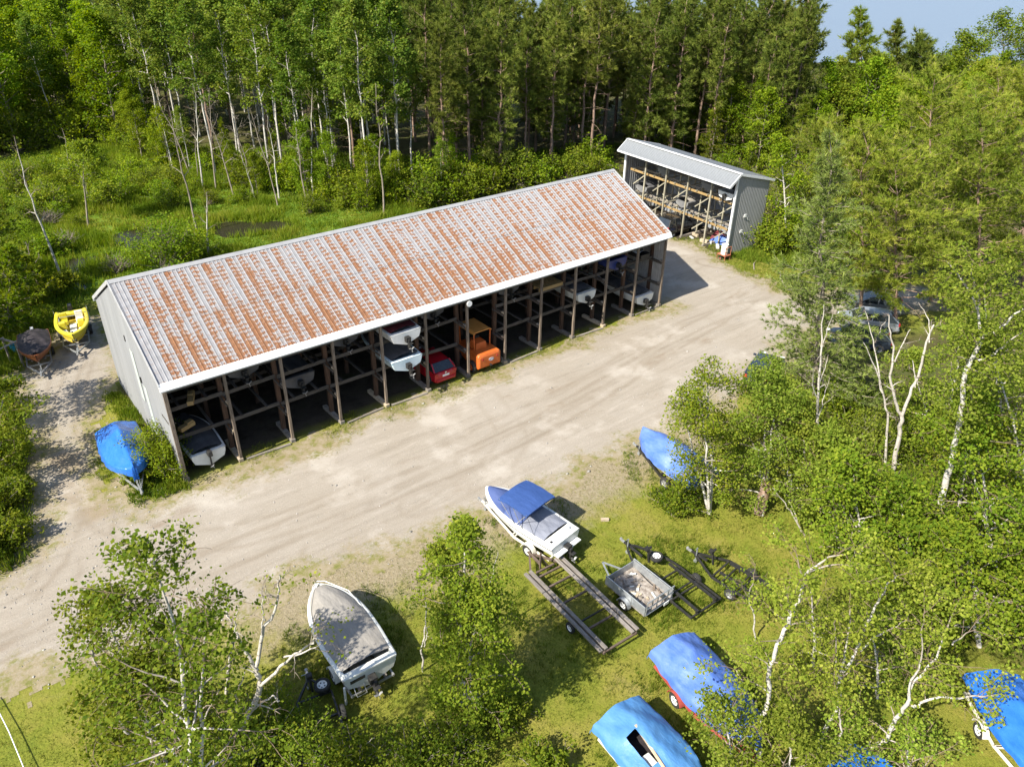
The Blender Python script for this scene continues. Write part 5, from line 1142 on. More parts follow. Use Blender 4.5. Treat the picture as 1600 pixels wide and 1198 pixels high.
def cover(parent, Ln, B, D, z0, m, ridge, s0=0.0, s1=1.0, inset=.0, skirt=0.0, seed=0, wrinkle=.02, name='cover', ns=30, nv=22, pw=1.6, flare=.03, nose=.0, label=None, hole=None):
    """fabric stretched over the boat from s0 to s1; ridge(s) is the height of its crest above the sheer; skirt hangs below it"""
    rg = np.random.default_rng(seed); a = MB(); rings = []; ph = rg.uniform(0, 6, 8)
    for i in range(ns+1):
        s = s0+(s1-s0)*i/ns; y, z = sheer(min(max(s, 0), .995), Ln, B, D); y = max(.03, y-inset+flare); ring = []
        x = Ln*s+(nose if i == ns else 0)-(.06 if i == 0 and skirt else 0)
        for j in range(nv+1):
            v = -1+2*j/nv
            if skirt:
                if abs(v) > .8:
                    k = (abs(v)-.8)/.2; yy = y*(1+.05*k); zz = z-skirt*k*(1+.1*math.sin(s*23+ph[0]+np.sign(v)*1.3)+.06*math.sin(s*51+ph[1])); yy += .02*k*math.sin(s*37+ph[2]+np.sign(v))
                else:
                    u = abs(v)/.8; yy = y*u; zz = z+ridge(s)*(1-u**pw)
                yy *= np.sign(v) if v else 0
            else:
                u = abs(v); yy = y*v; zz = z+ridge(s)*(1-u**pw)
            th = math.atan2(v*.8, (s-.35)*2.2); wv = wrinkle*(1.4*(abs(math.sin(th*4+ph[6]))**.5-.6)*min(1, abs(v)*2.5)+0.8*(abs(math.sin(s*9+v*3+ph[7]))**.5-.6)+math.sin(s*31+v*5+ph[3])*.5+math.sin(s*17-v*9+ph[4])*.6+math.sin(s*53+v*21+ph[5])*.3)*(1-abs(v)**6)
            ring.append((x, yy, z0+zz+wv+.03))
        rings.append(ring)
    a.loft(rings)
    if hole:
        i0, i1, j0, j1 = hole; a.f = [f for k, f in enumerate(a.f) if not (i0 <= k//nv < i1 and j0 <= k % nv < j1)]
    if skirt:   # hang the ends down too
        for ring, sg in ((rings[0], -1), (rings[-1], 1)):
            low = [(p[0]+sg*.1, p[1]*1.0, min(p[2], z0+z-.02) - (.0 if abs(p[2]-p[2]) else 0)) for p in ring]
            low = [(p[0]+sg*(.06+.04*math.sin(k*1.7)), p[1], min(p[2], z0+D*.8)-skirt*(.9+.08*math.sin(k*2.1))) for k, p in enumerate(ring)]
            a.loft([low, ring] if sg < 0 else [ring, low])
    return a.build(name, m, parent, smooth=60, label=label)
def outboard(parent, x, z, m=None, big=True):
    a = MB(); k = 1.0 if big else .75
    a.box((x-.25*k, 0, z+.3*k), (.5*k, .34*k, .42*k), taper=.8); o = a.build('outboard_motor', m or black_m, parent, bevel=.05*k)
    b = MB(); b.box((x-.2*k, 0, z-.3*k), (.16*k, .1*k, .85*k)); b.box((x-.22*k, 0, z-.62*k), (.42*k, .05*k, .04*k)); b.lathe([(.001, .2*k), (.07*k, .12*k), (.07*k, -.15*k), (.02, -.2*k), (.001, -.2*k)], 'X', 10, (x-.22*k, 0, z-.75*k)); b.build('drive_leg', m or black_m, o, bevel=.01)
    c = MB()
    for j in range(3):
        q = j*2*PI/3; c.bar((x-.44*k, 0, z-.75*k), (x-.46*k, .16*k*math.cos(q), z-.75*k+.16*k*math.sin(q)), .09*k, .02)
    c.build('propeller', rim_grey, o)
    return o
def sterndrive(parent, z, B):
    a = MB(); a.box((-.14, 0, z+.12), (.3, .3, .34)); a.box((-.3, 0, z-.1), (.2, .14, .6)); a.box((-.38, 0, z-.02), (.4, .26, .03)); a.lathe([(.001, .22), (.07, .14), (.07, -.14), (.02, -.2), (.001, -.2)], 'X', 10, (-.34, 0, z-.36)); o = a.build('stern_drive', black_m, parent, bevel=.015)
    c = MB()
    for j in range(3):
        q = j*2*PI/3+.4; c.bar((-.55, 0, z-.36), (-.57, .19*math.cos(q), z-.36+.19*math.sin(q)), .1, .02)
    c.build('propeller', rim_grey, o)
def ang2(a, b): return math.atan2(b[1]-a[1], b[0]-a[0])
def place(bow_px, stern_px, z=0.0):
    """ground points of bow and stern; returns stern location, heading, length"""
    b = gp(bow_px[0], bow_px[1], z); s = gp(stern_px[0], stern_px[1], z)
    return (s[0], s[1]), ang2(s, b), math.hypot(b[0]-s[0], b[1]-s[1])

# ---- white runabout with blue bimini
st, hd, ln = place((760, 768), (884, 845), 1.15); Ln, Bm, D = ln, 2.1, .95; z0 = .42
print('runabout', st, math.degrees(hd), ln)
bo = thing('runabout_boat', 'white runabout with blue bimini top and blue-grey covers at the yard edge', 'boat', (st[0], st[1], 0), hd)
hull(bo, Ln, Bm, D, z0, gel, stripe=black_m); gunwale(bo, Ln, Bm, D, z0, gel, .2)
navy = tarp_mat('navy_canvas', (0.0382, 0.0638, 0.17), (0.0595, 0.0892, 0.221), .7); dusk = tarp_mat('faded_canvas', (0.16, 0.172, 0.216), (0.224, 0.236, 0.28), .7); bim = tarp_mat('bimini_canvas', (0.0187, 0.051, 0.17), (0.0298, 0.0723, 0.23), .7)
cover(bo, Ln, Bm, D, z0+.05, navy, lambda s: .22*(1-((s-.8)/.22)**2) if s > .6 else .2, .62, .965, .17, wrinkle=.008, name='bow_cover', pw=2)
cover(bo, Ln, Bm, D, z0+.05, navy, lambda s: .12+.38*max(0, 1-abs(s-.52)/.14), .40, .615, .18, wrinkle=.01, name='windscreen_cover', pw=3)
cover(bo, Ln, Bm, D, z0+.05, dusk, lambda s: .1+.06*s, .12, .42, .18, wrinkle=.012, name='cockpit_cover', pw=3)
a = MB(); a.box((Ln*.06, 0, z0+D*.9), (Ln*.12, Bm*.9, .1)); a.box((Ln*.02-.18, 0, z0+D*.45), (.4, Bm*.8, .08)); a.build('stern_deck', gel, bo, bevel=.03)
for s in (-1, 1):
    a = MB(); a.lathe([(.001, .03), (.06, .03), (.07, 0), (.001, 0)], 'Z', 10, (Ln*.06, s*Bm*.32, z0+D*.9+.05)); a.build('filler_cap', black_m if s > 0 else chrome, bo)
bx0, bx1, bz = Ln*.30, Ln*.66, z0+D+1.0
a = MB(); rings = []
for i in range(9):
    u = i/8; x = bx0+(bx1-bx0)*u; rings.append([(x, -1.0+2.0*j/8, bz+.1*(1-(2*j/8-1)**2)-.08*(2*u-1)**2+.012*math.sin(i*2.2+j)) for j in range(9)])
a.loft(rings)
for e in (0, -1): a.loft([rings[e], [(p[0], p[1], p[2]-.07) for p in rings[e]]])
for e in (0, -1): a.loft([[r_[e] for r_ in rings], [(r_[e][0], r_[e][1], r_[e][2]-.07) for r_ in rings]])
a.build('bimini_top', bim, bo, smooth=50)
for s in (-1, 1):
    for x0, x1 in ((Ln*.45, bx0+.05), (Ln*.45, bx1-.05), (Ln*.36, (bx0+bx1)/2)):
        a = MB(); a.tube([(x0, s*.95, z0+D*.95), (x1, s*.98, bz-.03)], .016, 6); a.build('bimini_strut', chrome, bo)
    a = MB(); a.tube([(Ln*.22, s*.92, z0+D*.95), (bx0+.05, s*.97, bz-.04)], .01, 5); a.build('bimini_strap', black_m, bo)
sterndrive(bo, z0+.3, Bm)
white_tr = mat('white_trailer', (0.561, 0.527, 0.442), (0.646, 0.612, 0.527), 4, .5)
trailer('white boat trailer with white fenders under the bimini runabout', (st[0]+.25*math.cos(hd), st[1]+.25*math.sin(hd), 0), hd, Ln+.1, 1.65, white_tr, rim_white, (1.15,), white_tr, r=.32, z=.36, tongue=3.0)

# ---- old white boat with grey cover
st, hd, ln = place((497, 921), (579, 1046), 1.2); print('greyboat', st, math.degrees(hd), ln)
Ln, Bm, D, z0 = ln, 2.35, 1.05, .4
bo = thing('cuddy_boat', 'old white boat under a flat grey-tan cover on the lawn near the birches', 'boat', (st[0], st[1], 0), hd)
hull(bo, Ln, Bm, D, z0, gel_old, stripe=mat('faded_stripe', (.2, .22, .24), (.3, .32, .33), 3, .5)); gunwale(bo, Ln, Bm, D, z0, gel_old, .15, .07)
tan = tarp_mat('grey_tan_canvas', (0.2, 0.185, 0.165), (0.27, 0.25, 0.225), .85)
cover(bo, Ln, Bm, D, z0+.06, tan, lambda s: .12+.22*max(0, min(1, (s-.3)/.25)) if s < .62 else .34*max(.15, 1-((s-.62)/.36)**2), .07, .94, .14, wrinkle=.014, pw=2.6)
a = MB(); a.box((Ln*.02, 0, z0+D*.9), (.3, Bm*.93, .1)); a.build('transom_deck', gel_old, bo, bevel=.02)
a = MB(); a.box((-.012, .55, z0+D*.62), (.03, .6, .14)); a.build('transom_vent', black_m, bo)
for s in (-1, 1):
    a = MB(); a.tube([(Ln*.55, s*Bm*.44, z0+D*1.02), (Ln*.75, s*Bm*.37, z0+D+.26), (Ln*.95, s*Bm*.11, z0+D+.32), (Ln*.99, 0, z0+D+.3)], .018, 6); a.build('bow_rail', gel, bo)
a = MB(); a.tube([(-.02, .75, z0+.35), (-.3, .75, z0+.1), (-.3, .35, z0+.1), (-.02, .35, z0+.35)], .016, 6); a.build('swim_ladder', chrome, bo)
sterndrive(bo, z0+.3, Bm)
trailer('weathered boat trailer under the old grey covered boat', (st[0]-.1*math.cos(hd), st[1]-.1*math.sin(hd), 0), hd, Ln+.1, 1.75, rim_grey, rim_grey, (1.3,), gel_old, r=.34, z=.36, tongue=1.7)

# ---- empty trailers on the lawn
def at_px(h, r_, z=.45): b = gp(h[0], h[1], z); s = gp(r_[0], r_[1], z); return (s[0], s[1], 0), ang2(s, b), math.hypot(b[0]-s[0], b[1]-s[1])
loc, hd, ln = at_px((832, 868), (970, 1004), .5); print('pontoon trailer', loc, ln)
pt = thing('pontoon_trailer', 'empty brown pontoon trailer with long double timber bunks on the lawn', 'trailer', loc, hd)
brown = mat('brown_rusty_steel', (.07, .05, .04), (.14, .10, .08), 5, .7)
for s in (-1, 1):
    for d in (-.13, .13):
        a = MB(); a.box((ln*.44, s*.86+d, .58), (ln*.86, .16, .09)); a.build('bunk', alum, pt, bevel=.01)
    a = MB(); a.bar((0, s*.86, .46), (ln*.86, s*.86, .46), .1, .12); a.build('side_rail', brown, pt)
    a = MB(); a.bar((ln*.84, s*.8, .46), (ln+.1, s*.1, .46), .08, .1); a.build('tongue_rail', brown, pt)
for x in (.06, ln*.22, ln*.5, ln*.68, ln*.8):
    a = MB(); a.bar((x, -.8, .44), (x, .8, .44), .08, .08); a.build('cross_member', brown, pt)
a = MB(); a.bar((ln*.84, -.5, .5), (ln*.84, .5, .5), .08); a.bar((ln*.9, 0, .47), (ln+.35, 0, .47), .1); a.build('tongue', brown, pt)
a = MB(); a.bar((ln*.86, .2, .5), (ln*.86, .2, 1.45), .07); a.bar((ln*.86, -.2, .5), (ln*.86, .2, 1.3), .05); a.build('winch_post', brown, pt)
for ax in (ln*.32,):
    a = MB(); a.bar((ax, -1.0, .26), (ax, 1.0, .26), .06); a.build('axle', black_m, pt)
    for s in (-1, 1): wheel(pt, (ax, s*1.05, .25), .25, .16, rim_white)

ut = thing('utility_trailer', 'small galvanised utility trailer with mesh tailgate full of debris', 'trailer', (13.2, -20.25, 0), -PI/2)
# local x along the long side (towards the camera), box 2.4 x 1.6
UL, UW, uz = 2.35, 1.75, .42
a = MB(); a.box((0, 0, uz), (UL, UW, .05)); a.build('bed', mat('bed_debris', (.16, .13, .105), (.38, .34, .3), 6, .85, bump=.6, bscale=22), ut)
for s in (-1, 1):
    a = MB(); a.box((0, s*(UW/2-.02), uz+.24), (UL, .03, .42)); a.build('side_panel', galv, ut)
    a = MB(); a.tube([(-UL/2, s*(UW/2), uz+.5), (UL/2, s*(UW/2), uz+.5)], .022, 6); 
    for x in np.linspace(-UL/2, UL/2, 4): a.tube([(x, s*UW/2, uz), (x, s*UW/2, uz+.5)], .018, 6)
    a.build('top_rail', galv, ut)
a = MB(); a.box((-UL/2+.015, 0, uz+.22), (.03, UW-.06, .36)); a.build('front_panel', galv, ut)
a = MB()
for y in np.linspace(-UW/2+.05, UW/2-.05, 6): a.tube([(UL/2+.02, y, uz), (UL/2+.06, y, uz+.8)], .022, 5)
for z in (.02, .4, .78): a.tube([(UL/2+.02+.04*z/.8, -UW/2+.04, uz+z), (UL/2+.02+.04*z/.8, UW/2-.04, uz+z)], .032, 6)
a.build('tailgate', galv, ut)
for s in (-1, 1): wheel(ut, (.1, s*(UW/2+.12), .27), .27, .16, rim_white); fender(ut, (.1, s*(UW/2+.12), .27), .27, .2, galv)
a = MB(); a.bar((-UL/2, -.5, uz-.06), (-UL/2-1.1, 0, uz-.06), .06); a.bar((-UL/2, .5, uz-.06), (-UL/2-1.1, 0, uz-.06), .06); a.build('drawbar', galv, ut)
a = MB(); a.box((UL/2+.06, .45, uz-.02), (.02, .3, .16)); a.build('plate', white_paint, ut)
random.seed(3)
for i in range(26):
    a = MB(); x, y = random.uniform(-UL/2+.2, UL/2-.2), random.uniform(-UW/2+.2, UW/2-.2); q = random.uniform(0, PI); l_ = random.uniform(.1, .35)
    a.bar((x, y, uz+.05), (x+l_*math.cos(q), y+l_*math.sin(q), uz+.05+random.uniform(0, .06)), random.uniform(.03, .12), random.uniform(.02, .06)); tag(a.build('debris_scrap', [wood, wood_grey, wood_pale, gel_old][i % 4], None), 'scrap of wood or rubbish lying in the bed of the utility trailer', 'debris', 'scraps in the utility trailer').matrix_world = ut.matrix_basis.copy()
loc, hd, ln = at_px((975, 846), (1104, 950), .42); print('black trailer', loc, ln)
trailer('black boat trailer with curved frame, winch and flat spare wheel on the lawn', loc, hd, ln, 1.85, black_m, rim_grey, (ln*.3,), None, True, True, .27, .4, black_m, tongue=2.2, spare=True, curved=True)
loc, hd, ln = at_px((1080, 860), (1195, 930), .42); print('dark trailer', loc, ln)
trailer('dark boat trailer with winch post partly hidden by the small birch', loc, hd, ln, 1.5, black_m, rim_grey, (ln*.3,), None, True, True, .27, .4, black_m, tongue=1.6)
loc, hd, ln = at_px((490, 1085), (522, 1190), .4)
trailer('black trailer with white-rimmed wheel in the shade below the grey boat', loc, hd, ln+1.0, 1.3, black_m, rim_white, (ln*.62,), None, False, True, .31, .38, black_m, tongue=1.1, spare=True)

# ---- blue tarped boats
def tarped(label, bow_px, stern_px, zz, Bm, D, z0, m, rid, skirt, seed, tl_label, tm, rm, fend, ax=1.6, hullm=None, name='tarped_boat', tz=.36, pw=1.35, wr=.03, ext=.35, guides=False, hole=None):
    st, hd, Ln = place(bow_px, stern_px, zz); print(label[:30], np.round(st, 1), round(math.degrees(hd)), round(Ln, 2))
    b = thing(name, label, 'boat', (st[0], st[1], 0), hd)
    hull(b, Ln, Bm, D, z0, hullm or gel); cover(b, Ln, Bm, D, z0, m, rid, .0, 1.0, 0, skirt, seed, wr, 'tarp', 44, 30, pw, .06, hole=hole)
    trailer(tl_label, (st[0], st[1], 0), hd, Ln+ext, Bm*.74, tm, rm, (ax,), fend, r=.32, z=tz, tongue=2.7, guides=guides)
    return b, Ln
red_m = mat('red_trailer', (0.272, 0.0467, 0.0382), (0.383, 0.085, 0.068), 4, .5)
def ridgeB(s): return .22+.42*max(0, 1-abs(s-.2)/.3)+.3*max(0, 1-abs(s-.62)/.35)
b1, l1 = tarped('boat under a smooth blue tarp on a red trailer at the lower right', (1185, 1162), (1052, 1005), 1.25, 2.15, .95, .45, blue_tarp, ridgeB, .28, 5, 'red boat trailer with red fender under the blue tarped boat', red_m, rim_white, red_m)
b2_, l2 = tarped('boat under a pale blue tarp with a torn opening at the bottom edge', (1100, 1262), (965, 1112), 1.25, 2.2, .95, .45, blue_pale, lambda s: .25+.45*max(0, 1-abs(s-.3)/.4), .26, 6, 'white boat trailer under the torn pale blue tarp', white_tr, rim_white, white_tr, hole=(12, 25, 8, 12))
# black floor paints the shade inside the torn opening; pale prop board above
a = MB(); a.box((l2*.42, 0, .45+.62), (l2*.5, 1.7, .04)); a.build('shade_floor', black_fab, b2_)
a = MB(); a.bar((l2*.25, -.18, 1.92), (l2*.64, -.36, 1.72), .09, .05); a.build('prop_board', wood_pale, b2_)
a = MB(); a.box((l2*.5, -.45, 1.3), (.5, .4, .35)); a.build('seat_box', gel_old, b2_, bevel=.04)
b3, l3 = tarped('boat under a bright blue tarp at the right edge of the lawn', (1660, 1245), (1550, 1060), 1.2, 2.1, .95, .5, blue_wrap, lambda s: .2+.4*max(0, 1-abs(s-.35)/.45), .2, 7, 'white boat trailer with white wheel under the tarped boat at the right edge', white_tr, rim_white, white_tr)
b4, l4 = tarped('boat under a blue tarp half hidden behind the birch clump by the yard', (1003, 682), (1098, 748), 1.2, 2.2, 1.0, .5, blue_tarp, lambda s: .3+.55*max(0, 1-abs(s-.45)/.5), .3, 8, 'dark boat trailer under the tarped boat behind the birch clump', black_m, rim_grey, None)
b5, l5 = tarped('boat shrink-wrapped in glossy bright blue beside the corner shrub of the long shed', (212, 742), (182, 672), 1.2, 2.15, 1.0, .45, blue_wrap, lambda s: .25+.85*max(0, 1-abs(s-.42)/.5), .35, 9, 'galvanised trailer under the glossy blue wrapped boat', galv, rim_white, white_tr, wr=.018, pw=1.15)
b6, l6 = tarped('boat under a blue tarp at the bottom edge mostly hidden below the birches', (1300, 1290), (1372, 1196), 1.2, 2.1, .95, .45, blue_wrap, lambda s: .25+.3*max(0, 1-abs(s-.4)/.5), .25, 10, 'trailer under the tarped boat at the bottom edge below the birches', galv, rim_white, None)

# ---- yellow bowrider
st, hd, ln = place((115, 525), (111, 488), 1.2); print('yellow', st, ln, math.degrees(hd)); Ln, Bm, D, z0 = max(4.6, min(5.2, ln)), 2.1, .95, .5
bo = thing('bowrider_boat', 'open yellow bowrider with white seats parked behind the shed end', 'boat', (st[0], st[1], 0), hd)
yelm = mat('yellow_gelcoat', (0.527, 0.442, 0.0255), (0.612, 0.527, 0.051), 2, .3, coat=.3); yeli = mat('yellow_interior', (0.425, 0.306, 0.0255), (0.527, 0.391, 0.051), 2, .5); seatw = mat('white_vinyl', (.62, .6, .52), (.72, .7, .62), 3, .5)
hull(bo, Ln, Bm, D, z0, yelm); gunwale(bo, Ln, Bm, D, z0, yelm, .2, .06)
a = MB(); rings = []
for i in range(11):
    s = .02+.92*i/10; y, z = sheer(s, Ln, Bm, D); y = max(.05, y-.18); rings.append([(Ln*s, -y, z0+z-.02), (Ln*s, -y*.92, z0+D*.35), (Ln*s, y*.92, z0+D*.35), (Ln*s, y, z0+z-.02)])
a.loft(rings); a.build('cockpit_liner', yeli, bo, smooth=30)
for s in (-1, 1):
    a = MB(); a.box((Ln*.72, s*.42, z0+D*.62), (1.1, .3, .16), rz=-s*.22); a.build('bow_seat', seatw, bo, bevel=.04)
    a = MB(); a.box((Ln*.28, s*.5, z0+D*.6), (.5, .5, .3)); a.box((Ln*.2, s*.5, z0+D*.95), (.14, .5, .5)); a.build('seat', seatw if s > 0 else yelm, bo, bevel=.04)
    a = MB(); a.box((Ln*.5, s*.58, z0+D*.85), (.42, .5, .5), taper=.8); a.build('console', yelm, bo, bevel=.04)
a = MB(); a.box((Ln*.07, 0, z0+D*.8), (.5, Bm*.82, .24)); a.build('stern_bench', yelm, bo, bevel=.05)
a = MB(); a.box((Ln*.5, 0, z0+D*.4), (Ln*.42, .42, .04)); a.build('floor_mat', seatw, bo)
a = MB(); a.tube([(Ln*.47, -.75, z0+D), (Ln*.42, -.7, z0+D+.3), (Ln*.42, .7, z0+D+.3), (Ln*.47, .75, z0+D)], .018, 6); a.build('windscreen_frame', chrome, bo)
a = MB(); a.box((Ln*.965-.15, 0, z0+D+.115), (.22, .12, .03)); a.build('bow_cleat', black_m, bo)
outboard(bo, -.02, z0+D*.75)
trailer('boat trailer with white guide posts under the yellow bowrider', (st[0], st[1], 0), hd, Ln+.7, 1.6, galv, rim_white, (1.5,), black_m, r=.31, z=.4, tongue=1.6, guides=True)

# ---- black covered boat beside it
st, hd, ln = place((58, 562), (52, 522), 1.1); print('blackcover', st, ln, math.degrees(hd)); Ln, Bm, D, z0 = max(4.2, min(5, ln)), 1.95, .9, .45
orange_m = mat('orange_gelcoat', (.17, .055, .02), (.24, .085, .03), 2, .4)
bo = thing('covered_boat', 'small orange boat under a black cover in the shade left of the yellow boat', 'boat', (st[0], st[1], 0), hd)
hull(bo, Ln, Bm, D, z0, orange_m); gunwale(bo, Ln, Bm, D, z0, orange_m, .1)
cover(bo, Ln, Bm, D, z0+.03, black_fab, lambda s: .15+.25*max(0, 1-abs(s-.35)/.4), .03, .97, .05, wrinkle=.03, pw=1.6)
outboard(bo, -.02, z0+D*.75, mat('grey_motor', (.3, .31, .33), (.4, .41, .43), 3, .4), False)
trailer('trailer under the black covered orange boat', (st[0], st[1], 0), hd, Ln+.7, 1.4, galv, rim_grey, (1.4,), None, r=.28, z=.38, tongue=1.6)
# wooden frame at the left edge and blue tub
wf = thing('storage_rack', 'weathered timber rack frame at the left edge in the spruce shade', 'frame', (*g2(8, 580), 0), .5)
for x in (-1.2, .9):
    for y in (-.6, .6):
        a = MB(); a.box((x, y, .9), (.1, .1, 1.8)); a.build('post', wood_grey, wf)
    a = MB(); a.bar((x, -.65, 1.8), (x, .65, 1.8), .1); a.build('cross_rail', wood_grey, wf)
for y in (-.6, .6):
    a = MB(); a.bar((-1.3, y, 1.87), (1.0, y, 1.87), .1, .06); a.build('side_rail', wood_grey, wf)
tb = MB(); tb.lathe([(.001, 0), (.28, 0), (.34, .5), (.31, .5), (.26, .04), (.001, .04)], 'Z', 16); o = tb.build('plastic_tub', mat('cyan_plastic', (.03, .3, .45), (.05, .38, .52), 3, .4), None, smooth=40); tag(o, 'small cyan plastic tub beside the black covered boat', 'tub'); o.location = (*g2(26, 548), 0)

# ---- boats on the racks in the long shed (stern towards the yard)
def rack_boat(bay, z, label, Bm=2.1, Ln=5.4, D=.95, hm=None, cm=None, dy=.25, stripe=None, drive='stern', rid=None, grp=None, lx=0.0):
    x = (bay+.5)*BAY+lx; b = thing('stored_boat', label, 'boat', (x, dy, z), PI/2, grp)
    hull(b, Ln, Bm, D, 0, hm or gel, stripe=stripe); gunwale(b, Ln, Bm, D, 0, hm or gel, .14)
    cover(b, Ln, Bm, D, .05, cm or tan, rid or (lambda s: .15+.3*max(0, 1-abs(s-.5)/.3)), .05, .96, .12, wrinkle=.012, pw=2)
    a = MB(); a.box((Ln*.025, 0, D*.88), (Ln*.05, Bm*.9, .08)); a.build('stern_deck', hm or gel, b, bevel=.02)
    if drive == 'stern': sterndrive(b, .3, Bm)
    elif drive: outboard(b, 0, D*.7, None, False)
    return b
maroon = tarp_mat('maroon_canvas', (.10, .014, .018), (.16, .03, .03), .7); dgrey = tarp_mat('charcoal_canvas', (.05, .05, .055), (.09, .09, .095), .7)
skyb = mat('pale_blue_gelcoat', (.5, .62, .68), (.62, .72, .77), 2, .3); teal = mat('teal_stripe', (.04, .2, .3), (.06, .26, .36), 3, .4)
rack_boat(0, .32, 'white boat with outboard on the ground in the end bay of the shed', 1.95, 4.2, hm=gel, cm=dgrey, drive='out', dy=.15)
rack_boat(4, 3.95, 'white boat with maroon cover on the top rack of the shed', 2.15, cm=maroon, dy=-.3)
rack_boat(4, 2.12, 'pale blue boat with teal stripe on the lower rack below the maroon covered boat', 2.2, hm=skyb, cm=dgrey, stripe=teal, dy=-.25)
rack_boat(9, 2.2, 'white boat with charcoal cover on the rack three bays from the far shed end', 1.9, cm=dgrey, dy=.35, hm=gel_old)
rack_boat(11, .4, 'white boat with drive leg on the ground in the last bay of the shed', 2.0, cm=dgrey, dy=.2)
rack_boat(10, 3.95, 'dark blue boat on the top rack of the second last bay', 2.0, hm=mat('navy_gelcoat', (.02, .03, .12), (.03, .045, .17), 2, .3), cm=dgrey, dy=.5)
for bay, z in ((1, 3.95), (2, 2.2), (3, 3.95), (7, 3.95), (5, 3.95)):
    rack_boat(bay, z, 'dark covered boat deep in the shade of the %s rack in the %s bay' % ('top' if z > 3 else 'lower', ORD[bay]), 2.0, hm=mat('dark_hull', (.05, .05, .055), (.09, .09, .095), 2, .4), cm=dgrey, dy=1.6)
js = thing('jet_ski', 'white and black personal watercraft high on the rack in the last bay', 'watercraft', (11.5*BAY, .6, 3.95), PI/2)
hull(js, 2.9, 1.1, .55, 0, black_m); cover(js, 2.9, 1.1, .55, 0, gel, lambda s: .15+.35*max(0, 1-abs(s-.6)/.25), .1, .98, .08, wrinkle=.0, name='deck', pw=2)
a = MB(); a.box((.95, 0, .72), (1.2, .36, .26), taper=.8); a.build('seat', black_m, js, bevel=.05)
a = MB(); a.tube([(1.75, -.38, 1.02), (1.85, 0, 1.0), (1.75, .38, 1.02)], .03, 6); a.bar((1.95, 0, .7), (1.8, 0, 1.0), .1); a.build('handlebar', black_m, js)
cr = thing('timber_crate', 'yellowish timber pallet stored on the rack above the middle bays', 'crate', (8.5*BAY, 1.4, 3.95))
for k in range(6):
    a = MB(); a.box((-.9+k*.36, 0, .3), (.28, 1.4, .04)); a.build('slat', yel, cr)
for y in (-.6, 0, .6):
    a = MB(); a.box((0, y, .16), (2.1, .1, .22)); a.build('runner', yel, cr)
for k, (x, y, z, rz) in enumerate(((1.5, 1.1, 3.98, 1.2), (1.0, 1.3, 2.3, .4))):
    a = MB(); a.box((0, 0, .12), (.9 if k else 1.2, .32, .24), rz=0); a.box((.2, 0, .3), (.4, .28, .1))
    o = a.build('lumber_bundle', yel, None, bevel=.02); tag(o, ['pale lumber bundle on the top rack of the end bay', 'yellow lumber block on the lower rack of the end bay'][k], 'lumber'); o.location = (x, y, z); o.rotation_euler = (0, 0, rz)

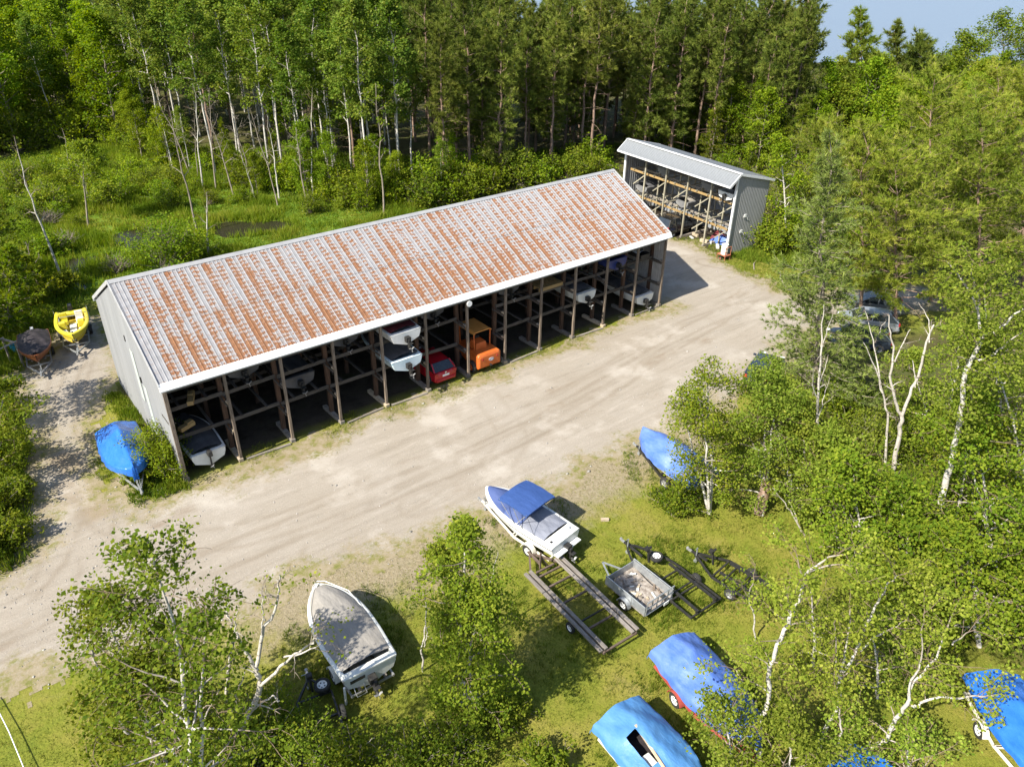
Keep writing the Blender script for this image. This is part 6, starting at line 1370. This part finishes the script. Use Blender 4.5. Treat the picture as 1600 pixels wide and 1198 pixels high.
# ---- cars
glass = mat('car_glass', (.012, .015, .018), (.025, .03, .034), 2, .08, spec=.8)
def car(name, label, loc, rz, body, Ln=4.2, W_=1.74, H=1.46, kind='hatch'):
    """local +X is the nose; origin at the centre on the ground"""
    c = thing(name, label, 'car', loc, rz); h = Ln/2
    if kind == 'hatch': prof = [(-h, .45, .82, 0), (-h+.05, .30, .95, 0), (-h+.35, .22, 1.02, 0), (-.6, .2, .98, 0), (.75, .2, .95, 0), (h-.45, .22, .84, 0), (h-.1, .3, .70, 0), (h, .42, .58, 0)]
    else: prof = [(-h, .5, .98, 0), (-h+.06, .38, 1.1, 0), (-h+.5, .34, 1.12, 0), (-.3, .34, 1.12, 0), (.75, .34, 1.12, 0), (h-.35, .36, 1.06, 0), (h-.08, .42, .95, 0), (h, .5, .75, 0)]
    def ring(x, zl, zt, wf):
        w_ = W_/2*(.86 if abs(x) > h-.02 else (.95 if abs(x) > h-.4 else 1)); m_ = (zl+zt)/2
        return [(x, -w_*.9, zl), (x, -w_, zl+.12), (x, -w_, m_+.08), (x, -w_*.93, zt), (x, w_*.93, zt), (x, w_, m_+.08), (x, w_, zl+.12), (x, w_*.9, zl)]
    a = MB(); a.loft([ring(*p) for p in prof], close=True, cap=(True, True)); bd = a.build('body', body, c, smooth=60, bevel=.09)
    if kind == 'hatch': cab = [(-h+.12, 1.0, .93), (-h+.62, H-.05, .78), (-.35, H, .76), (.35, H-.04, .76), (1.12, .96, .9)]
    elif kind == 'suv': cab = [(-h+.08, 1.1, .93), (-h+.35, H-.04, .8), (-.5, H, .8), (.35, H-.04, .8), (.98, 1.12, .92)]
    else: cab = [(-.9, 1.1, .93), (-.75, H-.04, .8), (-.1, H, .8), (.25, H-.03, .8), (.95, 1.12, .92)]
    base_z = prof[3][2]-.02
    rt = MB(); top = [[(x, -W_/2*k, z), (x, W_/2*k, z)] for x, z, k in cab]
    rt.loft([[(x, -W_/2*k, z), (x, -W_/2*k*.7, z+.02), (x, W_/2*k*.7, z+.02), (x, W_/2*k, z)] for x, z, k in cab[1:4]]); rt.build('roof', body, c, smooth=45)
    g = MB()
    for s in (-1, 1):
        vs = [(x, s*W_/2*k*.995, z-.01) for x, z, k in cab]+[(cab[-1][0], s*W_/2*.91, base_z), (cab[0][0], s*W_/2*.91, base_z)]
        g.add(vs, [tuple(range(len(vs)))])
    g.build('side_window', glass, c)
    for e, nm in ((0, 'rear_window'), (-1, 'windscreen')):
        i, j = (0, 1) if e == 0 else (-1, -2); g = MB(); p, q = cab[i], cab[j]
        g.add([(p[0], -W_/2*p[2]*.92, p[1]), (p[0], W_/2*p[2]*.92, p[1]), (q[0], W_/2*q[2]*.9, q[1]), (q[0], -W_/2*q[2]*.9, q[1])], [(0, 1, 2, 3)]); g.build(nm, glass, c)
    for s in (-1, 1):
        for i in (1, 3):
            p, q = cab[i if i == 1 else 4], cab[1 if i == 1 else 3]
        for p, q in ((cab[0], cab[1]), (cab[4], cab[3])):
            a = MB(); a.bar((p[0], s*W_/2*p[2]*.96, p[1]), (q[0], s*W_/2*q[2]*.98, q[1]), .09, .06); a.build('pillar', body, c)
        a = MB(); a.bar((-.15, s*W_/2*.93, base_z), (-.2, s*W_/2*.77, H-.04), .08, .04); a.build('pillar', body, c)
        a = MB(); a.box((-h+.05, s*W_*.40, .86 if kind == 'hatch' else 1.0), (.12, .26, .2)); a.build('tail_light', mat('tail_light', (.35, .02, .02), (.45, .04, .03), 4, .25), c, bevel=.03)
        a = MB(); a.box((h-.12, s*W_*.36, .68 if kind == 'hatch' else .86), (.2, .3, .14)); a.build('headlight', mat('headlight', (.6, .62, .64), (.7, .72, .74), 4, .15), c, bevel=.03)
        a = MB(); a.box((.85, s*(W_/2+.1), 1.0 if kind == 'hatch' else 1.2), (.12, .2, .14)); a.build('mirror', body, c, bevel=.03)
        for x in (-h+.75, h-.85): wheel(c, (x, s*(W_/2-.1), .32), .33, .22, rim_grey)
    a = MB(); a.box((-h-.01, 0, .72 if kind == 'hatch' else .9), (.03, .5, .13)); a.build('number_plate', white_paint, c)
    a = MB(); a.box((-h+.0, 0, .42), (.12, W_*.84, .2)); a.build('rear_bumper', body, c, bevel=.05)
    a = MB(); a.lathe([(.001, 0), (.07, 0), (.07, .012), (.001, .012)], 'X', 12, (-h-.006, 0, .9)); a.build('badge', chrome, c)
    return c
red_car = mat('red_car_paint', (.36, .006, .014), (.44, .01, .02), 1, .25, coat=.6)
car('parked_car', 'red hatchback parked nose-in under the long shed', (5.45*BAY, 2.15, 0), PI/2, red_car)
dark_car = mat('dark_blue_car_paint', (.012, .018, .03), (.02, .028, .045), 1, .25, coat=.6); silver = mat('silver_car_paint', (.35, .37, .4), (.42, .44, .47), 1, .3, metal=.5, coat=.5); blk_car = mat('black_car_paint', (.008, .008, .009), (.014, .014, .015), 1, .25, coat=.5)
car('parked_car', 'dark blue car half hidden by the leafy tree at the yard edge', (*g2(1192, 588), 0), .35, dark_car)
car('parked_car', 'dark car under the pines behind the dead birches', (*g2(1338, 540), 0), 2.2, dark_car)
car('parked_car', 'silver car under the pines beside the dark car', (*g2(1352, 512), 0), 2.2, silver)
car('parked_car', 'grey car at the back of the pine shade beside the gravel', (*g2(1362, 486), 0), 2.2, mat('grey_car_paint', (.1, .105, .11), (.14, .145, .15), 1, .3, coat=.5))
car('parked_suv', 'black sport utility vehicle inside the grey rack shed', (50.6, 10.6, 0), .0, blk_car, 4.6, 1.85, 1.8, 'suv')

# ---- orange yard tractor with canopy
orange = mat('orange_machine_paint', (0.44, 0.092, 0.016), (0.544, 0.136, 0.032), 2.5, .45, rnd=.03)
tr_ = thing('yard_tractor', 'orange yard tractor with canopy roof parked between the shed posts', 'tractor', (6.52*BAY, .9, 0), PI/2)
a = MB(); a.loft([[(x, -w_/2, zl), (x, -w_/2, zt-.12), (x, -w_/2+.12, zt), (x, w_/2-.12, zt), (x, w_/2, zt-.12), (x, w_/2, zl)] for x, zl, zt, w_ in ((-1.2, .5, 1.22, 1.6), (-1.12, .38, 1.38, 1.82), (-.2, .38, 1.42, 1.82), (.3, .42, 1.3, 1.7), (1.7, .5, 1.2, 1.35))], close=True, cap=(True, True)); a.build('body', orange, tr_, bevel=.03)
a = MB(); a.box((.0, .1, 1.6), (.85, .9, .5), taper=.85); a.build('engine_cover', orange, tr_, bevel=.04)
a = MB(); a.box((.6, 0, 1.45), (.45, .5, .14)); a.box((.4, 0, 1.75), (.12, .5, .5)); a.build('seat', black_m, tr_, bevel=.03)
a = MB(); a.lathe([(.17, -.02), (.2, 0), (.17, .02), (.15, 0), (.17, -.02)], 'Z', 16, (1.15, 0, 1.65)); a.bar((1.15, 0, 1.2), (1.15, 0, 1.65), .05); a.build('steering_wheel', black_m, tr_)
a = MB()
rings = [[(x, -.72, 2.62-.02*abs(x-.6)), (x, -.6, 2.72), (x, .6, 2.72), (x, .72, 2.62-.02*abs(x-.6))] for x in (-.4, -.2, .5, 1.2, 1.45)]
a.loft(rings); a.loft([[(p[0], p[1], p[2]-.06) for p in r_] for r_ in rings]); a.loft([[(p[0], p[1], p[2]-.06) for p in rings[0]], rings[0]]); a.build('canopy', mat('faded_orange_canopy', (.5, .2, .04), (.6, .27, .07), 2.5, .6), tr_)
for x in (-.3, 1.35):
    for s in (-1, 1):
        a = MB(); a.bar((x, s*.62, 1.2), (x, s*.66, 2.62), .06); a.build('canopy_post', orange, tr_)
for s in (-1, 1):
    wheel(tr_, (-.55, s*1.02, .42), .42, .3, orange); wheel(tr_, (1.25, s*.88, .36), .36, .26, orange)
a = MB(); a.lathe([(.001, 0), (.17, 0), (.17, -.015), (.001, -.015)], 'X', 20, (0, 0, 0)); o = a.build('oval_emblem', mat('emblem_white', (.62, .6, .58), (.72, .7, .68), 5, .4), tr_); o.scale = (1, 1.2, .7); o.location = (-1.21, -.1, .92)
a = MB(); a.lathe([(.125, 0), (.15, 0), (.15, -.02), (.125, -.02)], 'X', 20, (0, 0, 0)); o = a.build('emblem_ring', mat('emblem_blue', (.05, .08, .25), (.07, .1, .3), 5, .4), tr_); o.scale = (1, 1.2, .7); o.location = (-1.212, -.1, .92)
for s in (-1, 1):
    a = MB(); a.lathe([(.001, -.02), (.07, -.02), (.08, .02), (.001, .02)], 'X', 12, (-1.2, s*.58, 1.05)); a.build('rear_light', mat('tail_light', (.35, .02, .02)), tr_)
a = MB(); a.box((-1.25, 0, .55), (.3, .12, .08)); a.build('tow_hitch', black_m, tr_)

# ---- inside and beside the rack shed
def s2w(x, y): v = B2@Vector((x, y, 0)); return (v.x, v.y)
b = thing('stored_boat', 'white boat on the upper rack of the grey rack shed near its gable', 'boat', (*s2w(-1.3, .2), 4.75), -1.64+PI/2)
hull(b, 4.8, 1.9, .85, 0, gel); gunwale(b, 4.8, 1.9, .85, 0, gel, .14); cover(b, 4.8, 1.9, .85, .04, dgrey, lambda s: .2, .1, .95, .1, pw=2); sterndrive(b, .3, 1.9)
for k_, (x_, z_, m_) in enumerate(((-4.2, 4.75, dgrey), (-7.1, 2.35, tan), (-10, 4.75, maroon), (-12.8, 2.35, dgrey))):
    hm_ = mat('dull_hull', (.12, .12, .125), (.2, .2, .2), 2, .4)
    b = thing('stored_boat', ['dark covered boat on the upper rack second from the rack shed gable', 'tan covered boat on the lower rack in the middle of the rack shed', 'maroon covered boat high on the rack shed rack', 'dark covered boat low at the far end of the rack shed'][k_], 'boat', (*s2w(x_, 1.0), z_), -1.64+PI/2)
    hull(b, 3.6, 1.8, .8, 0, hm_); gunwale(b, 3.6, 1.8, .8, 0, hm_, .12); cover(b, 3.6, 1.8, .8, .04, m_, lambda s: .25, .06, .96, .08, pw=2)
tp = MB()
for k, (x, y, m_, lb, sx) in enumerate(((-2.3, 2.2, blue_tarp, 'blue tarp heap on the floor of the rack shed', 1.3), (-3.6, 2.9, maroon, 'dark red covered bundle behind the blue tarp heap in the rack shed', .7), (-1.0, 2.6, blue_tarp, 'small blue bundle near the gable inside the rack shed', .7))):
    a = MB(); rg = np.random.default_rng(k+90); rings = []
    for i in range(9):
        u = -1+2*i/8; rings.append([(u*sx, v*.6, .06+.75*max(0, 1-u*u*.9)*max(0, 1-v*v)**.5*(.8+.3*rg.uniform())) for v in np.linspace(-1, 1, 9)])
    a.loft(rings); o = a.build('tarp_heap', m_, None, smooth=50); tag(o, lb, 'tarp'); w_ = s2w(x, y); o.location = (w_[0], w_[1], 0); o.rotation_euler = (0, 0, -1.5+k*.4)
random.seed(21)
for k in range(14):
    a = MB(); a.box((0, 0, random.uniform(.05, .2)), (random.uniform(.3, .9), random.uniform(.15, .4), random.uniform(.1, .4)), rz=random.uniform(0, 3)); w_ = s2w(random.uniform(-11, -.6), random.uniform(.4, 3.5)); o = a.build('scrap_box', [wood_pale, gel_old, wood_pale, yel][k % 4], None, bevel=.01); o.location = (w_[0], w_[1], 0); tag(o, 'pale box or timber scrap on the floor of the rack shed', 'scrap', 'scraps on the rack shed floor')
w_ = s2w(.35, -.75)
dr = MB(); dr.lathe([(.001, 0), (.3, 0), (.3, .28), (.315, .3), (.3, .32), (.3, .58), (.315, .6), (.3, .62), (.3, .9), (.001, .9)], 'Z', 18); o = dr.build('steel_drum', mat('drum_white', (.6, .6, .57), (.72, .72, .68), 3, .5), None, smooth=40); tag(o, 'white drum standing at the front corner of the rack shed', 'drum'); o.location = (w_[0], w_[1], .5)
hc = thing('drum_cart', 'rusty red metal cart under the white drum at the rack shed corner', 'cart', (w_[0], w_[1], 0), -1.64)
rr_ = mat('rusty_red_steel', (.24, .07, .035), (.4, .16, .09), 5, .7)
a = MB(); a.box((0, 0, .46), (1.0, .75, .06)); a.build('deck', rr_, hc)
for x in (-.45, .45):
    for y in (-.33, .33):
        a = MB(); a.bar((x, y, .0), (x, y, .46 if x < 0 else 1.25), .05); a.build('leg', rr_, hc)
a = MB(); a.tube([(.45, -.33, 1.25), (.45, .33, 1.25)], .03, 6); a.build('handle', rr_, hc)
for y in (-.4, .4): wheel(hc, (0, y, .16), .16, .08, rr_)
# small things on the ground
def small(name, label, cat, mb, m, loc, rz=0, bevel=.01):
    o = mb.build(name, m, None, bevel=bevel); tag(o, label, cat); o.location = loc; o.rotation_euler = (0, 0, rz); return o
small('concrete_block', 'small pale block lying on the lawn right of the bimini boat', 'block', MB().box((0, 0, .07), (.4, .16, .14)), wood_pale, (*g2(945, 813), 0), -.6)
small('white_post', 'white marker post standing below the grey covered boat', 'post', MB().tube([(0, 0, 0), (.02, 0, .95)], .05, 10), rim_white, (*g2(541, 1100), 0))
small('cut_log', 'cut pale birch log lying at the bottom centre of the lawn', 'log', MB().tube([(-.5, 0, .13), (.5, .05, .13)], .13, 12), bark_birch, (*g2(640, 1190), 0), -.9)
small('fallen_branch', 'grey fallen branch on the grass by the gravel bend', 'branch', MB().tube([(-1.2, 0, .08), (0, .15, .14), (1.2, 0, .1)], [.06, .05, .03], 7), bark_grey, (*g2(1180, 415), 0), .55)
small('fallen_branch', 'weathered fallen branch at the gravel edge under the spruce', 'branch', MB().tube([(-1.0, 0, .06), (0, .2, .3), (1.1, 0, .5)], [.08, .06, .03], 7), bark_grey, (*g2(1222, 440), 0), .8)
small('old_stump', 'dark brown tree trunk stub at the edge of the right grove', 'stump', MB().tube([(0, 0, 0), (.05, 0, 1.2), (.1, 0, 2.0)], [.32, .26, .22], 12), bark_pine, (*g2(1186, 800), 0))
small('ground_cable', 'thin pale cable stretched over the grass in the lower left corner', 'cable', MB().tube([(*g2(-10, 1095), .25), (*g2(18, 1150), .3), (*g2(45, 1215), .35)], .02, 6), rim_white, (0, 0, 0))

# ================================================================== GRASS, REEDS, WEEDS (nobody could count them)
grass_lawn = leaf_mat('lawn_grass', (.085, .125, .014), (.16, .188, .022), (.275, .245, .065), .3)
grass_marsh = leaf_mat('marsh_grass', (0.0885, 0.16, 0.011), (0.171, 0.248, 0.0198), (0.319, 0.33, 0.055), .45)
grass_weed = leaf_mat('verge_weeds', (.065, .125, .012), (.125, .19, .018), (.24, .26, .04), .42)
def blades(name, P, h, wd, m, k, rng, spread=.12, lean=.45, vadd=None):
    n = len(P); B = np.repeat(P, k, 0); N_ = n*k; hh = np.repeat(h, k)*rng.uniform(.5, 1.2, N_)
    B = B+np.c_[rng.normal(size=(N_, 2))*spread, np.zeros(N_)]
    az = rng.uniform(0, 2*PI, N_); l = rng.uniform(.05, lean, N_)*hh; az2 = rng.uniform(0, 2*PI, N_)
    s = np.c_[np.cos(az2), np.sin(az2), np.zeros(N_)]*(wd*rng.uniform(.6, 1.3, N_))[:, None]
    tip = B+np.c_[np.cos(az)*l, np.sin(az)*l, hh]
    V = np.stack([B-s, B+s, tip], 1).reshape(-1, 3); F = np.arange(N_*3).reshape(-1, 3)
    v = np.repeat(rng.beta(2, 2.5, n)+(vadd if vadd is not None else 0), k)+rng.normal(size=N_)*.08
    return stuff(link(name, npmesh(name, V, F, 3, m, {'v': ('FACE', np.clip(v, 0, 1))}), None))
def seeds(poly, dens, rng, away=-.25, margin=0.0):
    xs_ = [p[0] for p in poly]; ys_ = [p[1] for p in poly]; x0, x1, y0, y1 = min(xs_)-1, max(xs_)+1, min(ys_)-1, max(ys_)+1
    n = int((x1-x0)*(y1-y0)*dens); X = rng.uniform(x0, x1, n); Y = rng.uniform(y0, y1, n)
    ok = (sdist(X, Y, poly)+(fbm(X*.6, Y*.6, 4)-.5)*2 < margin)
    yy = sdist(X, Y, YARD)+(fbm(X*.55, Y*.55, 9)-.47)*3.2+(fbm(X*2.3, Y*2.3, 5)-.47)*1.3
    ok &= yy > away+rng.uniform(-.5, .3, n)
    s = pj(np.c_[X, Y, np.zeros(n)]); ok &= (s[:, 0] > -60) & (s[:, 0] < 1660) & (s[:, 1] < 1290)
    ok &= ~((X > 0) & (X < 36.6) & (Y > .4) & (Y < 12.5))
    return np.c_[X[ok], Y[ok], np.zeros(ok.sum())]
gr = np.random.default_rng(12)
P = seeds(LAWN_FRONT, 75, gr)
cov = fbm(P[:, 0]*.5, P[:, 1]*.5, 40); near = sdist(P[:, 0], P[:, 1], YARD); P = P[gr.uniform(size=len(P)) < (.3+1.1*cov)*(.15+.85*sstep(0, 4.5, near))]
cov = fbm(P[:, 0]*.5, P[:, 1]*.5, 40); tall = sstep(.5, .7, fbm(P[:, 0]*.8, P[:, 1]*.8, 44))
blades('lawn_grass', P, 0.07+.13*tall, .013, grass_lawn, 4, gr, .07, .9, (fbm(P[:, 0]*.35, P[:, 1]*.35, 46)-.48)*1.1)
P = seeds(LAWN_BACK, 40, gr); blades('verge_grass', P, .12+.1*gr.uniform(size=len(P)), .018, grass_lawn, 5, gr, .1, .8)
P = seeds(MARSH, 11, gr, 0.0)
for pg, q_ in ((POND_A, .9), (POND_B, .6), (POND_C, .6)): P = P[sdist(P[:, 0], P[:, 1], pg) > q_*gr.uniform(-.6, 1, len(P))]
hm = fbm(P[:, 0]*.3, P[:, 1]*.3, 50)
blades('marsh_grass', P, .18+.75*sstep(.4, .65, hm), .04, grass_marsh, 8, gr, .22, .8, (fbm(P[:, 0]*.25, P[:, 1]*.25, 52)-.5)*1.4)
VERGE = wpoly([(-140, 640), (30, 620), (48, 660), (46, 720), (38, 800), (42, 860), (0, 914), (-140, 985)]); SIDE = [(-2.6, -.6), (-.05, -.6), (-.05, 12), (-1.1, 12), (-1.3, 7), (-2.6, 4)]; LEFTW = wpoly([(-60, 590), (20, 590), (62, 555), (110, 500), (150, 470), (60, 440), (-60, 420)]); CORNER = wpoly([(1130, 398), (1160, 385), (1200, 380), (1330, 400), (1330, 430), (1240, 420), (1180, 412)])
for nm, pg, h0, h1, dn in (('verge_weeds', VERGE, .35, .5, 26), ('shed_side_grass', SIDE, .15, .35, 45), ('shade_weeds', LEFTW, .3, .6, 16), ('corner_weeds', CORNER, .3, .5, 26)):
    P = seeds(pg, dn, gr, -.1); blades(nm, P, h0+h1*fbm(P[:, 0]*.6, P[:, 1]*.6, 60), .03, grass_weed, 7, gr, .12, .8, (fbm(P[:, 0]*.5, P[:, 1]*.5, 61)-.5)*.8)
# weeds between and in front of the shed posts
X = gr.uniform(-.3, 37, 5200); Y = gr.uniform(-2.2, 1.6, 5200)
d = fbm(X*.7, Y*.7, 31)*1.35-.55*np.abs(Y+.3)*.55; ok = d > .57; P = np.c_[X[ok], Y[ok], np.zeros(ok.sum())]
blades('post_weeds', P, .08+.12*gr.uniform(size=len(P)), .014, grass_lawn, 6, gr, .1, .9)
GRV = wpoly([(1180, 640), (1330, 800), (1500, 1000), (1700, 1100), (1700, 600), (1400, 600), (1250, 640)])
P = seeds(GRV, 9, gr); blades('grove_undergrowth', P, .2+.4*gr.uniform(size=len(P)), .04, grass_weed, 6, gr, .2, .9)
FOR = wpoly([(150, 235), (340, 285), (600, 330), (760, 300), (960, 262), (960, 225), (700, 250), (340, 230)])
P = seeds(FOR, 5, gr); blades('forest_fringe_grass', P, .3+.5*gr.uniform(size=len(P)), .05, grass_weed, 7, gr, .3, .9)

# loose stones on the gravel
n = 6000; X = gr.uniform(-12, 52, n); Y = gr.uniform(-14, 12, n); X[:1800] = gr.uniform(-9, -1, 1800); Y[:1800] = gr.uniform(-8, 22, 1800)
ok = (sdist(X, Y, YARD) < .6) & ~((X > -.2) & (X < 36.8) & (Y > 0)); X, Y = X[ok], Y[ok]; n = len(X)
o8 = np.array([[1, 0, 0], [0, 1, 0], [-1, 0, 0], [0, -1, 0], [0, 0, .7], [0, 0, -.5]]); f8 = np.array([[0, 1, 4], [1, 2, 4], [2, 3, 4], [3, 0, 4], [1, 0, 5], [2, 1, 5], [3, 2, 5], [0, 3, 5]])
sz = gr.gamma(1.8, .011, n)+.01; V = o8[None]*sz[:, None, None]*gr.uniform(.6, 1.3, (n, 6, 1)); V += np.c_[X, Y, np.full(n, .02)][:, None]
stuff(link('loose_stones', npmesh('loose_stones', V.reshape(-1, 3), (f8[None]+np.arange(n)[:, None, None]*6).reshape(-1, 3), 3, mat('stone', (.16, .15, .135), (.4, .38, .35), 1.3, .9)), None))

# longer grass left standing round the trailers and boats, reeds round the pools
Q = []
for (x, y, r_, n) in ((10.6, -19, 2.9, 700), (13.2, -20.3, 2.0, 500), (15.6, -20.3, 2.6, 600), (17.2, -21.8, 2.2, 450), (2, -14.2, 2.6, 600), (12.6, -13.6, 2.4, 450), (11.5, -25, 2.4, 500), (8.2, -26, 2.2, 400), (21.5, -14.5, 2.6, 500), (-1.7, 3.6, 2.0, 500)):
    a_ = gr.uniform(0, 2*PI, n); q = r_*np.sqrt(gr.uniform(.05, 1, n)); Q.append(np.c_[x+q*np.cos(a_), y+q*np.sin(a_), np.zeros(n)])
P = np.concatenate(Q); P = P[fbm(P[:, 0]*1.3, P[:, 1]*1.3, 81) > .42]; blades('tall_tufts', P, .14+.2*gr.uniform(size=len(P)), .014, grass_weed, 6, gr, .06, .9)
Q = []
for pg in (POND_A, POND_B, POND_C):
    for (x1, y1), (x2, y2) in zip(pg, pg[1:]+pg[:1]):
        n = int(math.hypot(x2-x1, y2-y1)*9)+1; t = gr.uniform(size=n); Q.append(np.c_[x1+(x2-x1)*t+gr.normal(size=n)*.35, y1+(y2-y1)*t+gr.normal(size=n)*.35, np.zeros(n)])
P = np.concatenate(Q); P = P[fbm(P[:, 0]*.8, P[:, 1]*.8, 83) > .44]; blades('pool_reeds', P, .4+.6*gr.uniform(size=len(P)), .03, grass_marsh, 7, gr, .12, .5)
